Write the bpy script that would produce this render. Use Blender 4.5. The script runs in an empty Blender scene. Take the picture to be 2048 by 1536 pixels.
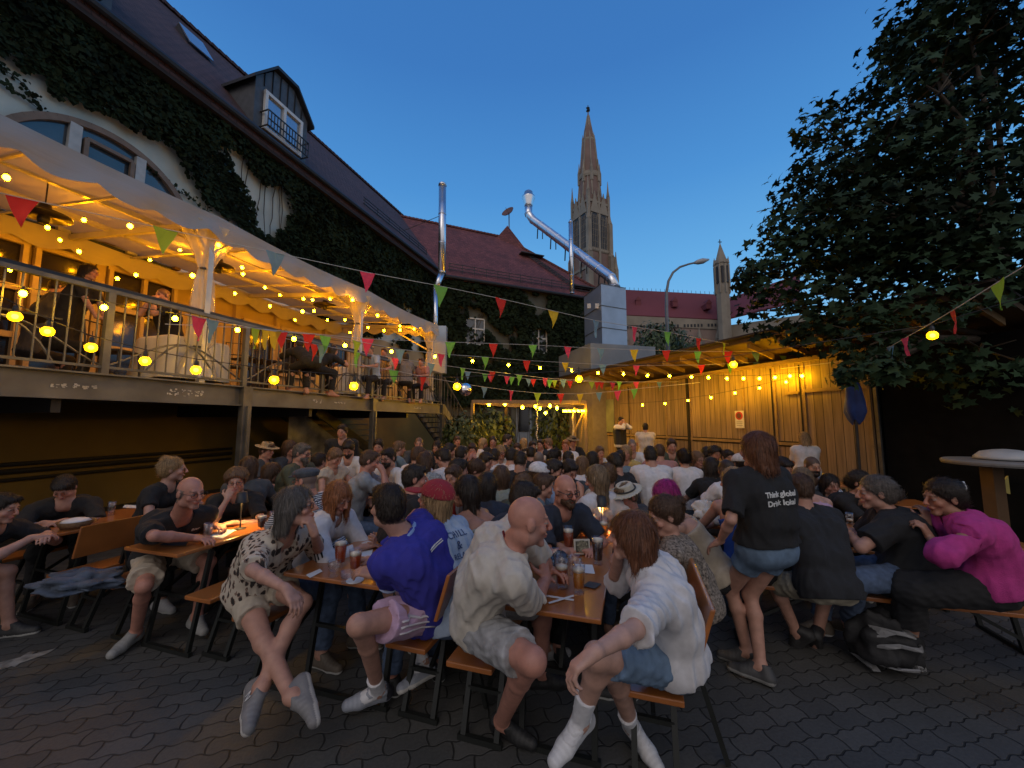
import bpy, bmesh, math, random
import numpy as np
from mathutils import Vector, Matrix, noise as mnoise
R = math.radians
SC = bpy.context.scene
COL = SC.collection
rnd = random.Random(7)
# ---------------------------------------------------------------- camera
HC, FPX = 1.7, 769.0
PITCH = math.atan(75/769)
cam = bpy.data.cameras.new('camera'); camo = bpy.data.objects.new('camera', cam); COL.objects.link(camo)
camo.location = (0, 0, HC); camo.rotation_euler = (R(90)+PITCH, 0, 0)
cam.sensor_width = 36; cam.lens = FPX/2048*36; cam.clip_end = 800; cam.clip_start = 0.05
SC.camera = camo
SC.view_settings.view_transform = 'Standard'; SC.view_settings.look = 'None'
SC.view_settings.exposure = 0.0; SC.view_settings.gamma = 1
SC.cycles.sample_clamp_indirect = 3.0
SC.cycles.sample_clamp_direct = 0
SC.cycles.max_bounces = 6; SC.cycles.transparent_max_bounces = 10
SC.cycles.caustics_reflective = False; SC.cycles.caustics_refractive = False
SC.cycles.use_denoising = True
# ---------------------------------------------------------------- world: dusk sky
W = bpy.data.worlds.new('World'); SC.world = W; W.use_nodes = True
nt = W.node_tree; L = nt.links.new; bg = nt.nodes['Background']
geo = nt.nodes.new('ShaderNodeTexCoord'); sep = nt.nodes.new('ShaderNodeSeparateXYZ'); L(geo.outputs['Generated'], sep.inputs[0])
ramp = nt.nodes.new('ShaderNodeValToRGB'); L(sep.outputs['Z'], ramp.inputs[0])
e = ramp.color_ramp.elements
e[0].position = 0.0; e[0].color = (0.28, 0.56, 0.88, 1)
e[1].position = 1.0; e[1].color = (0.036, 0.15, 0.44, 1)
for p, c in ((0.2, (0.21, 0.54, 0.90, 1)), (0.36, (0.135, 0.43, 0.82, 1)), (0.52, (0.076, 0.30, 0.70, 1)), (0.70, (0.048, 0.20, 0.55, 1))):
    k = e.new(p); k.color = c
nis = nt.nodes.new('ShaderNodeTexSky'); nis.sky_type = 'NISHITA'; nis.sun_disc = False
nis.sun_elevation = R(4); nis.sun_rotation = R(200); nis.dust_density = 0.4
nsc = nt.nodes.new('ShaderNodeVectorMath'); nsc.operation = 'SCALE'; L(nis.outputs[0], nsc.inputs[0]); nsc.inputs['Scale'].default_value = 0.08
mx = nt.nodes.new('ShaderNodeMix'); mx.data_type = 'RGBA'; mx.inputs[0].default_value = 0.06
L(ramp.outputs[0], mx.inputs[6]); L(nsc.outputs[0], mx.inputs[7])
# the afterglow stands behind the camera: paler, warmer sky that way
mr = nt.nodes.new('ShaderNodeMapRange'); mr.interpolation_type = 'SMOOTHSTEP'
L(sep.outputs['Y'], mr.inputs[0]); mr.inputs[1].default_value = 0.05; mr.inputs[2].default_value = -0.75
mr.inputs[3].default_value = 0; mr.inputs[4].default_value = 1
mx2 = nt.nodes.new('ShaderNodeMix'); mx2.data_type = 'RGBA'; L(mr.outputs[0], mx2.inputs[0])
L(mx.outputs[2], mx2.inputs[6]); mx2.inputs[7].default_value = (0.58, 0.54, 0.545, 1)
L(mx2.outputs[2], bg.inputs[0]); bg.inputs[1].default_value = 1.0
sun = bpy.data.lights.new('sun', 'SUN'); sun.energy = 0.35; sun.angle = R(35); sun.color = (1, 0.86, 0.76)
suno = bpy.data.objects.new('sun', sun); COL.objects.link(suno)
suno.rotation_euler = Vector((0.25, 0.75, -0.75)).to_track_quat('-Z', 'Y').to_euler()
# ---------------------------------------------------------------- coordinates
CP, SP = math.cos(PITCH), math.sin(PITCH)
def ray(px, py):
    x, y = (px-1024)/FPX, (768-py)/FPX
    return Vector((x, CP-y*SP, SP+y*CP))
CAM = Vector((0, 0, HC))
def at(px, py, Y):
    d = ray(px, py); return CAM + d*(Y/d.y)
def atz(px, py, z):
    d = ray(px, py); return CAM + d*((z-HC)/d.z)
TH = R(17.4)
U = Vector((math.sin(TH), math.cos(TH), 0)); V = Vector((math.cos(TH), -math.sin(TH), 0)); N = -V
PH = R(-18.9)
SV = Vector((math.sin(PH), math.cos(PH), 0)); SM = Vector((math.cos(PH), -math.sin(PH), 0))
Z = Vector((0, 0, 1))
def F(s, d, z): return U*s + N*d + Z*z          # building frame: along, distance to the left, up
def S(a, e, z): return SV*a + SM*e + Z*z        # shed frame
def Wt(w, t, z=0): return V*w + U*t + Z*z       # table rows
def fp(px, py, d):
    r = ray(px, py); k = d/r.dot(N); p = CAM+r*k; return p.dot(U), p.z
def sp(px, py, e):
    r = ray(px, py); k = e/r.dot(SM); p = CAM+r*k; return p.dot(SV), p.z
# ---------------------------------------------------------------- materials
MATS = {}
def mat(name, col, rough=0.7, metal=0.0, var=0.12, vscale=6.0, bump=0.0, bscale=40.0, emit=None, estr=0.0, attr=None, spec=0.5,
        stretch=(1, 1, 1), col2=None, trans=0.0, sub=0.0, coat=0.0, coord='Object', det=4, sampling=None, sheen=0.0):
    if name in MATS: return MATS[name]
    m = bpy.data.materials.new(name); m.use_nodes = True; t = m.node_tree; b = t.nodes['Principled BSDF']
    b.inputs['Roughness'].default_value = rough; b.inputs['Metallic'].default_value = metal
    b.inputs['Specular IOR Level'].default_value = spec
    if trans: b.inputs['Transmission Weight'].default_value = trans
    if coat: b.inputs['Coat Weight'].default_value = coat; b.inputs['Coat Roughness'].default_value = 0.12
    if sheen: b.inputs['Sheen Weight'].default_value = sheen
    if sub:
        b.inputs['Subsurface Weight'].default_value = sub; b.inputs['Subsurface Radius'].default_value = (0.012, 0.005, 0.003)
    tc = t.nodes.new('ShaderNodeTexCoord'); mp = t.nodes.new('ShaderNodeMapping'); t.links.new(tc.outputs[coord], mp.inputs[0])
    mp.inputs['Scale'].default_value = stretch
    nz = t.nodes.new('ShaderNodeTexNoise'); nz.inputs['Scale'].default_value = vscale; nz.inputs['Detail'].default_value = det
    t.links.new(mp.outputs[0], nz.inputs[0])
    base = None
    if attr:
        a = t.nodes.new('ShaderNodeAttribute'); a.attribute_name = attr; base = a.outputs['Color']
    mix = t.nodes.new('ShaderNodeMix'); mix.data_type = 'RGBA'; mix.blend_type = 'MIX'
    r2 = t.nodes.new('ShaderNodeMapRange'); r2.inputs[1].default_value = 0.3; r2.inputs[2].default_value = 0.7
    t.links.new(nz.outputs['Fac'], r2.inputs[0]); t.links.new(r2.outputs[0], mix.inputs[0])
    if base is not None:
        sa = t.nodes.new('ShaderNodeVectorMath'); sa.operation = 'SCALE'; sa.inputs['Scale'].default_value = 1-var; t.links.new(base, sa.inputs[0])
        sb = t.nodes.new('ShaderNodeVectorMath'); sb.operation = 'SCALE'; sb.inputs['Scale'].default_value = 1+var; t.links.new(base, sb.inputs[0])
        t.links.new(sa.outputs[0], mix.inputs[6]); t.links.new(sb.outputs[0], mix.inputs[7])
    else:
        c = tuple(col)
        mix.inputs[6].default_value = tuple(x*(1-var) for x in c)+(1,)
        mix.inputs[7].default_value = (tuple(min(1, x*(1+var)) for x in c) if col2 is None else tuple(col2))+(1,)
    t.links.new(mix.outputs[2], b.inputs['Base Color'])
    if bump:
        n2 = t.nodes.new('ShaderNodeTexNoise'); n2.inputs['Scale'].default_value = bscale; n2.inputs['Detail'].default_value = 3
        t.links.new(mp.outputs[0], n2.inputs[0])
        bp = t.nodes.new('ShaderNodeBump'); bp.inputs['Strength'].default_value = bump; bp.inputs['Distance'].default_value = 0.01
        t.links.new(n2.outputs['Fac'], bp.inputs['Height']); t.links.new(bp.outputs[0], b.inputs['Normal'])
    if emit is not None:
        b.inputs['Emission Color'].default_value = tuple(emit)+(1,); b.inputs['Emission Strength'].default_value = estr
    if sampling: m.cycles.emission_sampling = sampling
    MATS[name] = m
    return m
# ---------------------------------------------------------------- objects
def tag(o, label=None, cat=None, group=None, kind=None):
    if label: o['label'] = label
    if cat: o['category'] = cat
    if group: o['group'] = group
    if kind: o['kind'] = kind
    return o
def empty(name, loc, label, cat, group=None, kind=None, rz=0.0):
    o = bpy.data.objects.new(name, None); COL.objects.link(o); o.location = loc; o.rotation_euler = (0, 0, rz)
    o.empty_display_size = 0.1
    return tag(o, label, cat, group, kind)
def link(name, me, parent=None, smooth=False):
    o = bpy.data.objects.new(name, me); COL.objects.link(o)
    if parent is not None:
        o.parent = parent; o.matrix_parent_inverse = world_inv(parent)
    if smooth and len(me.polygons): me.polygons.foreach_set('use_smooth', [True]*len(me.polygons))
    return o
def world_m(o):
    m = Matrix.LocRotScale(o.location, o.rotation_euler, o.scale)
    if o.parent is not None: m = world_m(o.parent) @ o.matrix_parent_inverse @ m
    return m
def world_inv(o): return world_m(o).inverted()
def copy_tree(o, M, label=None, parent=None, group=None):
    """copy a thing and its parts; M = world matrix of the move"""
    c = o.copy(); COL.objects.link(c)
    if parent is None:
        w = M @ world_m(o); c.location, q, c.scale = w.decompose(); c.rotation_euler = q.to_euler()
        if label: c['label'] = label
        if group: c['group'] = group
    else: c.parent = parent
    for ch in [x for x in list(COL.objects) if x.parent is o]: copy_tree(ch, M, parent=c)
    return c
class MB:
    def __init__(s): s.v = []; s.f = []; s.mi = []; s.m = 0
    def add(s, vs, fs):
        k = len(s.v); s.v += [tuple(p) for p in vs]; s.f += [tuple(i+k for i in f) for f in fs]; s.mi += [s.m]*len(fs)
    def hexa(s, p):   # 8 points: bottom ring 4, top ring 4
        s.add(p, [(3, 2, 1, 0), (4, 5, 6, 7), (0, 1, 5, 4), (1, 2, 6, 5), (2, 3, 7, 6), (3, 0, 4, 7)])
    def box(s, c, size, ax=None):
        c = Vector(c); a, b, z = (ax or (Vector((1, 0, 0)), Vector((0, 1, 0)), Z)); hx, hy, hz = size[0]/2, size[1]/2, size[2]/2
        P = [c+a*x*hx+b*y*hy+z*k*hz for k in (-1, 1) for x, y in ((-1, -1), (1, -1), (1, 1), (-1, 1))]
        s.hexa(P)
    def fbox(s, s0, s1, d0, d1, z0, z1, fr=None):
        fr = fr or F
        s.hexa([fr(a, b, z) for z in (z0, z1) for a, b in ((s0, d0), (s1, d0), (s1, d1), (s0, d1))])
    def bar(s, a, b, w, h=None, up=Z):
        a, b = Vector(a), Vector(b); h = h or w; d = (b-a).normalized()
        x = d.cross(up); x = x.normalized() if x.length > 1e-4 else Vector((1, 0, 0)); y = x.cross(d)
        s.hexa([p+x*i*w/2+y*j*h/2 for p in (a, b) for i, j in ((-1, -1), (1, -1), (1, 1), (-1, 1))])
    def tube(s, pts, r, n=8, cap=True):
        pts = [Vector(p) for p in pts]; rs = r if isinstance(r, (list, tuple)) else [r]*len(pts)
        vs = []; prev = None
        for i, p in enumerate(pts):
            d = (pts[min(i+1, len(pts)-1)]-pts[max(i-1, 0)]).normalized()
            if prev is None:
                x = d.orthogonal().normalized()
            else:
                x = prev-d*prev.dot(d); x = x.normalized() if x.length > 1e-5 else d.orthogonal().normalized()
            prev = x; y = d.cross(x)
            for k in range(n):
                a = 2*math.pi*k/n; vs.append(p+(x*math.cos(a)+y*math.sin(a))*rs[i])
        fs = [(i*n+k, i*n+(k+1) % n, (i+1)*n+(k+1) % n, (i+1)*n+k) for i in range(len(pts)-1) for k in range(n)]
        if cap: fs += [tuple(range(n-1, -1, -1)), tuple((len(pts)-1)*n+k for k in range(n))]
        s.add(vs, fs)
    def lathe(s, o, prof, n=16, ax=Z, cap=True):
        o = Vector(o); ax = Vector(ax).normalized(); x = ax.orthogonal().normalized(); y = ax.cross(x)
        vs = [o+ax*h+(x*math.cos(2*math.pi*k/n)+y*math.sin(2*math.pi*k/n))*r for r, h in prof for k in range(n)]
        fs = [(i*n+k, i*n+(k+1) % n, (i+1)*n+(k+1) % n, (i+1)*n+k) for i in range(len(prof)-1) for k in range(n)]
        if cap: fs += [tuple(range(n-1, -1, -1)), tuple((len(prof)-1)*n+k for k in range(n))]
        s.add(vs, fs)
    def poly(s, pts, th):   # flat polygon given thickness vector
        pts = [Vector(p) for p in pts]; th = Vector(th); n = len(pts)
        s.add(pts+[p+th for p in pts], [tuple(range(n-1, -1, -1)), tuple(range(n, 2*n))]+[(i, (i+1) % n, n+(i+1) % n, n+i) for i in range(n)])
    def build(s, name, m, parent=None, smooth=False, bevel=0.0):
        me = bpy.data.meshes.new(name); me.from_pydata(s.v, [], s.f)
        for k in (m if isinstance(m, (list, tuple)) else [m]): me.materials.append(k)
        if isinstance(m, (list, tuple)): me.polygons.foreach_set('material_index', s.mi)
        bm = bmesh.new(); bm.from_mesh(me); bmesh.ops.recalc_face_normals(bm, faces=bm.faces)
        if bevel: bmesh.ops.bevel(bm, geom=list(bm.edges), offset=bevel, segments=2, affect='EDGES', profile=0.6)
        bm.to_mesh(me); bm.free()
        return link(name, me, parent, smooth)
def sphere(mb, c, r, n=8, sc=(1, 1, 1)):
    c = Vector(c); vs = [c+Vector((0, 0, -r*sc[2]))]; fs = []
    for i in range(1, n//2+1-0):
        a = -math.pi/2+math.pi*i/(n//2+1)
        for k in range(n): vs.append(c+Vector((math.cos(a)*math.cos(2*math.pi*k/n)*r*sc[0], math.cos(a)*math.sin(2*math.pi*k/n)*r*sc[1], math.sin(a)*r*sc[2])))
    vs.append(c+Vector((0, 0, r*sc[2]))); m = n//2
    for k in range(n):
        fs.append((0, 1+(k+1) % n, 1+k))
        for i in range(m-1): fs.append((1+i*n+k, 1+i*n+(k+1) % n, 1+(i+1)*n+(k+1) % n, 1+(i+1)*n+k))
        fs.append((1+(m-1)*n+k, 1+(m-1)*n+(k+1) % n, len(vs)-1))
    mb.add(vs, fs)
def fbm(x, y, sc=1.0): return mnoise.fractal(Vector((x*sc, y*sc, 0.3)), 1.0, 2.0, 4)
# ================================================================ THE SETTING
def ground_mat():
    m = bpy.data.materials.new('paving'); m.use_nodes = True; t = m.node_tree; b = t.nodes['Principled BSDF']; L = t.links.new
    tc = t.nodes.new('ShaderNodeTexCoord'); mp = t.nodes.new('ShaderNodeMapping'); L(tc.outputs['Object'], mp.inputs[0]); mp.inputs['Rotation'].default_value = (0, 0, R(-14))
    sx = t.nodes.new('ShaderNodeSeparateXYZ'); L(mp.outputs[0], sx.inputs[0])
    def math_(op, a, b_=None, c=None):
        n = t.nodes.new('ShaderNodeMath'); n.operation = op
        for i, q in enumerate((a, b_, c)):
            if q is None: continue
            if isinstance(q, (int, float)): n.inputs[i].default_value = q
            else: L(q, n.inputs[i])
        return n.outputs[0]
    # interlocking stones: joints wave with a period of one stone
    wx = math_('MULTIPLY', math_('SINE', math_('MULTIPLY', sx.outputs['Y'], 2*math.pi/0.224)), 0.012)
    wy = math_('MULTIPLY', math_('SINE', math_('MULTIPLY', sx.outputs['X'], 2*math.pi/0.112)), 0.008)
    nz = t.nodes.new('ShaderNodeTexNoise'); nz.inputs['Scale'].default_value = 9; L(mp.outputs[0], nz.inputs[0])
    jit = math_('MULTIPLY', math_('SUBTRACT', nz.outputs['Fac'], 0.5), 0.02)
    cb = t.nodes.new('ShaderNodeCombineXYZ'); L(math_('ADD', math_('ADD', sx.outputs['X'], wx), jit), cb.inputs[0]); L(math_('ADD', math_('ADD', sx.outputs['Y'], wy), jit), cb.inputs[1])
    br = t.nodes.new('ShaderNodeTexBrick'); L(cb.outputs[0], br.inputs[0]); br.inputs['Scale'].default_value = 1
    br.inputs['Brick Width'].default_value = 0.224; br.inputs['Row Height'].default_value = 0.112; br.inputs['Mortar Size'].default_value = 0.0058; br.inputs['Mortar Smooth'].default_value = 0.5
    br.inputs['Color1'].default_value = (0.058, 0.058, 0.055, 1); br.inputs['Color2'].default_value = (0.080, 0.079, 0.074, 1); br.inputs['Mortar'].default_value = (0.020, 0.020, 0.018, 1)
    br.offset = 0.5
    n2 = t.nodes.new('ShaderNodeTexNoise'); n2.inputs['Scale'].default_value = 1.3; n2.inputs['Detail'].default_value = 6; L(mp.outputs[0], n2.inputs[0])
    n3 = t.nodes.new('ShaderNodeTexNoise'); n3.inputs['Scale'].default_value = 60; n3.inputs['Detail'].default_value = 3; L(mp.outputs[0], n3.inputs[0])
    k = math_('ADD', math_('MULTIPLY', n2.outputs['Fac'], 1.0), math_('MULTIPLY', n3.outputs['Fac'], 0.7))
    vm = t.nodes.new('ShaderNodeVectorMath'); vm.operation = 'SCALE'; L(br.outputs['Color'], vm.inputs[0]); L(math_('ADD', k, 0.15), vm.inputs['Scale'])
    L(vm.outputs[0], b.inputs['Base Color']); b.inputs['Roughness'].default_value = 0.62
    hh = math_('ADD', math_('MULTIPLY', math_('SUBTRACT', 1.0, br.outputs['Fac']), 1.0), math_('MULTIPLY', n3.outputs['Fac'], 0.25))
    hh = math_('ADD', hh, math_('MULTIPLY', n2.outputs['Fac'], 0.6))
    bp = t.nodes.new('ShaderNodeBump'); bp.inputs['Strength'].default_value = 0.75; bp.inputs['Distance'].default_value = 0.010; L(hh, bp.inputs['Height']); L(bp.outputs[0], b.inputs['Normal'])
    return m
g = MB(); g.add([(-300, -60, 0), (300, -60, 0), (300, 500, 0), (-300, 500, 0)], [(0, 1, 2, 3)])
tag(g.build('ground', ground_mat()), kind='structure')
g = MB(); g.poly([atz(-60, 1362, .004), atz(-60, 1340, .004), atz(112, 1297, .004), atz(96, 1307, .004)], (0, 0, .002))
g.poly([atz(15, 1330, .004), atz(60, 1303, .004), atz(70, 1304, .004), atz(30, 1334, .004)], (0, 0, .0015))
tag(g.build('road_marking', mat('roadpaint', (.20, .20, .19), .8, var=.6, vscale=14)), kind='structure')

def tile_mat(name, col, sx=0.2, sz=0.16, ax='X', v=.25, rot=0):
    m = bpy.data.materials.new(name); m.use_nodes = True; t = m.node_tree; b = t.nodes['Principled BSDF']; L = t.links.new
    tc = t.nodes.new('ShaderNodeTexCoord'); mp = t.nodes.new('ShaderNodeMapping'); L(tc.outputs['Object'], mp.inputs[0]); mp.inputs['Rotation'].default_value = (0, 0, rot)
    s = t.nodes.new('ShaderNodeSeparateXYZ'); L(mp.outputs[0], s.inputs[0]); c = t.nodes.new('ShaderNodeCombineXYZ'); L(s.outputs[ax], c.inputs[0]); L(s.outputs['Z'], c.inputs[1])
    br = t.nodes.new('ShaderNodeTexBrick'); L(c.outputs[0], br.inputs[0]); br.inputs['Scale'].default_value = 1
    br.inputs['Brick Width'].default_value = sx; br.inputs['Row Height'].default_value = sz; br.inputs['Mortar Size'].default_value = sz*.09; br.inputs['Mortar Smooth'].default_value = .4
    br.inputs['Color1'].default_value = tuple(x*(1-v) for x in col)+(1,); br.inputs['Color2'].default_value = tuple(x*(1+v) for x in col)+(1,); br.inputs['Mortar'].default_value = tuple(x*.45 for x in col)+(1,)
    nz = t.nodes.new('ShaderNodeTexNoise'); nz.inputs['Scale'].default_value = .9; nz.inputs['Detail'].default_value = 5; L(tc.outputs['Object'], nz.inputs[0])
    a = t.nodes.new('ShaderNodeMath'); a.operation = 'ADD'; a.inputs[1].default_value = .5; L(nz.outputs['Fac'], a.inputs[0])
    vm = t.nodes.new('ShaderNodeVectorMath'); vm.operation = 'SCALE'; L(br.outputs['Color'], vm.inputs[0]); L(a.outputs[0], vm.inputs['Scale']); L(vm.outputs[0], b.inputs['Base Color'])
    b.inputs['Roughness'].default_value = .75
    bp = t.nodes.new('ShaderNodeBump'); bp.inputs['Strength'].default_value = .8; bp.inputs['Distance'].default_value = .02; bp.invert = True; L(br.outputs['Fac'], bp.inputs['Height']); L(bp.outputs[0], b.inputs['Normal'])
    return m
M_stucco = mat('stucco', (.50, .53, .47), .9, var=.16, vscale=1.2, bump=.3, bscale=50, det=8)
M_cream = mat('cream_wall', (.40, .31, .17), .85, var=.1, vscale=1.5, bump=.2)
M_yellow = mat('ochre_wall', (.20, .135, .03), .85, var=.2, vscale=.8, bump=.2)
M_rooft = tile_mat('dark_roof_tiles', (.075, .034, .029), .22, .15, 'Y', rot=TH)
M_roofr = tile_mat('red_roof_tiles', (.17, .05, .043), .22, .16, 'X')
M_dark = mat('dark_metal', (.02, .02, .022), .5, var=.2)
M_glass = mat('window_glass', (.05, .065, .08), .06, var=.3, vscale=1.5, spec=1.0)
M_darkglass = mat('room_glass', (.016, .014, .012), .1, var=.3, spec=.6)
M_white = mat('white_frame', (.62, .62, .6), .5, var=.06)
M_brown = mat('brown_trim', (.19, .13, .09), .7, var=.15)
M_steel = mat('galvanised_steel', (.115, .116, .112), .45, .4, var=.3, vscale=5, bump=.15, bscale=20)
M_steelp = mat('painted_beam', (.135, .135, .125), .55, .2, var=.28, vscale=3, bump=.15, bscale=12, det=8)
M_duct = mat('stainless_duct', (.72, .75, .80), .26, .95, var=.06, vscale=4)
M_duct2 = mat('sheet_metal', (.34, .41, .50), .42, .5, var=.12, vscale=1.4, bump=.1, bscale=3)
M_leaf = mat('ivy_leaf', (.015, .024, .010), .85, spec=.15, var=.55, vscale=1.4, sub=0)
M_leafd = mat('plane_leaf', (.019, .040, .018), .75, spec=.2, var=.5, vscale=1.1)
M_bark = mat('bark', (.07, .055, .04), .9, var=.3, bump=.6, bscale=18)
# ---- left building
B = empty('townhouse', F(4, 10.1, 0), 'long white town house with arched windows, dark tiled roof and thick ivy, behind the terrace', 'building')
S0, S1 = -5.0, 19.2
w = MB(); w.fbox(S0, S1, 10.12, 20, 0, 2.2); w.build('basement_wall', M_yellow, B)
w = MB(); w.fbox(S0, S1, 10.1, 20, 2.2, 5.15); w.build('terrace_wall', M_cream, B)
w = MB(); w.fbox(S0, S1, 10.12, 20, 5.15, 9.75); w.build('wall', M_stucco, B)
w = MB(); RZ = 16.0
def FQ(mb, pts, th): mb.poly([F(*p) for p in pts], th)
FQ(w, [(S0-1, 9.75, 9.72), (S1+1.3, 9.75, 9.72), (S1+4.4, 15, RZ), (S0-1, 15, RZ)], (0, 0, -.2))
FQ(w, [(S0-1, 15, RZ), (S1+4.4, 15, RZ), (S1+4.4, 20.6, 9.7), (S0-1, 20.6, 9.7)], (0, 0, -.2))
rf = w.build('roof', M_rooft, B)
w = MB()
for i in range(110):
    s = S0+i*.26
    if s > S1+4: break
    w.bar(F(s, 15, RZ+.05), F(s+.24, 15, RZ+.02), .22, .12)
w.build('ridge_tiles', M_rooft, rf)
w = MB(); w.tube([F(S0-1, 9.66, 9.70), F(S1+.9, 9.66, 9.74)], .085, 8); w.build('gutter', M_dark, B)
w = MB(); w.fbox(S0-1, S1+.6, 9.76, 10.1, 9.44, 9.6); w.build('soffit', mat('soffit', (.03, .022, .02), .8), B)
w = MB()
for i in range(3): w.bar(F(13.2, 10.9+i*.0, 11.15+i*.14), F(18.6, 10.9, 11.15+i*.14), .03)
for i in range(7): w.bar(F(13.3+i*.88, 10.9, 10.9), F(13.3+i*.88, 10.9, 11.45), .03)
w.build('snow_guard', M_dark, rf)
def arch_window(sc, hw, z0, zs, crown, name_par):
    pts = []; n = 20
    rr = (hw*hw+(crown-zs)**2)/(2*(crown-zs)); zc = crown-rr; a0 = math.asin(hw/rr)
    arc = [(sc+rr*math.sin(a), zc+rr*math.cos(a)) for a in [a0-2*a0*i/n for i in range(n+1)]]
    g = MB(); g.poly([F(s, 10.07, z) for s, z in [(sc-hw, z0), (sc+hw, z0)]+arc], N*-.012)
    wn = g.build('window', M_glass, name_par)
    f = MB()
    full = [(sc+hw, z0)]+arc+[(sc-hw, z0)]
    for a, b in zip(full[:-1], full[1:]): f.bar(F(a[0], 10.03, a[1]), F(b[0], 10.03, b[1]), .12, .14, up=N)
    f.build('frame', M_brown, wn)
    f = MB()
    for s in (sc-.52, sc+.50): f.fbox(s-.085, s+.085, 9.96, 10.05, z0, zc+math.sqrt(rr*rr-(s-sc)**2)-.06)
    f.build('mullion', mat('pale_mullion', (.42, .42, .40), .7, var=.15), wn)
    f = MB()
    for a, b in (((sc-.36), (sc+.36)),):
        for z in (z0+.1, crown-.32): f.bar(F(a, 9.99, z), F(b, 9.99, z), .07, .07, up=N)
        for s in (a, b): f.bar(F(s, 9.985, z0+.1), F(s, 9.985, crown-.32), .07, .07, up=N)
    f.build('casement', M_brown, wn)
arch_window(4.55, 1.35, 5.2, 6.75, 7.5, B)
arch_window(.9, 1.35, 5.2, 6.75, 7.5, B)
for s in (7.6, 10.6):   # shuttered openings half grown over
    g = MB(); g.fbox(s-.3, s+.35, 10.03, 10.09, 5.3, 6.5); wn = g.build('window', M_darkglass, B)
    g = MB()
    for i in range(5): g.fbox(s-.3+i*.15, s-.25+i*.15, 9.97, 10.02, 5.3, 6.5)
    g.build('shutter', M_white, wn)
# dormers
def dormer(s0, s1, z0):
    d0 = 10.15; sm = (s0+s1)/2; zt = z0+1.4; za = z0+2.15
    g = MB(); g.hexa([F(s0, d0, z0-.2), F(s1, d0, z0-.2), F(s1, d0+3.4, z0-.2), F(s0, d0+3.4, z0-.2), F(s0, d0, zt), F(s1, d0, zt), F(s1, d0+3.4, zt), F(s0, d0+3.4, zt)])
    g.poly([F(s0, d0, zt), F(s1, d0, zt), F(sm+.35, d0, za-.08), F(sm-.35, d0, za-.08)], N*4.2)
    dm = g.build('dormer', mat('lead_cladding', (.085, .09, .10), .55, .2, var=.2), rf)
    g = MB()
    for sa, za_, sb, zb in ((s0-.15, zt-.12, sm-.38, za), (sm-.38, za, sm+.38, za), (sm+.38, za, s1+.15, zt-.12)):
        g.hexa([F(sa, d0-.16, za_-.06), F(sb, d0-.16, zb-.06), F(sb, d0+4.4, zb-.06), F(sa, d0+4.4, za_-.06), F(sa, d0-.16, za_+.04), F(sb, d0-.16, zb+.04), F(sb, d0+4.4, zb+.04), F(sa, d0+4.4, za_+.04)])
    g.build('dormer_roof', M_dark, rf)
    g = MB()
    for i in range(1, 7):
        s = s0+(s1-s0)*i/7; zz = zt+min(1, (min(s-s0, s1-s)/(sm-.35-s0)))*(za-.1-zt); g.bar(F(s, d0-.015, z0+1.3), F(s, d0-.015, zz), .03, .03)
    g.build('cladding_seams', M_dark, rf)
    a, b = s0+.3, s1-.3
    g = MB(); g.fbox(a, b, d0-.03, d0-.005, z0, z0+1.12); pn = g.build('window', mat('sky_glass', (.35, .42, .5), .04, .65, var=.05, spec=1), B)
    g = MB()
    for z in (z0, z0+1.12): g.bar(F(a-.05, d0-.06, z), F(b+.05, d0-.06, z), .1, .09, up=N)
    for s in (a, (a+b)/2, b): g.bar(F(s, d0-.062, z0-.04), F(s, d0-.062, z0+1.16), .09, .09, up=N)
    g.build('frame', M_white, pn)
    g = MB(); dr = d0-.32
    for z in (z0-.05, z0+.16, z0+.42): g.bar(F(a-.1, dr, z), F(b+.1, dr, z), .03)
    for i in range(15):
        s = a-.1+(b-a+.2)*i/14; g.bar(F(s, dr, z0-.05), F(s, dr, z0+.42), .022)
    for s in (a-.1, b+.1):
        for z in (z0-.05, z0+.42): g.bar(F(s, dr, z), F(s, d0, z), .03)
    g.build('balconette', M_dark, pn)
dormer(7.55, 9.4, 10.3); dormer(2.5, 4.4, 10.3)
# tilted skylight on the slope
def slope(s, z): return F(s, 9.75+(z-9.72)/(RZ-9.72)*5.25, z)
sa, za = fp(382, 80, 13.2); sb, zb = fp(437, 140, 12.8)
g = MB(); k = Vector((0, 0, .05))-N*.06
g.poly([slope(7.25, 13.2)+k*1.0, slope(7.95, 13.2)+k*1.0, slope(7.95, 14.0)+k*2.2, slope(7.25, 14.0)+k*2.2], k*.4)
sky_l = g.build('skylight', mat('sky_glass', (1, 1, 1)), B)
g = MB()
for s in (7.25, 7.92): g.poly([slope(s, 13.2), slope(s, 14.0), slope(s, 14.0)+k*2.2], U*.03)
g.build('frame', M_dark, sky_l)
# terrace back wall: windows and pilasters under the canopy
def terr_win(s0, s1, z0, z1, nx, nz, m=M_darkglass):
    g = MB(); g.fbox(s0, s1, 10.04, 10.08, z0, z1); wn = g.build('window', m, B)
    g = MB(); d = 10.0
    for i in range(nx+1): g.bar(F(s0+(s1-s0)*i/nx, d, z0), F(s0+(s1-s0)*i/nx, d, z1), .1, .07, up=U)
    for i in range(nz+1): g.bar(F(s0-.05, d-.004, z0+(z1-z0)*i/nz), F(s1+.05, d-.004, z0+(z1-z0)*i/nz), .1, .07, up=N)
    g.build('frame', mat('cream_frame', (.46, .37, .22), .6), wn)
for s0, s1 in ((1.2, 2.5), (2.9, 3.6), (3.75, 4.45), (4.75, 5.9)): terr_win(s0, s1, 2.35, 4.8, 2 if s1-s0 > 1 else 1, 3)
terr_win(7.6, 8.5, 2.3, 4.45, 1, 2); terr_win(8.75, 10.3, 3.1, 4.5, 2, 1); terr_win(10.7, 11.6, 2.3, 4.4, 1, 2)
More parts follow.
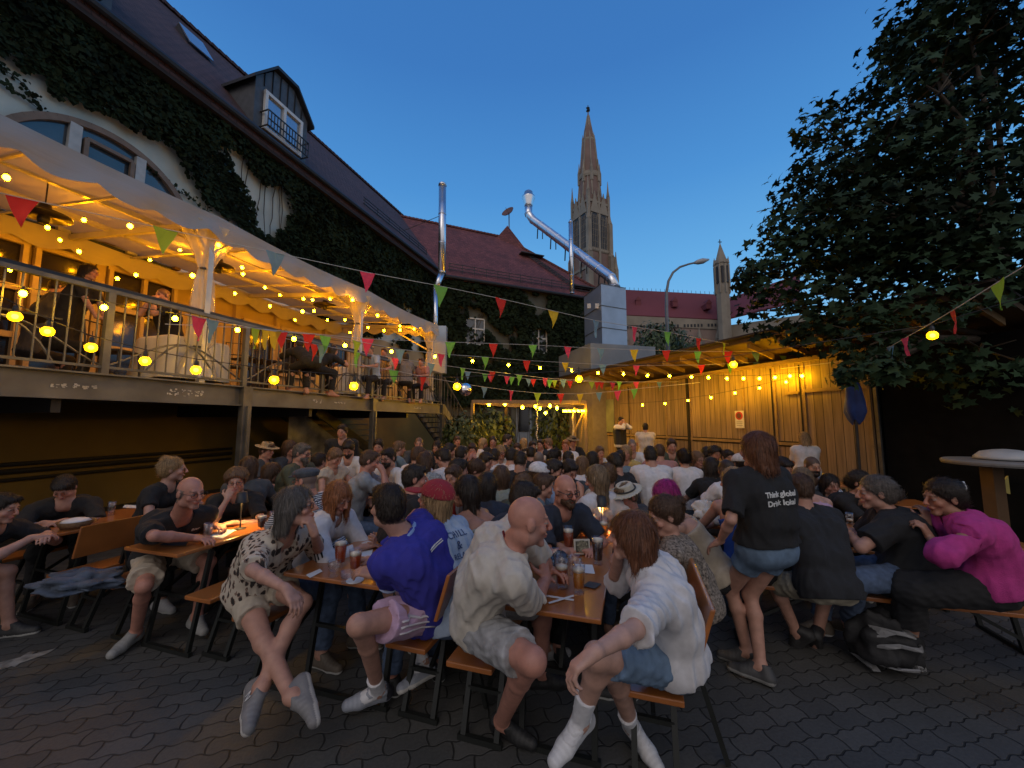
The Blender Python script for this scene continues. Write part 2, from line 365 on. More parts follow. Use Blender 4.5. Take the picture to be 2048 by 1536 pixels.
for s in (2.7, 4.6, 7.4, 8.62, 10.5): g = MB(); g.fbox(s-.07, s+.07, 9.98, 10.1, 2.25, 4.95); g.build('pilaster', M_cream, B)
# basement wall runs of pipe and a door
for i, (z, r) in enumerate(((.98, .035), (.86, .045), (.72, .03))):
    g = MB(); g.tube([F(-3, 10.02, z-.03*i), F(3, 10.0, z), F(7.5, 10.02, z+.02)], r, 8); g.build('pipe', M_dark, B)
g = MB(); g.fbox(2.3, 2.7, 9.9, 10.12, 1.45, 1.55); g.build('wall_lamp', M_dark, B)
# ---- cross wing
A0 = Vector((-4.05, 20.86, 0)); D2 = Vector((.917, .399, 0)).normalized(); P2 = Vector((-D2.y, D2.x, 0))
def X(a, p, z): return A0+D2*a+P2*p+Z*z
CW = empty('cross_wing', X(4, 0, 0), 'ivy-covered wing with red tiled roof closing the far end of the yard', 'building')
g = MB(); g.fbox(-2, 12.0, .1, 10, 0, 9.8, X); g.build('wall', mat('wing_wall', (.12, .125, .105), .9, var=.2, vscale=1), CW)
g = MB(); RZ2 = 15.6
g.poly([X(-3, -.3, 9.75), X(12.4, -.3, 9.75), X(6.0, 5.2, RZ2), X(-5, 5.2, RZ2)], (0, 0, -.15))
g.poly([X(12.4, -.3, 9.75), X(12.4, 10.6, 9.75), X(6.0, 5.2, RZ2)], (0, 0, -.15))
g.poly([X(12.4, 10.6, 9.75), X(-5, 10.6, 9.75), X(-5, 5.2, RZ2), X(6.0, 5.2, RZ2)], (0, 0, -.15))
cr = g.build('roof', M_roofr, CW)
g = MB()
for i in range(42): g.bar(X(-5+i*.26, 5.2, RZ2+.06), X(-5+i*.26+.24, 5.2, RZ2+.03), .2, .12)
for i in range(34):
    t0, t1 = i/34, (i+.9)/34; a, b = X(6.0, 5.2, RZ2+.04), X(12.4, -.3, 9.8); g.bar(a.lerp(b, t0), a.lerp(b, t1), .2, .13)
g.build('ridge_tiles', M_roofr, cr)
g = MB(); q = [X(5.2, 4.9, RZ2-.4), X(7.4, 4.0, RZ2-1.3), X(6.6, 6.2, RZ2-.8)]; ap = X(6.3, 5.2, RZ2+1.05); g.add(q+[ap], [(0, 1, 3), (1, 2, 3), (2, 0, 3), (0, 2, 1)]); g.build('gablet', M_roofr, cr)
g = MB(); g.tube([X(-1, -.42, 9.7), X(12.5, -.42, 9.66)], .1, 8); g.build('gutter', M_dark, CW)
g = MB()
for dz in (0, .18, .36): g.bar(X(.5, .15, 10.35+dz), X(11, .15, 10.35+dz), .035)
for i in range(15): g.bar(X(.6+i*.74, .15, 10.1), X(.6+i*.74, .15, 10.75), .035)
g.build('snow_guard', M_dark, cr)
def XS(a, z): return X(a, -.3+(z-9.75)/(RZ2-9.75)*5.5, z)+Z*.08-P2*.05
g = MB()
for da in (-.22, .22): g.bar(XS(7.3+da, 13.4), XS(9.2+da, 10.6), .06)
for i in range(14): a = XS(7.3-.22, 13.4).lerp(XS(9.2-.22, 10.6), i/13); g.bar(a, a+D2*.44, .05)
g.build('roof_ladder', M_dark, cr)
for a, z in ((7.3, 13.5), (9.8, 10.5)):
    g = MB(); c = XS(a, z); g.hexa([c+D2*x+P2*y+Z*k-P2*.1 for k in (0, .06) for x, y in ((-.9, -.25), (.9, -.25), (.9, .35), (-.9, .35))]); g.build('walkway', M_dark, cr)
for (a, z) in ((2.1, 6.8), (6.2, 6.6), (8.6, 4.4)):
    g = MB(); g.fbox(a-.55, a+.55, .03, .08, z-.7, z+.8, X); wn = g.build('window', M_glass, CW)
    g = MB()
    for k in (-.55, 0, .55): g.bar(X(a+k, 0, z-.7), X(a+k, 0, z+.8), .08, .06, up=D2)
    for k in (-.7, .2, .8): g.bar(X(a-.55, -.004, z+k), X(a+.55, -.004, z+k), .08, .06, up=P2)
    g.build('frame', M_white, wn)
g = MB(); g.fbox(4.7, 5.7, .02, .08, .1, 2.7, X); dr = g.build('door', mat('grey_door', (.25, .27, .28), .5), CW)
g = MB(); g.fbox(4.85, 5.5, -.02, .015, 1.1, 2.55, X); g.build('pane', M_darkglass, dr)
# downlit little white lamp box and satellite dish
dish = empty('satellite_dish', at(1016, 455, 26.8), 'round dark satellite dish on a short mast at the roof ridge', 'satellite dish')
g = MB(); c = at(1017, 426, 26.8); ax = Vector((-.45, -.7, .5)).normalized()
g.lathe(c, [(.02, .0), (.2, .02), (.38, .08), (.47, .15), (.48, .15), (.39, .06), (.2, 0), (.02, -.02)], 24, ax); g.build('reflector', mat('dish_brown', (.13, .065, .06), .6), dish, True)
g = MB(); g.tube([c-Z*1.1-ax*.1, c-ax*.08], .04); g.tube([c, c+ax*.45], .015); g.build('mast', M_steel, dish)
# ---- ducts
def duct(pts, r, n=18, rings=True):
    g = MB(); g.tube(pts, r, n)
    if rings:
        for a, b in zip(pts[:-1], pts[1:]):
            Ld = (b-a).length; k = max(1, int(Ld/.9))
            for i in range(k+1):
                c = a.lerp(b, i/k); d = (b-a).normalized(); rr = r if not isinstance(r, list) else max(r)
                g.tube([c-d*.02, c+d*.02], rr*1.05, n)
    return g
ch = empty('flue_pipe', at(870, 700, 13.6), 'tall shiny steel flue standing up past the gutter beside the canopy end', 'flue pipe')
a = at(885, 372, 13.8); b = at(884, 545, 13.8); c = at(871, 578, 13.6); d = at(871, 690, 13.6)
duct([a, b], .14).build('upper_pipe', M_duct, ch, True)
duct([b, c], .11, rings=False).build('elbow', M_duct, ch, True)
duct([c, d], .085).build('lower_pipe', M_duct, ch, True)
g = MB(); g.lathe(a, [(.14, 0), (.155, .0), (.15, .08), (.1, .12), (.02, .13)], 18); g.build('cap', M_duct, ch, True)
g = MB(); g.tube([at(884, 430, 13.8), at(806, 462, 15.5)], .012, 6); g.build('stay_rod', M_steel, ch)
g = MB(); g.box(at(881, 700, 13.6), (.42, .3, 1.7)); tag(g.build('metal_cabinet', M_duct2), 'plain grey metal cabinet at the far corner of the canopy', 'cabinet')
ch = empty('flue_pipe', at(1143, 590, 19), 'thin free-hanging steel flue in front of the red roof', 'flue pipe')
duct([at(1141, 445, 19), at(1144, 586, 19)], .11).build('pipe', M_duct, ch, True)
g = MB(); g.lathe(at(1141, 445, 19), [(.12, 0), (.1, .05), (.03, .18)], 16); g.build('cap', M_duct, ch, True)
g = MB(); g.bar(at(1144, 560, 19), at(1144, 590, 25), .04); g.build('bracket', M_steel, ch)
ch = empty('exhaust_duct', at(1232, 572, 17.6), 'thick silver exhaust duct running up over the red roof to a cowl', 'duct')
p0 = at(1230, 576, 17.5); p1 = at(1222, 556, 17.8); p2 = at(1066, 440, 22.5); p3 = at(1057, 428, 22.6); p4 = at(1057, 412, 22.6)
duct([p0, p1, p2, p3, p4], .24).build('duct', M_duct, ch, True)
g = MB(); g.lathe(p4, [(.24, 0), (.26, .02), (.26, .1), (.40, .52), (.40, .6), (.30, .62), (.26, .9), (.12, 1.02), (.02, 1.04)], 20); g.build('cowl', M_duct, ch, True)
g = MB()
for i in range(5):
    c = p1.lerp(p2, .12+.2*i); g.bar(c, c-Z*.9+P2*.1, .05); g.bar(c+D2*.3, c+D2*.3-Z*.9, .05); g.bar(c-D2*.1-Z*.25, c+D2*.35-Z*.25, .05)
g.build('bracket', M_dark, ch)
# ---- flat metal plant box
pb = empty('plant_box', at(1215, 740, 17), 'tall grey sheet metal plant box on the low flat roof', 'plant box')
c0 = at(1205, 700, 16.4); q0 = at(1255, 700, 17.0); q1 = at(1170, 700, 18.2)
zt, zb = at(1205, 568, 16.4).z, at(1205, 700, 16.4).z
def quadbox(mb, c0, q0, q1, zb, zt):
    c3 = q0+(q1-c0); P = [Vector((p.x, p.y, zb)) for p in (c0, q0, c3, q1)]+[Vector((p.x, p.y, zt)) for p in (c0, q0, c3, q1)]; mb.hexa(P); return P
g = MB(); quadbox(g, c0, q0, q1, zb, zt); g.build('casing', M_duct2, pb)
for i in range(4):
    g = MB(); z = zb+(zt-zb)*(i+.02)/3; a, b = Vector((c0.x, c0.y, z)), Vector((q0.x, q0.y, z)); g.bar(a-Vector((0, .012, 0)), b-Vector((0, .012, 0)), .02, .03); e2 = Vector((q1.x, q1.y, z)); g.bar(a-Vector((.012, 0, 0)), e2-Vector((.012, 0, 0)), .02, .03); g.build('seam', M_steel, pb)
for px in (1178, 1194): g = MB(); g.box(at(px, 612, 17.15-(px-1178)*.03), (.16, .06, .22)); g.build('label_plate', M_white, pb)
lb = empty('low_building', at(1190, 800, 15), 'low flat-roofed outbuilding faced with pale sheet metal behind the shed', 'building')
c0 = at(1182, 740, 14.8); q0 = at(1312, 740, 15.6); q1 = at(1118, 740, 18.0)
g = MB(); quadbox(g, c0, q0, q1, 3.3, zb-.02); g.build('fascia', mat('pale_cladding', (.20, .225, .25), .5, .1, var=.15, vscale=1.5), lb)
g = MB(); quadbox(g, c0+Vector((.05, .1, 0)), q0+Vector((-.05, .1, 0)), q1+Vector((0, .1, 0)), 0, 3.3); g.build('wall', mat('outbuilding_wall', (.2, .17, .12), .8), lb)
# ---- deck
DK = empty('terrace_deck', F(5, 6.1, 0), 'raised steel terrace deck with weathered channel beam along the house', 'terrace')
g = MB(); g.fbox(-3, 11.75, 6.2, 10.1, 2.06, 2.2); g.build('deck_slab', mat('deck_boards', (.10, .075, .05), .8, var=.25, stretch=(1, 1, 1)), DK)
g = MB(); g.fbox(-3, 11.7, 6.12, 6.16, 1.97, 2.26); g.fbox(-3, 11.7, 6.05, 6.2, 2.255, 2.275); g.fbox(-3, 11.7, 6.05, 6.2, 1.955, 1.972)
g.fbox(11.7, 11.74, 6.1, 10.1, 1.97, 2.26); g.build('beam', M_steelp, DK)
for s in (1.2, 4.72, 8.0, 11.6): g = MB(); g.fbox(s-.075, s+.075, 6.02, 6.12, 0, 2.27); g.fbox(s-.02, s+.02, 5.98, 6.021, .0, 1.95); g.build('column', M_steel, DK)
for s in (2.6, 6.2, 9.7): g = MB(); g.fbox(s-.04, s+.04, 6.2, 10.0, 1.8, 2.06); g.build('cross_beam', M_dark, DK)
# worn stencilled marks on the beam
g = MB(); rr = random.Random(5)
for s0, n, h in ((3.62, 6, .09), (6.15, 3, .07), (6.75, 4, .03), (9.9, 5, .07), (2.5, 5, .05)):
    for i in range(n):
        for j in range(7):
            x = s0+i*.085+rr.uniform(0, .05); z = 2.10+rr.uniform(-h/2, h/2); g.fbox(x, x+rr.uniform(.008, .03), 6.112, 6.117, z, z+rr.uniform(.006, .022))
g.build('worn_marking', mat('chalk_mark', (.5, .5, .47), .9, var=.3), DK)
RL = empty('railing', F(5, 6.15, 2.27), 'galvanised railing with thin upright bars along the terrace edge', 'railing')
g = MB(); g.bar(F(-3, 6.15, 3.31), F(11.6, 6.15, 3.31), .06, .05); g.build('top_rail', M_steel, RL)
g = MB(); g.bar(F(-3, 6.22, 3.36), F(9.5, 6.22, 3.36), .05, .07); g.build('dark_band', M_dark, RL)
g = MB(); g.bar(F(-3, 6.15, 2.36), F(11.6, 6.15, 2.36), .04, .03); g.build('bottom_rail', M_steel, RL)
for s in (1.2, 2.95, 4.72, 6.4, 8.0, 9.8, 11.6):
    g = MB(); g.bar(F(s, 6.15, 2.27), F(s, 6.15, 3.3), .07, .07, up=U); g.build('post', M_steel, RL)
g = MB(); s = -2.9
while s < 11.5: g.bar(F(s, 6.15, 2.37), F(s, 6.15, 3.29), .014, .014, up=U); s += .125
g.build('baluster', M_steel, RL)
g = MB(); ps = [-.6, 1.2, 2.95, 4.72, 6.4, 8.0, 9.8, 11.6]
for a, b in zip(ps[:-1], ps[1:]):
    m = (a+b)/2; w_ = (b-a)/2
    for k in (-1, 1):
        g.tube([F(m+k*w_*(1-t)*.98, 6.17, 2.38+.42*math.sin(t*math.pi*.5)**1.3) for t in [i/8 for i in range(9)]]+[F(m-k*w_*.5*t, 6.17, 2.8-.42*t*t) for t in (.25, .5, .75, 1)], .013, 6)
g.build('curved_bar', M_steel, RL)
# stairs at the far end
ST = empty('stairs', F(12.5, 7, 0), 'steel stairs with handrail leading down from the far end of the terrace', 'stairs')
g = MB()
for d in (6.15, 7.25): g.bar(F(11.75, d, 2.2), F(14.7, d, .1), .05, .24)
g.build('stringer', M_steelp, ST)
g = MB()
for i in range(11): g.fbox(11.8+i*.265, 12.08+i*.265, 6.2, 7.2, 2.02-i*.185, 2.05-i*.185)
g.build('tread', M_steel, ST)
g = MB()
for d in (6.12, 7.28):
    g.bar(F(11.75, d, 3.2), F(14.7, d, 1.1), .05)
    for i in range(12): s = 11.8+i*.26; z = 2.2-(s-11.75)*.712; g.bar(F(s, d, z), F(s, d, z+1.0), .018, up=U)
g.build('handrail', M_steel, ST)
ST = empty('stairs', F(9.5, 8, 0), 'dark timber stair flight in the shade under the terrace', 'stairs')
g = MB(); g.bar(F(8.1, 7.9, 2.0), F(10.9, 7.9, .5), .06, .26); g.bar(F(8.1, 9.2, 2.0), F(10.9, 9.2, .5), .06, .26); g.build('stringer', M_dark, ST)
g = MB()
for i in range(9): g.fbox(9.6, 11.7, 8.0+i*.16, 8.25+i*.16, .25+i*.19, .285+i*.19)
g.build('tread', mat('dark_tread', (.10, .11, .105), .35, .2), ST)
g = MB(); g.add([F(7.9, 8.6, 0), F(10.6, 8.6, 0), F(10.6, 8.6, .6), F(8.3, 8.6, 1.95), F(7.9, 8.6, 1.95)], [(0, 1, 2, 3, 4)])
tag(g.build('stair_wall', mat('mottled_wall', (.30, .31, .28), .9, var=.5, vscale=3)), 'mottled grey wall with bare vine stems beside the lower stairs', 'wall')
# ---- canopy
CA = empty('canopy', F(6, 6.2, 2.2), 'long white fabric canopy with scalloped edge over the lit terrace', 'canopy')
def cloth_mat(name, col, tr=.55):
    m = bpy.data.materials.new(name); m.use_nodes = True; t = m.node_tree; L = t.links.new; b = t.nodes['Principled BSDF']
    b.inputs['Base Color'].default_value = tuple(col)+(1,); b.inputs['Roughness'].default_value = .7
    tl = t.nodes.new('ShaderNodeBsdfTranslucent'); tl.inputs[0].default_value = tuple(col)+(1,)
    mx = t.nodes.new('ShaderNodeMixShader'); mx.inputs[0].default_value = tr; L(b.outputs[0], mx.inputs[1]); L(tl.outputs[0], mx.inputs[2]); L(mx.outputs[0], t.nodes['Material Output'].inputs[0])
    n = t.nodes.new('ShaderNodeTexNoise'); n.inputs['Scale'].default_value = 2.2; n.inputs['Detail'].default_value = 4; bp = t.nodes.new('ShaderNodeBump'); bp.inputs['Strength'].default_value = .5; bp.inputs['Distance'].default_value = .06; L(n.outputs['Fac'], bp.inputs['Height']); L(bp.outputs[0], b.inputs['Normal'])
    MATS[name] = m; return m
M_cloth = cloth_mat('canopy_fabric', (.47, .44, .40), .16)
bays = [-2.9, .6, 4.1, 7.6, 11.15]
g = MB(); nS, nD = 112, 10; vs = []
for i in range(nS+1):
    s = -2.9+14.05*i/nS
    bay = max(b for b in bays[:-1] if s >= b-1e-6) if s < 11.15 else 7.6; t = (s-bay)/3.5
    for j in range(nD+1):
        q = j/nD; d = 6.1+3.95*q
        z = 4.84+.42*math.sin(q*math.pi*.5)-.10*math.sin(math.pi*t)*math.sin(math.pi*min(1, q*1.2+.12))+.012*math.sin(s*9+j)
        vs.append(F(s, d, z))
fs = [(i*(nD+1)+j, (i+1)*(nD+1)+j, (i+1)*(nD+1)+j+1, i*(nD+1)+j+1) for i in range(nS) for j in range(nD)]
g.add(vs, fs); roofc = g.build('roof_fabric', M_cloth, CA, True)
def valance(p0, p1, z0, depth, per, wave_n, mb):
    L_ = (p1-p0).length; n = int(L_/.05); nrm = (p1-p0).normalized().cross(Z); vs = []
    for i in range(n+1):
        t = i/n; x = t*L_; sc = abs(math.sin(math.pi*x/per)); p = p0.lerp(p1, t)
        sag = -.06*abs(math.sin(math.pi*x/3.5)); dd = depth*(.72+.28*sc)
        for j in range(5):
            q = j/4; vs.append(p+Z*(z0(t)+sag-dd*q)+nrm*(.035*math.sin(x*5.3+j*.8)*q+.02*math.sin(x*13)*q))
    mb.add(vs, [(i*5+j, (i+1)*5+j, (i+1)*5+j+1, i*5+j+1) for i in range(n) for j in range(4)])
M_val = cloth_mat('valance_fabric', (.34, .34, .335), .05)
g = MB(); valance(F(-2.9, 6.07, 0), F(11.2, 6.07, 0), lambda t: 4.88, .38, .62, 0, g); g.build('valance', M_val, CA, True)
g = MB(); valance(F(11.2, 6.1, 0), F(11.2, 10.0, 0), lambda t: 4.85+.35*math.sin(t*1.57), .36, .55, 0, g); g.build('end_valance', M_cloth, CA, True)
g = MB(); valance(F(-2.9, 9.9, 0), F(11.1, 9.9, 0), lambda t: 5.18, .4, .7, 0, g); g.build('rear_valance', M_cloth, CA, True)
M_alu = mat('canopy_frame', (.55, .53, .48), .45, .4, var=.1)
g = MB()
for b in bays:
    b_ = min(b, 11.1)
    g.bar(F(b_, 6.2, 4.78), F(b_, 9.95, 5.12), .07, .1); g.bar(F(b_, 6.25, 4.3), F(b_, 7.0, 4.8), .04); g.bar(F(b_, 6.22, 4.3), F(b_-.4, 6.22, 4.72), .03); 
    if b < 11: g.bar(F(b_, 6.22, 4.3), F(b_+.4, 6.22, 4.72), .03)
    else: g.bar(F(b_, 6.3, 4.0), F(b_, 7.9, 4.9), .05)
for d, z in ((6.2, 4.74), (7.5, 4.98), (8.8, 5.1)): g.bar(F(-2.9, d, z), F(11.1, d, z), .06, .08)
for i in range(16):
    s = -2.2+i*.9
    g.bar(F(s, 6.2, 4.76), F(s, 9.95, 5.1), .035, .035)
g.build('frame', M_alu, CA)
for b in bays:
    b_ = min(b, 11.1); g = MB(); g.bar(F(b_, 6.22, 2.2), F(b_, 6.22, 4.8), .08, .08, up=U); g.build('post', M_alu, CA)
def clear_mat():
    m = bpy.data.materials.new('clear_film'); m.use_nodes = True; t = m.node_tree; L = t.links.new; b = t.nodes['Principled BSDF']
    b.inputs['Base Color'].default_value = (.7, .66, .55, 1); b.inputs['Roughness'].default_value = .12; b.inputs['Specular IOR Level'].default_value = 1
    tr = t.nodes.new('ShaderNodeBsdfTransparent'); mx = t.nodes.new('ShaderNodeMixShader'); mx.inputs[0].default_value = .42
    L(tr.outputs[0], mx.inputs[1]); L(b.outputs[0], mx.inputs[2]); L(mx.outputs[0], t.nodes['Material Output'].inputs[0]); return m
M_film = clear_mat()
for b in bays[1:]:
    b_ = min(b, 11.05); g = MB(); vs = []; n = 28
    prof = [(.34, 4.72), (.24, 4.5), (.13, 4.25), (.075, 4.05), (.11, 3.85), (.13, 3.5), (.14, 3.1), (.15, 2.9), (.10, 2.82), (.17, 2.6), (.22, 2.35)]
    for r, z in prof:
        for k in range(n):
            a = 2*math.pi*k/n; q = r*(1+.16*math.sin(a*7+z)); vs.append(F(b_+q*math.cos(a)*1.2, 6.3+q*.75*math.sin(a), z))
    g.add(vs, [(i*n+k, i*n+(k+1) % n, (i+1)*n+(k+1) % n, (i+1)*n+k) for i in range(len(prof)-1) for k in range(n)])
    cu = g.build('rolled_clear_curtain', M_film, CA, True)
    g = MB()
    for z in (4.05, 2.82): g.tube([F(b_, 6.3, z-.015), F(b_, 6.3, z+.015)], .12 if z < 3 else .095, 12)
    g.build('strap', M_dark, cu)
# heat lamps hanging from the canopy frame (dark wide shades)
def shade_lamp(s, d, z, r, lab):
    t = empty('pendant_lamp', F(s, d, z), lab, 'pendant lamp', 'dark heater lamps under the canopy')
    g = MB(); g.lathe(F(s, d, z), [(r, 0), (r*.97, .03), (r*.55, .075), (.07, .1), (.06, .16), (.02, .17)], 24); g.build('shade', mat('lamp_shade_metal', (.05, .04, .035), .4, .5), t, True)
    g = MB(); g.lathe(F(s, d, z-.1), [(.055, 0), (.06, .05), (.05, .12)], 12); g.build('element', M_dark, t, True)
    g = MB(); g.tube([F(s, d, z+.16), F(s, d, 5.05)], .008, 6); g.build('rod', M_dark, t)
for q in ((88, 432, 7.6, .27, 'wide dark heater lamp hanging near the left edge by the red flag'), (437, 535, 7.4, .26, 'wide dark heater lamp behind the first curtained canopy post'), (650, 612, 8.2, .3, 'dark heater lamp hanging mid canopy before the wooden doors'), (775, 640, 8.0, .26, 'dark heater lamp nearest the far canopy end')):
    s, z = fp(q[0], q[1], q[2]); shade_lamp(s, q[2], z, q[3], q[4])
# ---- wooden shed
SH = empty('wooden_shed', S(9, 8.4, 0), 'long wooden shed of vertical planks with overhanging roof on the right', 'shed')
def plank_mat():
    m = bpy.data.materials.new('shed_planks'); m.use_nodes = True; t = m.node_tree; b = t.nodes['Principled BSDF']; L = t.links.new
    tc = t.nodes.new('ShaderNodeTexCoord'); mp = t.nodes.new('ShaderNodeMapping'); L(tc.outputs['Object'], mp.inputs[0]); mp.inputs['Rotation'].default_value = (0, 0, PH); mp.inputs['Scale'].default_value = (1, 1, 1)
    s = t.nodes.new('ShaderNodeSeparateXYZ'); L(mp.outputs[0], s.inputs[0])
    c = t.nodes.new('ShaderNodeCombineXYZ'); L(s.outputs['Z'], c.inputs[0]); L(s.outputs['Y'], c.inputs[1])
    br = t.nodes.new('ShaderNodeTexBrick'); L(c.outputs[0], br.inputs[0]); br.inputs['Scale'].default_value = 1; br.inputs['Brick Width'].default_value = 9; br.inputs['Row Height'].default_value = .165; br.inputs['Mortar Size'].default_value = .006
    br.inputs['Color1'].default_value = (.185, .130, .075, 1); br.inputs['Color2'].default_value = (.30, .215, .13, 1); br.inputs['Mortar'].default_value = (.03, .02, .01, 1)
    m2 = t.nodes.new('ShaderNodeMapping'); L(mp.outputs[0], m2.inputs[0]); m2.inputs['Scale'].default_value = (14, 14, .8)
    nz = t.nodes.new('ShaderNodeTexNoise'); nz.inputs['Scale'].default_value = 1.6; nz.inputs['Detail'].default_value = 6; L(m2.outputs[0], nz.inputs[0])
    a = t.nodes.new('ShaderNodeMapRange'); a.inputs[1].default_value = .25; a.inputs[2].default_value = .75; a.inputs[3].default_value = .55; a.inputs[4].default_value = 1.25; L(nz.outputs['Fac'], a.inputs[0])
    vm = t.nodes.new('ShaderNodeVectorMath'); vm.operation = 'SCALE'; L(br.outputs['Color'], vm.inputs[0]); L(a.outputs[0], vm.inputs['Scale']); L(vm.outputs[0], b.inputs['Base Color']); b.inputs['Roughness'].default_value = .75
    bp = t.nodes.new('ShaderNodeBump'); bp.invert = True; bp.inputs['Strength'].default_value = .4; bp.inputs['Distance'].default_value = .008; L(br.outputs['Fac'], bp.inputs['Height']); L(bp.outputs[0], b.inputs['Normal'])
    return m
M_plank = plank_mat(); M_batten = mat('shed_batten', (.24, .16, .075), .75, var=.2); M_gap = mat('dark_gap', (.012, .009, .006), .9)
A1_, A2_ = 4.45, 17.5
g = MB(); g.fbox(A1_, A2_, 8.4, 9.4, 0, 2.95, S); g.build('plank_wall', M_plank, SH)
g = MB()
for a in (4.5, 5.62, 6.25, 7.05, 8.75, 9.75, 11.55, 12.45, 13.5): g.fbox(a-.025, a+.025, 8.375, 8.4, 0, 2.93, S)
g.fbox(5.66, A2_, 8.37, 8.399, 1.19, 1.25, S); g.fbox(5.72, 6.0, 8.36, 8.39, 2.28, 2.34, S); g.fbox(4.5, 5.6, 8.37, 8.398, 2.3, 2.37, S); g.build('batten', M_batten, SH)
g = MB()
for a in (5.68, 6.31, 8.83, 11.62, 13.56): g.fbox(a, a+.03, 8.388, 8.402, 0, 2.9, S)
g.fbox(5.7, A2_, 8.385, 8.401, 1.25, 1.275, S); g.fbox(5.7, A2_, 8.385, 8.401, 1.155, 1.18, S); g.fbox(8.78, 8.86, 8.34, 8.4, 0, 2.93, S); g.build('gap', M_gap, SH)
g = MB(); a0 = 2.6
g.hexa([S(a, e, z) for dz in (0, .09) for a, e, z in ((a0, 7.6, 3.4+dz), (A2_, 7.6, 3.55+dz), (A2_, 9.6, 2.9+dz), (a0, 9.6, 2.85+dz))]); g.build('roof', mat('shed_roof_boards', (.10, .058, .028), .7, var=.3, stretch=(1, 1, 1), vscale=3), SH)
g = MB(); g.hexa([S(a, e, z) for dz in (0, .04) for a, e, z in ((a0-.05, 7.5, 3.52+dz), (A2_, 7.5, 3.67+dz), (A2_, 9.8, 2.99+dz), (a0-.05, 9.8, 2.94+dz))]); g.build('roof_felt', mat('roof_felt', (.03, .022, .022), .85), SH)
g = MB()
for i in range(22):
    a = a0+.2+i*.68; z = 3.4+.15*(a-a0)/(A2_-a0); g.hexa([S(aa, e, zz) for dz in (-.12, -.01) for aa, e, zz in ((a, 7.65, z+dz-.01), (a+.05, 7.65, z+dz-.01), (a+.05, 8.4, z+dz-.22), (a, 8.4, z+dz-.22))])
g.build('rafter', M_batten, SH)
g = MB(); g.fbox(A1_, A2_, 8.33, 8.4, 2.95, 3.04, S); g.build('wall_plate', M_batten, SH)
g = MB(); s_, z_ = sp(1479, 838, 8.34); g.fbox(s_-.12, s_+.12, 8.335, 8.35, z_-.22, z_+.2, S); sg = tag(g.build('parking_sign', mat('sign_white', (.6, .6, .58), .5)), 'small white sign with a red no-stopping disc on the shed planks', 'sign')
g = MB(); g.lathe(S(s_, 8.333, z_+.08), [(.1, 0), (.1, .006)], 24, -SM); g.build('disc', mat('sign_red', (.45, .02, .02), .5), sg)
g = MB(); g.lathe(S(s_, 8.326, z_+.08), [(.065, 0), (.065, .002)], 24, -SM); g.build('disc_centre', mat('sign_darkred', (.12, .03, .04), .5), sg)
g = MB()
for i in range(3): g.fbox(s_-.08, s_+.08, 8.331, 8.335, z_-.17+i*.045, z_-.15+i*.045, S)
g.build('lettering', mat('sign_grey', (.3, .3, .3), .6), sg)
# poster-like pale panel near the far end
g = MB(); g.fbox(12.55, 13.3, 8.36, 8.385, 1.3, 2.55, S); tag(g.build('notice_board', mat('green_panel', (.22, .24, .14), .6, var=.3, vscale=2)), 'tall greenish panel on the shed wall behind the man in a waistcoat', 'panel')
# dark end right of the shed
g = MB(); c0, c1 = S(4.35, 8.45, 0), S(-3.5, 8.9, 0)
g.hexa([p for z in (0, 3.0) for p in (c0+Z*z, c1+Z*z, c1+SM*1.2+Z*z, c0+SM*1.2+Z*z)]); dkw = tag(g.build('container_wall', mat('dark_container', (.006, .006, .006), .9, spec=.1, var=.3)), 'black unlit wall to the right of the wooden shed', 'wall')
g = MB(); g.bar(S(4.4, 8.4, 0), S(4.4, 8.4, 3.0), .05, .05, up=SV); tag(g.build('steel_post', M_steel), 'slim grey steel post at the right end of the wooden shed', 'post')
g = MB(); g.tube([at(1826, 960, 6.6), at(1815, 722, 6.6)], .018, 8); g.bar(at(1793, 722, 6.6), at(1832, 722, 6.6), .02); tag(g.build('steel_post', M_steel), 'thin bare pole with a short cross bar under the tree', 'post')
# ---- church
CH = empty('church', at(1180, 843, 78), 'gothic brick church with a tall pinnacled spire beyond the roofs', 'church')
M_brk = mat('church_brick', (.175, .115, .095), .9, var=.18, vscale=.35); M_stone = mat('church_stone', (.24, .205, .16), .9, var=.2, vscale=.4); M_croof = mat('church_roof', (.155, .036, .045), .8, var=.1, vscale=.2)
YC = 78.0
def cx(px): return at(px, 600, YC).x
def cz(py): return at(1180, py, YC).z
xc = cx(1181); hw = (cx(1212)-cx(1150))/2
rot = R(28)
a1, a2 = Vector((math.cos(rot), math.sin(rot), 0)), Vector((-math.sin(rot), math.cos(rot), 0))
Tc = Vector((xc+.3, YC, 0))
def T_(a, b, z): return Tc+a1*a+a2*b+Z*z
hwb = 2.65
g = MB(); g.hexa([T_(x, y, z) for z in (0, cz(405)) for x, y in ((-hwb, -hwb), (hwb, -hwb), (hwb, hwb), (-hwb, hwb))]); tw = g.build('tower', M_brk, CH)
for z in (cz(545), cz(510), cz(418)): g = MB(); g.hexa([T_(x, y, zz) for zz in (z-.25, z+.25) for x, y in ((-hwb-.2, -hwb-.2), (hwb+.2, -hwb-.2), (hwb+.2, hwb+.2), (-hwb-.2, hwb+.2))]); g.build('string_course', M_stone, tw)
def pinn(mb, p, w, z0, z1, z2, M_=None):
    mb.hexa([p+a1*x*w/2+a2*y*w/2+Z*z for z in (z0, z1) for x, y in ((-1, -1), (1, -1), (1, 1), (-1, 1))])
    mb.lathe(p+Z*z1, [(w*.62, 0), (w*.62, .2), (w*.35, (z2-z1)*.35), (w*.08, z2-z1)], 8)
g = MB()
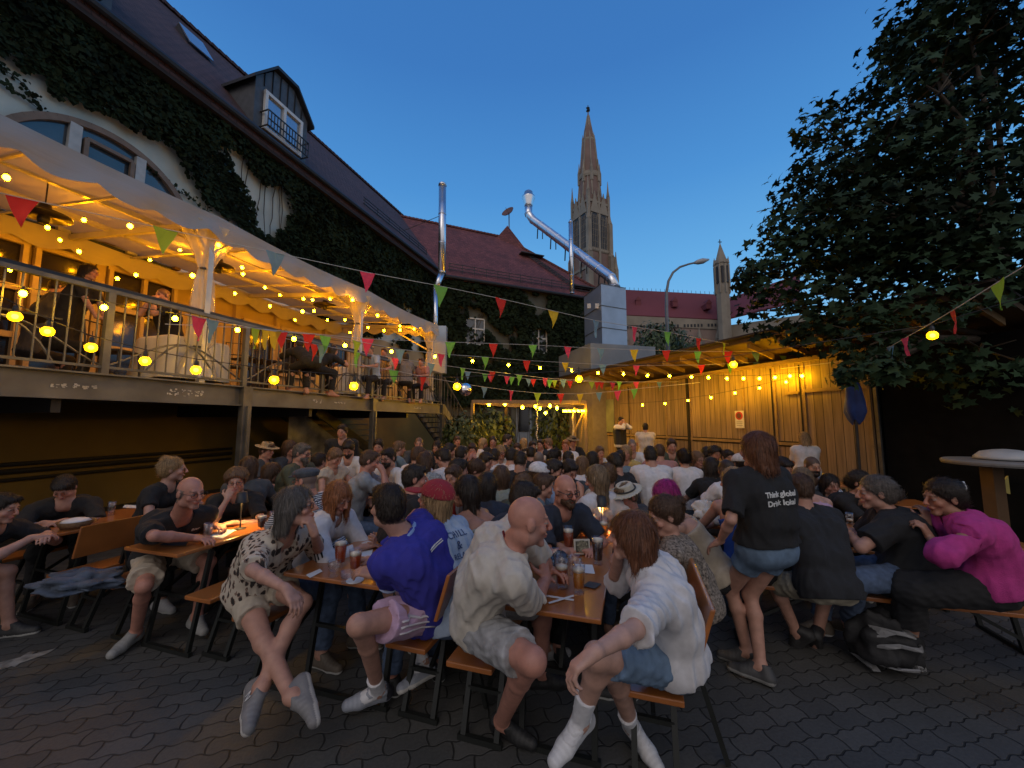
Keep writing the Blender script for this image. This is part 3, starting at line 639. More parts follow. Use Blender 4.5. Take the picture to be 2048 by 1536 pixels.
for x in (-1, 1):
    for y in (-1, 1):
        for k, (w_, za, zb, zc_, o) in enumerate(((1.1, 0, cz(520), cz(500), .25), (.85, cz(520), cz(455), cz(430), .15), (.55, cz(455), cz(400), cz(370), .0))):
            pinn(g, T_(x*(hwb+o), y*(hwb+o), 0), w_, za, zb, zc_)
for x, y in ((0, -1), (-1, 0), (1, 0), (0, 1)): pinn(g, T_(x*hwb, y*hwb, 0), .5, cz(560), cz(408), cz(388))
for x, y in ((-1, -1), (1, -1)): pinn(g, T_(x*(hwb+.9), y*(hwb+.9), 0), .7, 0, cz(545), cz(510))
bt = g.build('buttress', M_stone, tw)
# lancet windows on the two visible faces
def lancet(mb, o, ax, nrm, w, z0, z1, th=.05, n=7):
    pts = [o-ax*w/2+Z*z0, o+ax*w/2+Z*z0]; zs = z1-w*1.1
    for i in range(n+1): a = i/n; pts.append(o+ax*(w/2)*(math.cos(a*math.pi/2))+Z*(zs+(z1-zs)*math.sin(a*math.pi/2)))
    for i in range(n-1, -1, -1): a = i/n; pts.append(o-ax*(w/2)*(math.cos(a*math.pi/2))+Z*(zs+(z1-zs)*math.sin(a*math.pi/2)))
    mb.poly([p+nrm*th for p in pts], -nrm*th*.9); return pts
def lanc(o, ax, nrm, w, z0, z1, par):
    g = MB(); lancet(g, o, ax, nrm, w+.4, z0-.2, z1+.5, .12); sr = g.build('window', M_stone, par)
    g = MB(); lancet(g, o, ax, nrm, w, z0, z1, .16); g.build('opening', mat('louvre_dark', (.02, .022, .028), .6), sr)
    g = MB(); 
    for k in range(-1, 2): g.bar(o+ax*k*w*.28+nrm*.2+Z*z0, o+ax*k*w*.28+nrm*.2+Z*(z1-w*.6), .07)
    for i in range(6): zz = z0+(z1-z0)*.15*(i+.4); g.bar(o-ax*w*.46+nrm*.2+Z*zz, o+ax*w*.46+nrm*.2+Z*zz, .05)
    g.build('tracery', M_stone, sr)
for nrm, ax in ((-a2, a1), (-a1, a2), (a1, a2)):
    for k in (-.42, .42):
        if nrm == a1 and k < 0: continue
        lanc(Tc+nrm*hwb+ax*k*hwb*1.05, ax, nrm, 1.6, cz(512), cz(436), tw)
    g = MB(); 
    for k in (-.42, .42):
        o = Tc+nrm*(hwb+.15)+ax*k*hwb*1.05; g.poly([o-ax*1.15+Z*cz(440), o+ax*1.15+Z*cz(440), o+Z*cz(398)], nrm*.15)
    g.build('gable', M_stone, tw)
g = MB(); ctr = Tc
g.lathe(ctr, [(2.55, cz(410)), (2.1, cz(355)), (1.35, cz(285)), (1.25, cz(283)), (.95, cz(262)), (.16, cz(232)), (.1, cz(222))], 8); sp_ = g.build('spire', M_brk, tw)
g = MB()
for k in range(8):
    a = 2*math.pi*(k+.0)/8; 
    x0, y0 = math.cos(a), math.sin(a)
    for (r0, z0, r1, z1) in ((2.6, cz(410), 1.38, cz(285)), (1.2, cz(283), .18, cz(232))): g.bar(ctr+Vector((x0*r0, y0*r0, z0)), ctr+Vector((x0*r1, y0*r1, z1)), .22)
    p = ctr+Vector((x0*2.2, y0*2.2, 0)); pinn(g, p, .5, cz(372), cz(348), cz(328))
    p = ctr+Vector((x0*1.3, y0*1.3, 0)); pinn(g, p, .28, cz(292), cz(280), cz(270))
g.lathe(ctr, [(2.35, cz(362)), (2.45, cz(358)), (2.3, cz(352))], 8); g.lathe(ctr, [(1.3, cz(288)), (1.45, cz(284)), (1.3, cz(281))], 8)
g.build('rib', M_stone, sp_)
g = MB(); g.lathe(ctr+Z*cz(224), [(.1, 0), (.45, .25), (.12, .6), (.4, .9), (.1, 1.2)], 8); g.bar(ctr+Z*cz(228), ctr+Z*cz(211), .16); g.bar(ctr+Z*cz(217)-a1*.5, ctr+Z*cz(217)+a1*.5, .14); g.build('finial', M_dark, sp_)
# nave
Ya, Yb = 74, 66
def nv(px, py, Y): return at(px, py, Y)
e0, e1 = nv(1225, 628, Ya), nv(1455, 639, Yb+6); r0, r1 = nv(1225, 578, Ya+5), nv(1455, 590, Yb+11)
g = MB(); g.poly([e0, e1, r1, r0], (0, .2, -.3)); nr = g.build('nave_roof', M_croof, CH)
g = MB()
n_ = 26
for i in range(n_): p = r0.lerp(r1, i/n_); g.bar(p, p+Z*.55, .06)
g.build('ridge_cresting', M_dark, nr)
g = MB()
for px, py, Y in ((1275, 607, 76), (1348, 609, 74.5), (1415, 613, 73)):
    c = nv(px, py, Y); g.hexa([c+Vector((x*.5, y, z)) for z in (-.6, .5) for x, y in ((-1, -.6), (1, -.6), (1, 2), (-1, 2))]); g.add([c+Vector(q) for q in ((-.6, -.7, .5), (.6, -.7, .5), (0, -.7, 1.3), (0, 2, 1.3))], [(0, 1, 2), (1, 3, 2), (0, 2, 3)])
g.build('roof_dormer', M_croof, nr)
wt = e0.copy(); 
def wq(mb, a, b, z0, z1, off): 
    a, b = Vector(a), Vector(b); d = Vector((0, -off, 0)); mb.hexa([Vector((p.x, p.y+q, z if z < 1 else p.z+z-zt)) for z in (z0, z1) for p, q in ((a, -off), (b, -off), (b, 1.5), (a, 1.5))])
zt = min(e0.z, e1.z)
g = MB(); wq(g, e0, e1, 0, zt-.1, -.3); nw = g.build('nave_wall', mat('pale_brick', (.25, .18, .15), .9, var=.15, vscale=.4), CH)
g = MB(); wq(g, e0, e1, zt-2.0, zt-.05, -.1); g.build('frieze', M_stone, nw)
g = MB(); 
for i in range(34):
    if i % 7 == 6: continue
    p = e0.lerp(e1, (i+.5)/34); g.box((p.x, p.y+.08, zt-1.0), (.32, .1, .55))
g.build('frieze_opening', mat('louvre_dark', (0, 0, 0)), nw)
dr_ = (e1-e0); dr_.z = 0; dl = dr_.length; dr_ = dr_.normalized(); nn = Vector((dr_.y, -dr_.x, 0))
for i in range(6):
    p = e0+(e1-e0)*((i+.7)/6.3); p.z = 0
    g = MB(); g.box(p+nn*.2+Z*(zt/2-2), (.7, .9, zt-3.5)); g.lathe(p+nn*.4+Z*(zt-3.8), [(.55, 0), (.5, .3), (.05, 2.2)], 6); g.build('nave_buttress', M_stone, nw)
for i in range(7):
    p = e0+(e1-e0)*((i+.2)/6.3); p.z = 0
    if i < 6:
        g = MB(); lancet(g, p-nn*.05, dr_, nn, 1.9, zt-10, zt-4.6, .12); w_ = g.build('window', M_stone, nw)
        g = MB()
        for k in (-.45, .45): lancet(g, p+dr_*k-nn*.05, dr_, nn, .62, zt-10, zt-5.4, .2)
        g.build('light', mat('church_glass', (.10, .13, .17), .2), w_)
g = MB(); wq(g, e0-nn*-4, e1-nn*-4, 0, zt-5.5, -.3); 
g = MB()
zr = nv(1470, 600, 70).z
g.poly([nv(1440, 640, 71), nv(1600, 600, 62), nv(1600, 548, 66), nv(1452, 598, 76)], (0, .2, -.3)); g.build('transept_roof', M_croof, CH)
a, b = nv(1452, 645, 71.2), nv(1640, 622, 62.2)
g = MB(); g.hexa([Vector((p.x, p.y+q, z)) for z in (0, min(a.z, b.z)-.2) for p, q in ((a, 0), (b, 0), (b, 3), (a, 3))]); g.build('transept_wall', M_stone, CH)
# small turret
tc = nv(1446, 600, 70); tc.z = 0
def tz(py): return at(1446, py, 70).z
g = MB(); g.lathe(tc, [(1.15, 0), (1.15, tz(530)), (1.35, tz(528)), (1.3, tz(522)), (.95, tz(520)), (.05, tz(487))], 8); tu = g.build('turret', M_stone, CH)
g = MB()
for k in range(8): a = math.pi*k/4; p = tc+Vector((math.cos(a)*1.25, math.sin(a)*1.25, 0)); g.box(p+Z*(tz(560)), (.25, .25, 5.5)); g.lathe(p+Z*tz(530), [(.2, 0), (.04, 1.3)], 6)
g.build('turret_shaft', M_stone, tu)
g = MB()
for k in range(8): a = math.pi*(k+.5)/4; p = tc+Vector((math.cos(a)*1.08, math.sin(a)*1.08, 0)); g.box(p+Z*tz(552), (.35, .35, 3.2))
g.build('turret_opening', mat('louvre_dark', (0, 0, 0)), tu)
g = MB(); g.bar(tc+Z*tz(490), tc+Z*tz(479), .12); g.bar(tc+Z*tz(484)-Vector((.35, 0, 0)), tc+Z*tz(484)+Vector((.35, 0, 0)), .12); g.build('cross', M_dark, tu)
# ---- street lamp behind the shed
SL = empty('street_lamp', at(1333, 843, 24), 'curved grey street lamp rising behind the wooden shed', 'street lamp')
b0 = at(1333, 620, 24); b0.z = 0
pts = [b0, at(1333, 620, 24), at(1333, 585, 24), at(1337, 562, 24), at(1346, 545, 24), at(1360, 534, 24), at(1378, 528, 24), at(1392, 525, 24)]
g = MB(); g.tube(pts, [.12, .1, .09, .08, .075, .07, .06, .06], 12); g.build('pole', mat('lamp_pole', (.16, .17, .18), .5, .3), SL, True)
g = MB(); h0, h1 = at(1388, 526, 24), at(1418, 519, 24); g.tube([h0, h0.lerp(h1, .25), h0.lerp(h1, .6), h1], [.07, .16, .18, .05], 12); g.build('lamp_head', mat('lamp_head', (.35, .36, .37), .4), SL, True)

# ---- leaves
def leaf_mesh(name, m, parent, pts, sizes, nrms, shape='ivy', seed=1, downs=None):
    """many small leaves, one mesh: pts Nx3, nrms Nx3"""
    rs = np.random.RandomState(seed); n = len(pts)
    if shape == 'star':
        a = np.array([90, 60, 32, 8, -25, -58, -90, -122, -155, 172, 148, 120])*math.pi/180; r = np.array([1, .5, .9, .45, .72, .34, .22, .34, .72, .45, .9, .5])
    elif shape == 'ivy':
        a = np.array([-90, -25, 25, 90, 155, 205])*math.pi/180; r = np.array([1, .75, .5, .55, .5, .75])
    else:
        a = np.array([-90, 0, 90, 180])*math.pi/180; r = np.array([1, .45, 1, .45])
    k = len(a); q = np.stack([np.cos(a)*r, np.sin(a)*r], 1)
    nr = nrms+rs.normal(0, .45, (n, 3)); nr /= np.linalg.norm(nr, axis=1)[:, None]
    up = np.array([0, 0, 1.0])+rs.normal(0, .5, (n, 3)); x = np.cross(up, nr); x /= np.linalg.norm(x, axis=1)[:, None]+1e-9; y = np.cross(nr, x)
    v = pts[:, None, :]+(x[:, None, :]*q[None, :, 0, None]+y[:, None, :]*q[None, :, 1, None])*sizes[:, None, None]
    bend = (np.abs(q[:, 0])**2)[None, :, None]*nr[:, None, :]*sizes[:, None, None]*-.35
    v = (v+bend).reshape(-1, 3)
    me = bpy.data.meshes.new(name); me.vertices.add(n*k); me.vertices.foreach_set('co', v.astype(np.float32).ravel())
    me.loops.add(n*k); me.loops.foreach_set('vertex_index', np.arange(n*k, dtype=np.int32)); me.polygons.add(n)
    me.polygons.foreach_set('loop_start', np.arange(n, dtype=np.int32)*k); me.polygons.foreach_set('loop_total', np.full(n, k, dtype=np.int32))
    me.update(); me.validate(); me.materials.append(m)
    return link(name, me, parent)
rs = np.random.RandomState(3)
zb_pts = [(-5, 7.5), (2.6, 7.55), (3.1, 7.7), (3.6, 7.95), (3.72, 7.62), (4.3, 7.9), (5.0, 7.98), (5.5, 7.9), (6.0, 7.5), (6.4, 7.1), (6.9, 6.9), (7.3, 6.9), (8.2, 6.8), (8.8, 6.1), (9.5, 5.5), (10.5, 5.1), (20, 4.9)]
bs, bz = zip(*zb_pts)
P = []; Nn = []; Sz = []
tries = 60000; ss = rs.uniform(.5, 19.3, tries); zz = rs.uniform(4.9, 9.72, tries)
for s, z in zip(ss, zz):
    zb_ = np.interp(s, bs, bz)+.28*fbm(s, 1.7, 2.2)
    dn = fbm(s, z, .9)
    if z < zb_: continue
    if z < zb_+2.2 and s > 6.6 and dn < -.16-.10*(z-zb_-.8): continue
    if rs.rand() < .25*(s > 10): continue
    th = .10+.22*max(0, fbm(s+9, z, .7)+.4)*rs.rand()
    P.append(F(s, 10.1-th, z)); Nn.append(N*-1+Z*.25); Sz.append(rs.uniform(.05, .105)*(1 if s < 9 else 1.35))
IV = empty('ivy', F(8, 10, 2.3), 'thick dark ivy hanging over the white house wall below the eaves', 'ivy')
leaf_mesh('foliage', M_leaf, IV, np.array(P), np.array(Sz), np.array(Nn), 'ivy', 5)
g = MB(); rr = random.Random(11)
def vine(s, z, ds, dz, n, mb, r=.012):
    pts = []
    for i in range(n): pts.append(F(s, 10.06, z)); s += ds+rr.uniform(-.05, .05); z += dz+rr.uniform(-.06, .06)
    mb.tube(pts, [r*(1-.7*i/n) for i in range(n)], 5); return pts
vp = []
for q in ((6.5, 7.3, -.02, -.12, 12), (5.2, 7.3, .12, -.04, 12), (5.3, 6.7, .11, -.02, 12), (6.6, 6.6, .09, -.09, 14), (6.9, 7.1, .1, -.12, 14), (5.7, 6.2, .15, -.02, 12), (8.0, 6.4, .1, -.07, 12), (2.7, 7.6, .1, -.05, 9), (7.4, 6.6, .05, -.12, 10), (3.0, 7.75, .09, -.05, 7)):
    vp += vine(*q, g)
for i in range(40): vine(rr.uniform(7, 19), rr.uniform(8.5, 9.6), rr.uniform(-.05, .05), -.3, rr.randint(6, 12), g, .016)
g.build('stem', M_bark, IV)
vp2 = [p+Vector((rr.gauss(0, .04), rr.gauss(0, .02), rr.gauss(0, .04)))-N*.04 for p in vp for _ in range(7)]
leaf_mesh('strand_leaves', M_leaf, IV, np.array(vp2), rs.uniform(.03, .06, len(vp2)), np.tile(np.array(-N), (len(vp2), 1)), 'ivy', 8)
# ivy on the cross wing
P = []; Sz = []; Nn = []
for _ in range(30000):
    a, z = rs.uniform(-.8, 10.6), rs.uniform(2.6, 9.6)
    if fbm(a+3, z, .8) < -.36: continue
    if any(abs(a-wa) < .62 and abs(z-wz) < .8 for wa, wz in ((2.1, 6.8), (6.2, 6.6), (8.6, 4.4))) and rs.rand() < .93: continue
    P.append(X(a, -.02-.35*rs.rand(), z)); Nn.append(-P2+Z*.3); Sz.append(rs.uniform(.10, .19))
IV2 = empty('ivy', X(4, 0, 0), 'dark ivy covering the far wing under the red roof', 'ivy')
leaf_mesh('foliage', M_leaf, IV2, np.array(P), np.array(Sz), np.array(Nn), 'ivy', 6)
g = MB()
for i in range(26):
    a = rr.uniform(0, 10); pts = [X(a+rr.uniform(-.1, .1)+j*rr.uniform(-.1, .1), .04, .2+j*1.1) for j in range(8)]; g.tube(pts, .03, 5)
g.build('stem', M_bark, IV2)
# ---- shrubs
def bush(name, lab, cat, c, r, n, size, m=M_leaf, shape='oval', group=None):
    t = empty(name, (c[0], c[1], 0), lab, cat, group); c = Vector(c); P = []; Nn = []
    for _ in range(n):
        d = Vector((rs.normal(), rs.normal(), rs.normal())).normalized(); k = rs.uniform(.55, 1.05)*(1+.25*fbm(d.x*2+c.x, d.z*2, 1.2)); P.append(c+Vector((d.x*r[0], d.y*r[1], d.z*r[2]))*k); Nn.append(d)
    leaf_mesh('foliage', m, t, np.array(P), rs.uniform(size*.6, size*1.2, n), np.array(Nn), shape, 9)
    for k in range(4): g = MB(); g.tube([(c.x+k*.03, c.y, 0), tuple(c+Vector((rr.uniform(-.5, .5)*r[0], rr.uniform(-.5, .5)*r[1], 0)))], [.03, .012], 6); g.build('stem', M_bark, t)
M_bush = mat('bush_leaf', (.05, .075, .022), .55, var=.5, vscale=2)
b = at(925, 878, 12.3); bush('bush', 'leafy green bush at the foot of the steel stairs', 'bush', (b.x, b.y, 1.0), (.75, .6, .95), 1500, .10, M_bush)
b = at(980, 862, 15.5); bush('bush', 'rounded palm-like bush under the left of the pergola', 'bush', (b.x, b.y, 1.1), (1.1, .7, 1.2), 1400, .15, M_bush)
b = at(1118, 862, 17.5); bush('bush', 'dark green bush right of the glazed back door', 'bush', (b.x, b.y, 1.2), (1.3, .8, 1.5), 1400, .14, M_bush)
b = at(1320, 690, 40); bush('small_tree', 'small tree in front of the church nave left of the street lamp', 'tree', (b.x, b.y, b.z-.5), (2.9, 2, 3.0), 2600, .24, M_bush)
b = at(1372, 700, 42); bush('small_tree', 'green tree top in front of the church nave right of the street lamp', 'tree', (b.x, b.y, b.z-1.2), (2.6, 2, 2.6), 2000, .24, M_bush)
# ---- the plane tree on the right
TR = empty('plane_tree', (8.2, 6.0, 0), 'big dark leafy tree filling the right side over the shed', 'tree')
blobs = [(1985, 70, 6.2, 1.35), (1930, 30, 5.6, 1.0), (1850, 170, 5.6, .9), (1760, 400, 5.5, .9), (1870, 110, 6.0, 1.0), (1965, 230, 6.0, 1.4), (1800, 290, 6.0, 1.15), (1690, 340, 6.0, .95), (1610, 430, 6.1, .72), (1680, 470, 6.0, 1.0),
         (1560, 540, 6.3, .70), (1800, 450, 5.8, 1.1), (1920, 420, 5.7, 1.2), (1660, 590, 6.0, .80), (1790, 590, 5.6, .9), (1540, 620, 6.6, .55), (1900, 590, 5.5, .95),
         (2010, 560, 5.3, 1.0), (1620, 655, 6.2, .5), (1740, 690, 5.4, .5), (1840, 700, 5.6, .55), (1950, 720, 5.6, .7), (2080, 250, 5.8, 1.4), (2100, 450, 5.6, 1.2), (2080, 690, 5.4, .9),
         (1700, 745, 5.0, .24), (1765, 745, 5.0, .25), (2250, 100, 6, 1.7), (2250, 400, 6, 1.6), (1820, 60, 6.1, .5), (1640, 250, 6.2, .42), (1500, 560, 6.6, .35)]
P = []; Nn = []; Sz = []
for bi, (px, py, Y, r) in enumerate(blobs):
    c = at(px, py, Y); n = int((900 if px < 2090 else 350)*r**2.2)+60
    for _ in range(n):
        d = Vector((rs.normal(), rs.normal(), rs.normal()*.85)).normalized(); k = rs.uniform(.35, 1.0)**.6*(1+.42*fbm(d.x*1.7+bi*3.1, d.z*1.7+d.y, 1.4))
        p = c+d*r*k
        if fbm(p.x*1.1+p.y*.7, p.z*1.6, .9) < -.27 or fbm(p.x+p.y*.4+7, p.z*1.5, 2.4) < -.20: continue
        P.append(p); Nn.append(d*.6+Z*.7); Sz.append(rs.uniform(.06, .13))
leaf_mesh('crown', M_leafd, TR, np.array(P), np.array(Sz), np.array(Nn), 'star', 12)
g = MB(); base = Vector((8.2, 6.1, 0))
trk = [base, base+Vector((-.1, 0, 1.5)), base+Vector((-.15, 0, 3.0)), base+Vector((-.4, -.1, 4.2)), base+Vector((-.6, -.1, 5.2)), base+Vector((-.7, 0, 6.0))]
g.tube(trk, [.32, .26, .23, .17, .10, .04], 12); tk = g.build('trunk', M_bark, TR, True)
g = MB()
for i, (px, py, Y, r) in enumerate(blobs):
    c = at(px, py, Y)
    if px > 2090: continue
    a = trk[2+min(3, i % 3)] if c.z > 4 else trk[2]; m1 = a.lerp(c, .5)+Vector((rr.uniform(-.2, .2), rr.uniform(-.2, .2), rr.uniform(.1, .5)))
    g.tube([a, a.lerp(m1, .5), m1, m1.lerp(c, .6)+Vector((0, 0, .1)), c], [.07, .055, .04, .025, .012], 6)
    for k in range(4): e_ = c+Vector((rr.gauss(0, .5), rr.gauss(0, .5), rr.gauss(0, .4)))*r; g.tube([m1.lerp(c, .7), e_], [.018, .006], 5)
g.build('limb', M_bark, TR, True)
# closed blue parasol
PA = empty('parasol', at(1722, 955, 7.0), 'closed dark blue parasol on a dark pole in front of the shed door', 'parasol')
p0 = at(1706, 770, 6.6); p1 = at(1722, 985, 6.6); dx = (p0-p1).normalized()
g = MB(); b0 = p1.copy(); b0.z = 0; g.tube([b0+Vector((.03, 0, 0)), p1, p0+dx*.15], .025, 8); g.build('pole', M_dark, PA)
g = MB(); n = 24; prof = [(.02, .14), (.07, .08), (.10, -.05), (.13, -.3), (.14, -.42), (.09, -.56), (.04, -.64)]; vs = []
x_, y_ = Vector((1, 0, 0)), Vector((0, 1, 0))
for r, h in prof:
    for k in range(n): a = 2*math.pi*k/n; q = r*(1+.25*math.cos(a*4+h*3)+.1*math.sin(a*9)); vs.append(p0+dx*h+x_*q*math.cos(a)+y_*q*math.sin(a)+Z*(.05*math.sin(a*2)*(h < -.4)))
g.add(vs, [(i*n+k, i*n+(k+1) % n, (i+1)*n+(k+1) % n, (i+1)*n+k) for i in range(len(prof)-1) for k in range(n)])
g.build('cover', mat('parasol_blue', (.022, .055, .22), .7, var=.2, bump=.3, bscale=8), PA, True)
# high table at the right edge
HT = empty('high_table', at(1990, 1060, 4.6), 'tall round standing table with wooden post at the right edge', 'table')
tcn = atz(2000, 922, 1.22); 
tcn = at(2003, 926, 4.6)
g = MB(); g.lathe(tcn, [(.48, -.02), (.49, 0), (.49, .02), (.47, .035)], 32); g.build('table_top', mat('grey_table', (.17, .17, .165), .5), HT)
g = MB(); g.box((tcn.x-.13, tcn.y, tcn.z/2), (.13, .13, tcn.z-.02)); g.build('post', mat('dark_timber', (.10, .055, .025), .7), HT)
g = MB(); g.box((tcn.x-.13, tcn.y, .03), (.6, .6, .06)); g.build('foot', M_dark, HT)
g = MB(); g.lathe(tcn+Vector((.06, 0, .045)), [(.26, 0), (.255, .03), (.2, .085), (.1, .11), (.02, .118)], 24); tag(g.build('serving_cover', mat('white_cover', (.36, .38, .39), .5), None, True), 'pale domed cover lying on the tall table', 'cover')
g = MB(); q = at(2003, 975, 5.6)
ar = [(-.22, .20), (-.16, .28), (.05, .09), (.12, .17), (.2, -.12), (-.12, -.02), (-.04, .03)]
g.poly([q+Vector((x, 0, z)) for x, z in ar], (0, .02, 0)); tag(g.build('arrow_sign', mat('dull_yellow', (.40, .34, .10), .7)), 'yellow arrow sign pointing down right behind the tall table', 'sign')
# ================================================================ bunting and string lights
FLAGC = dict(r=(.55, .035, .025), g=(.16, .50, .10), l=(.32, .52, .04), b=(.16, .33, .52), p=(.62, .06, .16), y=(.62, .50, .03))
def cloth_flag(k):
    return MATS.get('flag_'+k) or cloth_mat('flag_'+k, FLAGC[k], .45)
M_cord = mat('white_cord', (.55, .55, .52), .7); M_cable = mat('black_cable', (.015, .013, .012), .6)
def ipx(kn, px):
    kn = sorted(kn); xs = [k[0] for k in kn]
    return float(np.interp(px, xs, [k[1] for k in kn])), float(np.interp(px, xs, [k[2] for k in kn]))
def bunting(kn, flags, lab, h=.29, w=.2):
    P = [at(*k) for k in kn]; t = empty('bunting', P[0], lab, 'bunting', 'strings of coloured pennants over the beer garden')
    g = MB(); g.tube(P, .0045, 5); g.build('cord', M_cord, t)
    cnt = 0
    for px, c in flags:
        py, Y = ipx(kn, px); p = at(px, py, Y); q = at(px+4, *ipx(kn, px+4)); d = (q-p).normalized(); cnt += 1
        tw = rnd.uniform(-.25, .25); n = d.cross(Z).normalized(); dd = (d*math.cos(tw)+n*math.sin(tw)).normalized()
        k = rnd.uniform(.95, 1.05); vs = []; m = 6; ph = rnd.uniform(0, 6)
        for i in range(m+1):
            v = i/m; hw = w/2*(1-v)*k
            for j in (-1, 0, 1): vs.append(p+dd*(hw*j+.012*math.sin(v*4+ph)*v)-Z*(h*v*k)+n*(.022*math.sin(v*5+ph+j)*v+.012*(j*j)*(1-v)))
        g = MB(); g.add(vs, [(i*3+j, i*3+j+1, i*3+j+4, i*3+j+3) for i in range(m) for j in (0, 1)]); g.build('flag', cloth_flag(c), t, True)
    return t
bunting([(-60, 372, 3.0), (45, 396, 3.3), (330, 458, 3.9), (550, 505, 4.4), (735, 545, 4.9), (880, 572, 5.2), (1000, 597, 5.6), (1190, 641, 6.4), (1335, 664, 7.4), (1400, 677, 8.2), (1520, 700, 9.5), (1575, 705, 9.0)],
        [(45, 'r'), (332, 'l'), (551, 'b'), (735, 'p'), (881, 'g'), (1001, 'r'), (1106, 'y'), (1191, 'b'), (1268, 'p'), (1334, 'g'), (1396, 'r'), (1447, 'l'), (1492, 'b')], 'topmost long bunting with big pennants, red one at its left end, crossing above the canopy')
bunting([(330, 648, 4.5), (500, 656, 5.2), (740, 678, 6.2), (900, 684, 7), (1070, 690, 8), (1200, 697, 8.5), (1400, 703, 9), (1590, 702, 8.5)],
        [(735, 'p'), (900, 'g'), (986, 'r'), (1065, 'g'), (1135, 'p'), (1201, 'b'), (1268, 'y'), (1332, 'r'), (1395, 'g'), (1455, 'r'), (1512, 'b'), (1565, 'l')], 'second bunting from the top, crossing the metal plant box just above its base')
bunting([(370, 628, 3.9), (395, 634, 4.0), (510, 657, 4.6), (562, 664, 5), (617, 668, 5.4), (650, 672, 5.6), (713, 682, 6), (795, 698, 6.6), (882, 708, 7), (970, 714, 7.6), (1053, 721, 8.2), (1130, 725, 8.6), (1205, 729, 9), (1272, 731, 9.2), (1400, 730, 9.4), (1560, 722, 9)],
        [(397, 'p'), (424, 'b'), (510, 'l'), (531, 'y'), (549, 'y'), (562, 'r'), (617, 'r'), (650, 'g'), (713, 'l'), (800, 'b'), (882, 'p'), (970, 'g'), (1053, 'r'), (1130, 'y'), (1205, 'b'), (1272, 'p'), (1402, 'r'), (1460, 'g'), (1512, 'b')], 'third bunting down, starting with many small pennants in front of the terrace railing', .26, .18)
bunting([(560, 675, 5), (640, 690, 5.6), (713, 704, 6.2), (790, 716, 7), (862, 727, 7.6), (925, 736, 8.2), (1000, 745, 9), (1090, 756, 10), (1200, 763, 11), (1330, 764, 11.5), (1500, 756, 11)],
        [(628, 'r'), (644, 'b'), (713, 'g'), (790, 'p'), (862, 'b'), (925, 'g'), (984, 'r'), (1038, 'g'), (1090, 'p'), (1126, 'b'), (1238, 'g'), (1272, 'p'), (1318, 'b')], 'fourth bunting down, sagging from the railing past the far canopy end', .26, .18)
bunting([(700, 728, 6), (785, 740, 6.6), (845, 753, 7.2), (935, 769, 8.5), (968, 774, 9), (1022, 781, 9.5), (1075, 786, 10), (1160, 788, 10), (1235, 782, 10), (1268, 778, 10), (1400, 765, 10)],
        [(787, 'g'), (845, 'r'), (968, 'b'), (1022, 'p'), (1075, 'l'), (1121, 'r'), (1160, 'y'), (1198, 'b'), (1235, 'p'), (1268, 'g')], 'lowest bunting, sagging right above the wooden pergola', .26, .18)
bunting([(925, 742, 12), (1060, 758, 12.5), (1240, 766, 13), (1420, 760, 12)],
        [(935, 'b'), (970, 'g'), (980, 'p'), (1014, 'p'), (1023, 'g'), (1057, 'b'), (1066, 'r'), (1099, 'g'), (1109, 'l'), (1140, 'r'), (1183, 'l'), (1194, 'r'), (1203, 'r'), (1225, 'p'), (1300, 'b'), (1370, 'b')], 'farthest small bunting in front of the low sheet metal building', .27, .2)
bunting([(2090, 505, 2.6), (2048, 533, 2.8), (1995, 565, 3), (1915, 615, 3.4), (1865, 645, 4), (1812, 675, 4.6), (1783, 692, 5), (1755, 702, 5.4), (1737, 708, 5.7), (1690, 722, 6.3), (1540, 740, 9)],
        [(1998, 'l'), (1908, 'r'), (1812, 'p'), (1783, 'b'), (1755, 'l'), (1735, 'p')], 'bunting rising to the upper right corner in front of the tree', .24, .15)

def bulb_mat(name, col, s): return mat(name, (.8, .6, .2), .3, var=0, emit=col, estr=s)
M_bulb = bulb_mat('bulb_warm', (1, .48, .0035), 230.0)
M_bulbc = bulb_mat('bulb_canopy', (1, .345, .0025), 280.0)
M_core = bulb_mat('bulb_core', (1, .55, .006), 130.0)
def globe_mat():
    m = bpy.data.materials.new('amber_glass'); m.use_nodes = True; t = m.node_tree; L = t.links.new; b = t.nodes['Principled BSDF']
    b.inputs['Base Color'].default_value = (1, .75, .15, 1); b.inputs['Emission Color'].default_value = (1, .50, .01, 1); b.inputs['Emission Strength'].default_value = .75; b.inputs['Roughness'].default_value = .1
    tr = t.nodes.new('ShaderNodeBsdfTransparent'); tr.inputs[0].default_value = (1, .9, .6, 1); mx = t.nodes.new('ShaderNodeMixShader'); mx.inputs[0].default_value = .45
    L(tr.outputs[0], mx.inputs[1]); L(b.outputs[0], mx.inputs[2]); L(mx.outputs[0], t.nodes['Material Output'].inputs[0]); m.cycles.emission_sampling = 'NONE'; return m
M_globe = globe_mat()
M_socket = mat('bulb_socket', (.02, .02, .02), .5)
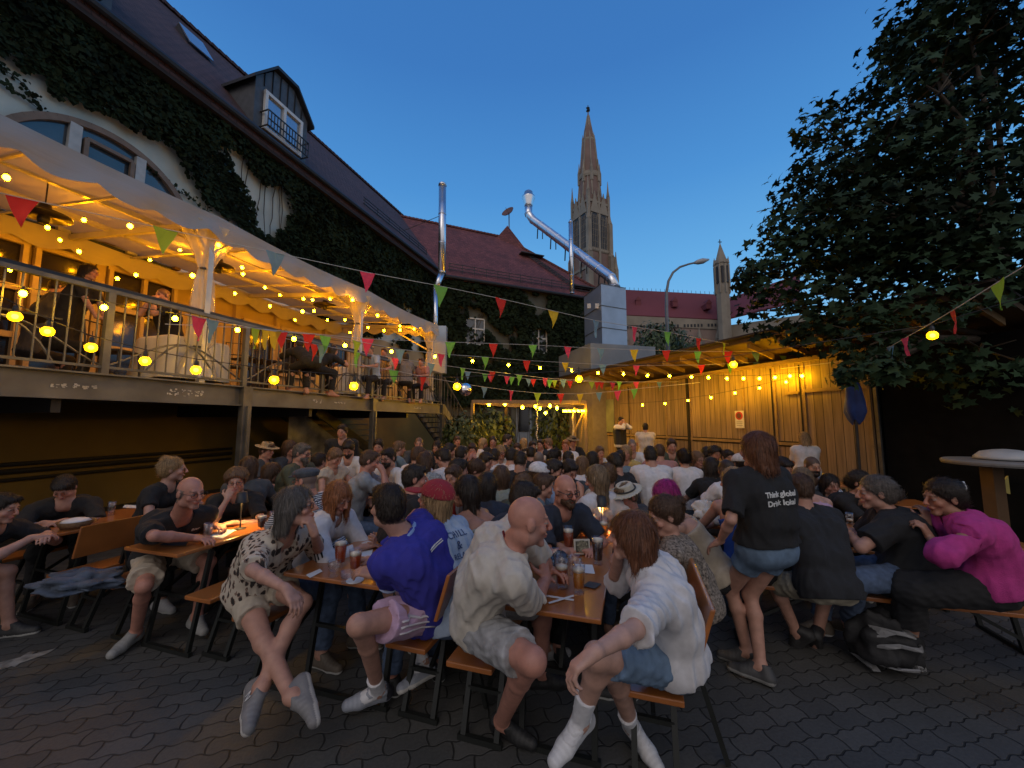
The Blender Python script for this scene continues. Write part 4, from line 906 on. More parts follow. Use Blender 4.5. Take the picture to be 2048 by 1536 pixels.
def light_string(kn, bulbs, lab, r=.028, m=None, big=False, drop=.07, cat='string lights', cable=True):
    P = [at(*k) for k in kn]; t = empty('string_lights', P[0], lab, cat, 'strings of warm light bulbs')
    if cable: g = MB(); g.tube([p+Z*(drop) for p in P], .005, 5); g.build('cable', M_cable, t)
    for b in bulbs:
        px, py, Y = b if len(b) == 3 else (b[0], *ipx(kn, b[0]))
        c = at(px, py, Y)
        if big:
            g = MB(); sphere(g, c, .024, 10); co = g.build('bulb', M_core, t, True)
            g = MB(); sphere(g, c-Z*.0, r, 20); g.build('globe', M_globe, co, True)
            g = MB(); g.lathe(c+Z*(r*.92), [(.022, 0), (.024, .03), (.016, .06)], 10); g.build('socket', M_socket, co)
            g = MB(); g.tube([c+Z*(r+.03), c+Z*(drop+.05)], .004, 5); g.build('wire', M_cable, co)
        else:
            g = MB(); sphere(g, c, r, 10, (1, 1, 1.15)); co = g.build('bulb', m or M_bulb, t, True)
            g = MB(); g.lathe(c+Z*r*.9, [(.014, 0), (.016, .02), (.01, max(.03, drop-r))], 6); g.build('socket', M_socket, co)
    return t
B1 = [(30, 633, 3.6), (95, 663, 3.7), (182, 695, 3.85), (290, 722, 4.0), (392, 740, 4.15), (548, 760, 4.3), (708, 772, 4.5), (914, 773, 4.9), (1158, 758, 5.2), (1467, 729, 5.2), (1865, 671, 4.2)]
light_string([(-60, 590, 3.4)]+B1+[(2080, 610, 3.6)], B1, 'string of the biggest globe bulbs, hanging right across the yard from left to right edge', r=.05, big=True, drop=.12)
B2 = [(46, 587, 3.9), (208, 615, 4.3), (350, 637, 4.9), (475, 660, 5.5), (588, 678, 6), (690, 691, 6.6), (783, 703, 7.2), (870, 713, 8), (945, 722, 8.5), (1017, 730, 9), (1080, 736, 9.5), (1143, 741, 10), (1196, 746, 10), (1247, 748, 10.2), (1295, 751, 10.2), (1339, 752, 10), (1383, 754, 9.8), (1417, 755, 9.6), (1454, 757, 9.3), (1487, 757, 9), (1519, 757, 8.7), (1550, 755, 8.4), (1580, 752, 8.1), (1604, 752, 7.9)]
light_string([(-40, 570, 3.6)]+B2, B2, 'long string of small bulbs from the terrace railing to the right end of the shed', r=.03)
B3 = [(1285, 810, 11.6), (1330, 807, 11.0), (1376, 801, 10.4), (1422, 795, 9.8), (1470, 786, 9.2), (1519, 776, 8.7), (1572, 764, 8.2)]
light_string([(1240, 812, 12.3)]+B3+[(1602, 757, 8)], B3, 'lower string of small bulbs hanging diagonally in front of the shed planks', r=.026)
# canopy bulbs, several strings
def cs(lst): return [(x, y, Y) for x, y, Y in lst]
C1 = [(13, 355, 4.1), (260, 452, 5.0), (385, 551, 6.0), (437, 490, 6.0), (605, 623, 8.3), (705, 600, 8.5), (755, 631, 9.6), (800, 660, 10.8)]
light_string([(-40, 330, 3.9)]+sorted(C1), C1, 'bulbs on the cable along the inner side of the canopy edge', r=.03, m=M_bulbc, drop=.05, cable=False)
C2 = [(158, 503, 5.8), (168, 440, 5.6), (272, 550, 6.6), (235, 557, 6.8), (470, 587, 8.0), (486, 548, 7.6), (540, 612, 8.6), (530, 575, 8.3), (625, 600, 9.4), (660, 598, 9.8), (607, 598, 9.2), (628, 622, 9.6), (655, 640, 10.4), (690, 640, 11), (736, 655, 11.6), (768, 661, 12.0), (800, 652, 12.4), (828, 658, 12.2), (848, 656, 12.0), (484, 535, 7.4), (95, 455, 5.4)]
light_string(sorted(C2), C2, 'many small bulbs strung under the back half of the canopy', r=.027, m=M_bulbc, drop=.04, cable=False)
C3 = [(20, 540, 6.0), (120, 480, 6.2), (300, 520, 7.4), (360, 500, 7.2), (420, 590, 8.2), (560, 590, 8.9), (590, 640, 9.6), (700, 665, 11.5)]
light_string(sorted(C3), C3, 'sparse bulbs close to the terrace back wall', r=.024, m=M_bulbc, drop=.04, cable=False)
# ---- pergola at the back
PG = empty('pergola', at(1050, 943, 13), 'thin wooden pergola frame hung with bulbs at the back of the yard', 'pergola')
M_wood = mat('pale_wood', (.20, .14, .075), .7, var=.2, stretch=(1, 1, .2), vscale=10)
def gp(px, Y): p = at(px, 843, Y); return Vector((p.x, p.y, 0))
q = [gp(945, 12.5), gp(1012, 15.5), gp(1172, 12.8), gp(1150, 16.0)]
for a in q: g = MB(); g.bar(a, a+Z*2.3, .09, .09, up=U); g.build('post', M_wood, PG)
g = MB()
for a, b in ((0, 2), (1, 3), (0, 1), (2, 3)): g.bar(q[a]+Z*2.34, q[b]+Z*2.34, .09, .12)
g.bar(q[2]+Z*1.0-Vector((.55, 0, 0)), q[2]+Z*2.2, .05); g.bar(gp(1160, 13)+Z*1.0, gp(1168, 13)+Z*1.9, .04); g.build('beam', M_wood, PG)
B4 = [(978, 809, 12.6), (1010, 808, 12.6), (1045, 815, 13.2), (1071, 813, 13.6), (1080, 817, 13.2), (1100, 812, 13), (1114, 816, 12.9), (1091, 826, 13.8)]
light_string(B4, B4, 'short string of bright bulbs along the pergola beam', r=.05, drop=.06)
CHD = empty('ring_lamp', at(1148, 822, 12.9), 'ring-shaped hanging lamp with a circle of bright bulbs at the pergola', 'hanging lamp')
c = at(1148, 822, 12.9)
g = MB(); g.tube([c+Vector((.34*math.cos(a), .34*math.sin(a), .05)) for a in [2*math.pi*i/24 for i in range(25)]], .018, 6, False); g.build('ring', M_wood, CHD)
for i in range(14): a = 2*math.pi*i/14; g = MB(); sphere(g, c+Vector((.34*math.cos(a), .34*math.sin(a), 0)), .036, 8); g.build('bulb', M_bulb, CHD, True)
g = MB()
for i in range(3): a = 2*math.pi*i/3; g.tube([c+Vector((.34*math.cos(a), .34*math.sin(a), .05)), c+Z*.55], .005, 4)
g.build('chain', M_cable, CHD)
g = MB(); g.tube([gp(1144, 12.6)+Z*1.1, gp(1147, 12.6)+Z*1.5, gp(1145, 12.6)+Z*1.8, gp(1149, 12.6)+Z*2.15], .02, 6); tag(g.build('rope', mat('pale_rope', (.5, .45, .35), .8)), 'pale rope hanging below the ring lamp', 'rope')
g = MB(); 
for i in range(26): sphere(g, at(1074+1.2*math.sin(i), 800+i*4.0, 13.4), .028, 6)
tag(g.build('bead_string', mat('glass_beads', (.5, .5, .6), .1, .6)), 'glittering vertical string of glass beads by the back door', 'decoration')
# mirror ball beside the big bulb
mbt = empty('mirror_ball', at(931, 778, 6.2), 'faceted silver mirror ball hanging beside the stairs bulb', 'mirror ball')
g = MB(); sphere(g, at(931, 779, 6.2), .105, 16); g.build('ball', mat('mirror_facets', (.8, .8, .8), .12, 1.0, bump=.0), mbt)
g = MB(); g.tube([at(931, 779, 6.2)+Z*.1, at(931, 745, 6.2)], .004, 5); g.build('wire', M_cable, mbt)
# ================================================================ beer tables and benches
M_orange = mat('varnished_board', (.34, .115, .028), .28, var=.16, vscale=5, stretch=(1, 1, 1), coat=.5, bump=.08, bscale=20)
M_legs = mat('green_black_steel', (.018, .02, .018), .45, .3)
def fr_row(a, b, z): return Wt(a, b, z)
def fr_side(a, b, z): return Wt(b, a, z)
def legframe(fr, a0, a1, b, h, par, sp=.0, w=.028, dirb=1):
    g = MB(); z1 = h-.03
    for a in (a0+.03, a1-.03): g.bar(fr(a, b, z1), fr(a, b+dirb*sp, .012), w)
    g.bar(fr(a0+.0, b+dirb*sp, .016), fr(a1, b+dirb*sp, .016), w); g.bar(fr(a0+.03, b+dirb*sp*.5, h*.5), fr(a1-.03, b+dirb*sp*.5, h*.5), w*.8)
    g.bar(fr((a0+a1)/2, b, h*.45), fr((a0+a1)/2, b+dirb*.38, z1), w*.8)
    g.build('leg_frame', M_legs, par)
def table(fr, a0, a1, b0, b1, lab):
    t = empty('beer_table', fr((a0+a1)/2, (b0+b1)/2, 0), lab, 'table', 'long folding beer tables')
    g = MB(); g.hexa([fr(a, b, z) for z in (.745, .77) for a, b in ((a0, b0), (a1, b0), (a1, b1), (a0, b1))]); g.build('table_top', M_orange, t, bevel=.006)
    for b, dr in ((b0+.28, 1), (b1-.28, -1)): legframe(fr, a0+.03, a1-.03, b, .745, t, -.12, dirb=dr)
    return t
def bench(fr, a0, a1, b0, b1, lab, back=0):
    t = empty('beer_bench', fr((a0+a1)/2, (b0+b1)/2, 0), lab, 'bench', 'long folding beer benches')
    g = MB(); g.hexa([fr(a, b, z) for z in (.452, .48) for a, b in ((a0, b0), (a1, b0), (a1, b1), (a0, b1))]); g.build('seat', M_orange, t, bevel=.006)
    for b, dr in ((b0+.3, 1), (b1-.3, -1)): legframe(fr, a0+.0, a1-.0, b, .452, t, -.14, dirb=dr)
    if back:
        ab = a1 if back > 0 else a0; s = back
        g = MB(); g.hexa([fr(ab+s*k, b, z) for z, k0 in ((.63, .045), (.88, .12)) for k, b in ((k0, b0), (k0+.022, b0), (k0+.022, b1), (k0, b1))]); g.build('backrest', M_orange, t, bevel=.006)
        for b in (b0+.35, b1-.35): g = MB(); g.bar(fr(ab-s*.02, b, .45), fr(ab+s*.10, b, .8), .025); g.bar(fr(ab+s*.05, b+.0, .6), fr(ab+s*.22, b, .012), .025); g.build('back_support', M_legs, t)
    return t
table(fr_row, -.67, -.17, 1.95, 4.15, 'foremost orange beer table, crowded with beer glasses round a lit table lamp')
bench(fr_row, -.95, -.70, 1.90, 4.1, 'orange bench carrying the bald man in a pale T-shirt')
bench(fr_row, -.07, .18, 1.95, 4.15, 'orange bench with backrest carrying the woman in a white T-shirt and denim shorts', 1)
table(fr_row, -2.10, -1.40, 1.95, 4.15, 'orange table with rolled papers and beer mat beside the man in the blue polo')
bench(fr_row, -1.35, -1.10, 1.95, 4.15, 'orange bench with backrest behind the man in the blue polo', 1)
bench(fr_row, -2.44, -2.19, 1.9, 4.1, 'orange bench under the woman in the patterned shirt')
table(fr_row, -3.65, -3.08, 1.97, 4.17, 'orange table with a small lit lamp beside the man in the black polo')
bench(fr_row, -3.05, -2.80, 2.02, 4.2, 'empty-ended orange bench left of the woman in the patterned shirt')
bench(fr_row, -3.98, -3.73, 1.97, 4.17, 'orange bench under the man in the black polo')
table(fr_row, -5.25, -4.59, 1.95, 4.15, 'dark orange table with a bread basket at the left edge')
bench(fr_row, -4.52, -4.27, 1.95, 4.15, 'bench with backrest carrying the denim jacket', 1)
bench(fr_row, -5.6, -5.35, 1.95, 4.15, 'bench in the dark at the far left edge')
cnt = 0
ordn = ['second', 'third', 'fourth']
cols = [(-5.1, 'leftmost'), (-3.6, 'second-from-left'), (-2.05, 'third-from-left'), (-.62, 'fourth-from-left')]
for r, t0 in enumerate((4.5, 7.0, 9.5)):
    for c, (w0, nm) in enumerate(cols):
        if r == 0 and c == 0: pass
        table(fr_row, w0, w0+.5, t0, t0+2.2, f'orange table among the crowd in the {ordn[r]} row back, {nm} column')
        for s, sn in ((-.34, 'left'), (.59, 'right')): bench(fr_row, w0+s, w0+s+.25, t0, t0+2.2, f'orange bench on the {sn} side of the {nm} table in the {ordn[r]} row back')
bench(fr_side, 3.43, 3.68, .58, 2.82, 'long orange bench at right carrying the woman in the bright pink sweater')
table(fr_side, 3.92, 4.42, .60, 2.85, 'orange table behind the standing woman in black, at right')
bench(fr_side, 4.62, 4.87, .6, 2.8, 'orange bench on the far side of the table at right')
for i, t0 in enumerate((5.45, 6.9, 8.4, 9.9)):
    for w0, nm in ((1.0, 'left'), (3.5, 'right')):
        if w0 > 3: continue
        table(fr_side, t0, t0+.5, w0, w0+2.2, f'orange table seen side-on in the right block, {["nearest", "second nearest", "third nearest", "farthest"][i]} {nm} one')
        for s, sn in ((-.36, 'near'), (.61, 'far')): bench(fr_side, t0+s, t0+s+.25, w0, w0+2.2, f'orange bench on the {sn} side of the {["nearest", "second nearest", "third nearest", "farthest"][i]} {nm} side-on table')
# ---------------------------------------------------------------- things on the tables
def glassy(name, tint=(1, 1, 1), f=.22):
    m = bpy.data.materials.new(name); m.use_nodes = True; t = m.node_tree; L = t.links.new; b = t.nodes.new('ShaderNodeBsdfGlossy'); b.inputs['Roughness'].default_value = .04
    tr = t.nodes.new('ShaderNodeBsdfTransparent'); tr.inputs[0].default_value = tuple(tint)+(1,); fr = t.nodes.new('ShaderNodeLayerWeight'); fr.inputs[0].default_value = .35
    mp = t.nodes.new('ShaderNodeMapRange'); mp.inputs[3].default_value = .04; mp.inputs[4].default_value = .45; L(fr.outputs['Facing'], mp.inputs[0])
    mx = t.nodes.new('ShaderNodeMixShader'); L(mp.outputs[0], mx.inputs[0]); L(tr.outputs[0], mx.inputs[1]); L(b.outputs[0], mx.inputs[2]); L(mx.outputs[0], t.nodes['Material Output'].inputs[0]); return m
M_gl = glassy('clear_glass')
def beer_mat(name, c, a=.25):
    m = bpy.data.materials.new(name); m.use_nodes = True; t = m.node_tree; L = t.links.new; b = t.nodes['Principled BSDF']; b.inputs['Base Color'].default_value = tuple(c)+(1,); b.inputs['Roughness'].default_value = .1
    tr = t.nodes.new('ShaderNodeBsdfTransparent'); tr.inputs[0].default_value = tuple(min(1, x*1.6) for x in c)+(1,); tl = t.nodes.new('ShaderNodeBsdfTranslucent'); tl.inputs[0].default_value = tuple(min(1, x*1.3) for x in c)+(1,)
    m1 = t.nodes.new('ShaderNodeMixShader'); m1.inputs[0].default_value = .5; L(b.outputs[0], m1.inputs[1]); L(tl.outputs[0], m1.inputs[2])
    mx = t.nodes.new('ShaderNodeMixShader'); mx.inputs[0].default_value = a; L(m1.outputs[0], mx.inputs[1]); L(tr.outputs[0], mx.inputs[2]); L(mx.outputs[0], t.nodes['Material Output'].inputs[0]); return m
BEER = dict(amber=beer_mat('amber_beer', (.50, .10, .015)), gold=beer_mat('golden_beer', (.72, .34, .03)), dark=beer_mat('dark_beer', (.05, .012, .004), .2), hazy=beer_mat('hazy_beer', (.72, .33, .02), .12))
M_foam = mat('beer_foam', (.75, .68, .52), .8, var=.1)
def beer(px, py, lab, kind='amber', r=.034, h=.16, fill=.75, z=.77, foam=True, flare=1.12):
    p = atz(px, py, z); t = empty('beer_glass', p, lab, 'beer glass' if kind else 'empty glass', 'glasses on the beer tables')
    prof = [(.01, .001), (r*.9, .001), (r*.86, .012), (r*.82, .03), (r*.95, h*.5), (r*flare, h), (r*flare-.002, h), (r*.92, h*.5), (r*.78, .032), (.01, .02)]
    g = MB(); g.lathe(p, prof, 20); g.build('glass', M_gl, t, True)
    if kind:
        hf = h*fill; rt = r*(.82+(flare-.82)*fill)-.003; g = MB(); g.lathe(p, [(.004, .022), (r*.76, .03), (rt, hf), (.004, hf)], 20); g.build('beer', BEER[kind], t, True)
        if foam: g = MB(); g.lathe(p, [(.004, hf+.001), (rt, hf+.001), (rt*1.01, hf+.016), (.004, hf+.02)], 20); g.build('foam', M_foam, t, True)
    return t
beer(1124, 1176, 'tall glass of red beer next to the glass of orange beer, front table', 'amber', .036, .175, .60, flare=1.15)
beer(1158, 1186, 'front-most glass of cloudy orange beer', 'hazy', .033, .155, .72)
beer(1137, 1105, 'glass of red beer left of the framed card', 'amber', .036, .18, .8)
beer(1196, 1128, 'glass of dark beer right of the framed card', 'dark', .036, .17, .85)
beer(1208, 1082, 'glowing golden beer glass right beside the lamp', 'gold', .034, .18, .7)
beer(1184, 1072, 'broad amber beer glass behind the framed card', 'amber', .037, .18, .8)
beer(1163, 1062, 'slim half-empty glass behind the framed card', 'gold', .027, .18, .3)
beer(1232, 1048, 'short glass right of the table lamp', 'gold', .03, .11, .5)
beer(1110, 1130, 'small empty tumbler by the bald man’s hand', None, .04, .10)
beer(1150, 1150, 'empty mug between the two front beers', None, .04, .11)
beer(1099, 1143, 'low empty glass at the edge of the front table', None, .036, .08)
beer(680, 1133, 'dark beer before the woman in the white striped sweater', 'amber', .036, .16, .85)
beer(710, 1145, 'small beer glass with leftover foam beside the red-haired woman', 'amber', .035, .14, .75)
beer(668, 1152, 'empty tumbler lying near the rolled paper, middle table', None, .035, .09)
beer(694, 1164, 'empty ash-coloured tumbler at the edge of the middle table', None, .037, .06)
beer(415, 1086, 'tall empty glass by the phone on the left table', None, .03, .15)
beer(523, 1060, 'dark beer with foam right of the small lamp', 'dark', .034, .12, .85)
beer(545, 1050, 'half empty glass at the far end of the left table', 'amber', .03, .12, .5)
beer(222, 1030, 'empty glass raised near the crouching dark-haired guest', None, .03, .13)
beer(185, 1050, 'small stubby glass by the bread basket', None, .035, .06)
beer(777, 985, 'bright orange beer glass in front of the man in a grey T-shirt', 'hazy', .035, .17, .95)
beer(650, 966, 'amber beer glass before the bearded man', 'amber', .035, .15, .8)
beer(805, 972, 'small half-drunk glass beside the bright orange beer', 'dark', .035, .11, .8)
beer(690, 962, 'small white-topped glass on the second-row table', 'gold', .03, .09, .8)
beer(1150, 955, 'half-full glass behind the man in dark glasses', 'gold', .034, .15, .6)
beer(1385, 965, 'small glass on the side-on table near the blond woman', 'gold', .032, .12, .6)
beer(1462, 1068, 'black tumbler on the table by the standing woman', 'dark', .045, .07, .9, foam=False)
beer(1700, 1048, 'small glass on the table at right', 'gold', .03, .1, .3)
M_paper = mat('paper', (.62, .62, .62), .7, var=.04)
def sheet(q, lab, name='paper_sheet', m=None, z=.773, cat='paper'):
    g = MB(); g.poly([atz(x, y, z) for x, y in q], (0, 0, .002)); return tag(g.build(name, m or M_paper), lab, cat)
sheet([(715, 1112), (722, 1092), (748, 1090), (742, 1115)], 'white sheet of paper in front of the red-haired woman')
sheet([(1155, 1145), (1150, 1128), (1185, 1130), (1190, 1148)], 'folded paper next to the dark phone, front table')
sheet([(1090, 1193), (1091, 1190), (1148, 1199), (1147, 1202)], 'long white paper strip on the front table', 'paper_strip')
sheet([(1098, 1208), (1097, 1205), (1147, 1190), (1148, 1193)], 'white paper strip crossing the longer one', 'paper_strip', z=.776)
sheet([(418, 1074), (440, 1058), (473, 1060), (445, 1077)], 'white sheet of paper under the small lamp')
sheet([(50, 1053), (62, 1046), (118, 1040), (90, 1055)], 'creased white paper on the dark left table')
sheet([(245, 1015), (250, 1010), (283, 1011), (280, 1017)], 'small white menu card at the left wall')
sheet([(830, 1000), (838, 990), (868, 992), (862, 1002)], 'small paper on the second-row table')
sheet([(612, 1150), (640, 1138), (645, 1143), (620, 1156)], 'rolled paper napkin at the table corner', 'napkin')
sheet([(320, 1090), (330, 1084), (376, 1084), (372, 1092)], 'black phone lying on the left table', 'phone', M_dark, z=.776, cat='phone')
sheet([(1165, 1172), (1178, 1163), (1203, 1168), (1190, 1178)], 'black phone lying by the orange beer', 'phone', M_dark, z=.776, cat='phone')
g = MB(); g.lathe(atz(710, 1161, .772), [(.05, 0), (.05, .003)], 28); tag(g.build('beer_mat', mat('white_card', (.7, .7, .68), .7)), 'round white beer mat at the table edge', 'beer mat')
# framed card with an oval picture
c = atz(1165, 1112, .77); K = empty('framed_card', c, 'pale framed card with an oval dark picture standing among the beers', 'card')
ax = Vector((1, .05, 0)).normalized(); up = Vector((0, .25, 1)).normalized()
g = MB(); g.box(c+up*.06, (.115, .008, .10), (ax, up.cross(ax), up)); g.build('frame', mat('card_frame', (.42, .40, .34), .6), K, bevel=.003)
g = MB(); g.lathe(c+up*.062-up.cross(ax)*.008, [(.0, 0), (.040, 0), (.040, .002)], 24, -up.cross(ax)); g.build('picture', mat('card_picture', (.16, .15, .10), .6, var=.9, vscale=70), K)
g = MB(); g.box(c+up*.06-up.cross(ax)*.002, (.09, .009, .072), (ax, up.cross(ax), up)); g.build('panel', mat('card_panel', (.05, .048, .035), .6, var=.8, vscale=50), K)
def table_lamp(px, py, h, lab, st):
    p = atz(px, py, .77); t = empty('table_lamp', p, lab, 'table lamp', 'small lit table lamps')
    g = MB(); g.lathe(p, [(.045, .001), (.045, .008), (.01, .014)], 20); g.build('base', M_dark, t, True)
    g = MB(); g.tube([p+Z*.01, p+Z*(h-.01)], .006, 8); g.build('stem', M_dark, t)
    g = MB(); g.lathe(p+Z*(h-.07), [(.050, -.012), (.036, .075), (.0, .077), (0, .072), (.034, .07), (.047, -.01)], 24, cap=False); g.build('lamp_shade', M_dark, t, True)
    g = MB(); g.lathe(p+Z*(h-.045), [(.0, 0), (.028, 0), (.028, .02), (0, .02)], 16, cap=False); g.build('light_disc', bulb_mat('lamp_led', (1, .55, .14), st), t)
table_lamp(480, 1058, .31, 'small black table lamp shining on the left table', 700)
table_lamp(1204, 1066, .30, 'small black table lamp shining among the beers on the front table', 3500)
# bread basket, denim jacket, bags
p = atz(150, 1055, .77); BK = empty('bread_basket', p, 'low woven basket on the dark left table', 'basket')
g = MB(); g.lathe(p, [(.09, 0), (.12, .06), (.115, .06), (.085, .01), (0, .01)], 20); g.build('basket', mat('wicker', (.16, .09, .04), .8, var=.4, vscale=60), BK, True)
g = MB(); g.lathe(p+Z*.05, [(.1, 0), (.08, .02), (.02, .035)], 12); g.build('napkin', M_paper, BK, True)
def lump(name, c, r, m, lab, cat, seed, sc=9, amp=.35, n=26):
    rs_ = random.Random(seed); g = MB(); vs = []; c = Vector(c)
    for i in range(n+1):
        a = math.pi*i/n
        for j in range(n*2):
            b = math.pi*j/n; d = Vector((math.sin(a)*math.cos(b), math.sin(a)*math.sin(b), math.cos(a))); k = 1+amp*mnoise.fractal(d*2+Vector((seed, 0, 0)), 1, 2, 3)+.12*math.sin(d.x*sc+d.y*7)
            p = c+Vector((d.x*r[0], d.y*r[1], max(-.5, d.z)*r[2]))*k; vs.append(p)
    g.add(vs, [(i*2*n+j, i*2*n+(j+1) % (2*n), (i+1)*2*n+(j+1) % (2*n), (i+1)*2*n+j) for i in range(n) for j in range(2*n)])
    return tag(g.build(name, m, None, True), lab, cat)
p = at(160, 1128, 2.95); p.z = .53; lump('denim_jacket', p, (.30, .16, .06), mat('jacket_denim', (.06, .08, .115), .9, var=.6, vscale=9, bump=.5, bscale=30), 'crumpled grey-blue denim jacket lying on the bench at left', 'jacket', 3, amp=.55)
p = at(1412, 1010, 3.6); p.z = .86; lump('paper_bag', p, (.10, .09, .10), mat('crumpled_white', (.6, .58, .54), .7, var=.2, bump=.6, bscale=14), 'crumpled white bag on the table by the man in a white T-shirt', 'bag', 5, amp=.6)
p = atz(1790, 1300, .16); 
b_ = lump('backpack', (p.x, p.y+.08, .17), (.20, .16, .2), mat('black_bag', (.012, .012, .013), .7, bump=.3), 'black bag with white stripes under the long bench at right', 'bag', 8, amp=.25)
for k, zz in enumerate((.06, .2, .27)):
    g = MB(); g.tube([Vector((p.x, p.y+.08, 0))+Vector((math.sin(a)*.205, -math.cos(a)*.17, zz+.03*math.cos(a*2))) for a in [(-1.0+2.0*i/10) for i in range(11)]], .014, 6); g.build('stripe', mat('bag_stripe', (.20, .20, .20), .6), b_)
# ================================================================ people: one smooth skin grown from tapered limbs
class Fld:
    def __init__(s, lo, hi, h):
        s.h = h; s.lo = np.array(lo, float); n = np.maximum(2, np.ceil((np.array(hi)-s.lo)/h).astype(int)+1); s.n = n
        s.D = np.full(n, 1.0, np.float32); s.ax = [s.lo[i]+h*np.arange(n[i]) for i in range(3)]
    def win(s, lo, hi):
        a = np.clip(np.floor((np.array(lo)-s.lo)/s.h).astype(int), 0, s.n); b = np.clip(np.ceil((np.array(hi)-s.lo)/s.h).astype(int)+1, 0, s.n)
        if (b <= a).any(): return None, None
        sl = tuple(slice(a[i], b[i]) for i in range(3))
        g = [s.ax[i][sl[i]].astype(np.float32) for i in range(3)]
        return sl, (g[0][:, None, None], g[1][None, :, None], g[2][None, None, :])
    def op(s, sl, d, k, mode):
        A = s.D[sl]
        if mode == 'u':
            if k > 0: hh = np.maximum(k-np.abs(A-d), 0)/k; s.D[sl] = np.minimum(A, d)-hh*hh*k*.25
            else: s.D[sl] = np.minimum(A, d)
        elif mode == 's':
            d = -d
            if k > 0: hh = np.maximum(k-np.abs(A-d), 0)/k; s.D[sl] = np.maximum(A, d)+hh*hh*k*.25
            else: s.D[sl] = np.maximum(A, d)
    def cone(s, a, b, ra, rb, k=.015, mode='u'):
        a = np.array(a, np.float32); b = np.array(b, np.float32); m = max(ra, rb)+k+s.h*2.5
        sl, g = s.win(np.minimum(a, b)-m, np.maximum(a, b)+m)
        if sl is None: return
        ab = b-a; L2 = float(ab@ab)+1e-9; t = ((g[0]-a[0])*ab[0]+(g[1]-a[1])*ab[1]+(g[2]-a[2])*ab[2])/L2; t = np.clip(t, 0, 1)
        d = np.sqrt((g[0]-a[0]-t*ab[0])**2+(g[1]-a[1]-t*ab[1])**2+(g[2]-a[2]-t*ab[2])**2)-(ra+(rb-ra)*t)
        s.op(sl, d, k, mode)
    def ell(s, c, r, Rm, k=.01, mode='u'):
        c = np.array(c, np.float32); r = np.array(r, np.float32); m = float(r.max())+k+s.h*2.5
        sl, g = s.win(c-m, c+m)
        if sl is None: return
        x, y, z = g[0]-c[0], g[1]-c[1], g[2]-c[2]; q = [x*Rm[0][i]+y*Rm[1][i]+z*Rm[2][i] for i in range(3)]
        k0 = np.sqrt((q[0]/r[0])**2+(q[1]/r[1])**2+(q[2]/r[2])**2); k1 = np.sqrt((q[0]/r[0]**2)**2+(q[1]/r[1]**2)**2+(q[2]/r[2]**2)**2)+1e-6
        s.op(sl, k0*(k0-1)/k1, k, mode)
    def plane(s, c, n, lo=None, hi=None):   # keep the side n points away from
        sl, g = s.win(lo if lo is not None else s.lo, hi if hi is not None else s.lo+s.h*s.n)
        if sl is None: return
        s.D[sl] = np.maximum(s.D[sl], (g[0]-c[0])*n[0]+(g[1]-c[1])*n[1]+(g[2]-c[2])*n[2])
    def noise(s, amp, wl, seed, ridge=True, stretch=(1, 1, 1)):
        r = np.random.RandomState(seed); G = [s.ax[0][:, None, None]*stretch[0], s.ax[1][None, :, None]*stretch[1], s.ax[2][None, None, :]*stretch[2]]; tot = 0
        near = np.abs(s.D) < .05
        for i in range(5):
            d = r.normal(size=3); d /= np.linalg.norm(d); w = 2*math.pi/(wl*r.uniform(.6, 1.5)); ph = r.uniform(0, 6)
            q = np.sin((G[0]*d[0]+G[1]*d[1]+G[2]*d[2])*w+ph+(1.3*np.sin(G[(i+1) % 3]*w*.4+ph))); tot = tot+(np.sqrt(q*q+.03)-.6 if ridge else q)
        s.D = (s.D+np.where(near, tot*amp/2.2, 0)).astype(np.float32)
    def mesh(s):
        D = s.D; In = D < 0
        nx, ny, nz = s.n; c = np.zeros((nx-1, ny-1, nz-1), np.int8)
        for i in (0, 1):
            for j in (0, 1):
                for k in (0, 1): c += In[i:nx-1+i, j:ny-1+j, k:nz-1+k]
        cells = np.argwhere((c > 0) & (c < 8))
        if len(cells) == 0: return np.zeros((0, 3)), np.zeros((0, 4), int)
        idx = np.full(c.shape, -1, np.int32); idx[cells[:, 0], cells[:, 1], cells[:, 2]] = np.arange(len(cells))
        corner = [(i, j, k) for i in (0, 1) for j in (0, 1) for k in (0, 1)]
        val = {q: D[cells[:, 0]+q[0], cells[:, 1]+q[1], cells[:, 2]+q[2]].astype(np.float64) for q in corner}
        acc = np.zeros((len(cells), 3)); cnt = np.zeros(len(cells))
        for a in corner:
            for ax in range(3):
                if a[ax]: continue
                b = list(a); b[ax] = 1; b = tuple(b); va, vb = val[a], val[b]; m = (va < 0) != (vb < 0); t = np.where(m, va/(va-vb+1e-12), 0)
                p = np.array(a, float)[None, :].repeat(len(cells), 0); p[:, ax] += t; acc += p*m[:, None]; cnt += m
        V = (cells+acc/np.maximum(cnt, 1)[:, None])*s.h+s.lo
        Q = []
        for ax in range(3):
            o = [(0, 0, 0)]*4; u_, v_ = (ax+1) % 3, (ax+2) % 3
            A = In; sl0 = [slice(1, -1)]*3; sl0[ax] = slice(0, -1); sl1 = list(sl0); sl1[ax] = slice(1, None)
            # grid edges along ax whose four neighbours exist
            e0 = A[tuple(sl0)]; e1 = A[tuple(sl1)]; m = np.argwhere(e0 != e1)
            if len(m) == 0: continue
            base = m.copy(); base[:, u_] += 1; base[:, v_] += 1
            fl = e0[m[:, 0], m[:, 1], m[:, 2]]
            ids = []
            for du, dv in ((-1, -1), (0, -1), (0, 0), (-1, 0)):
                q = base.copy(); q[:, u_] += du; q[:, v_] += dv; ids.append(idx[q[:, 0], q[:, 1], q[:, 2]])
            q = np.stack(ids, 1); q[~fl] = q[~fl][:, ::-1]; Q.append(q)
        Q = np.concatenate(Q); Q = Q[(Q >= 0).all(1)]
        return V, Q
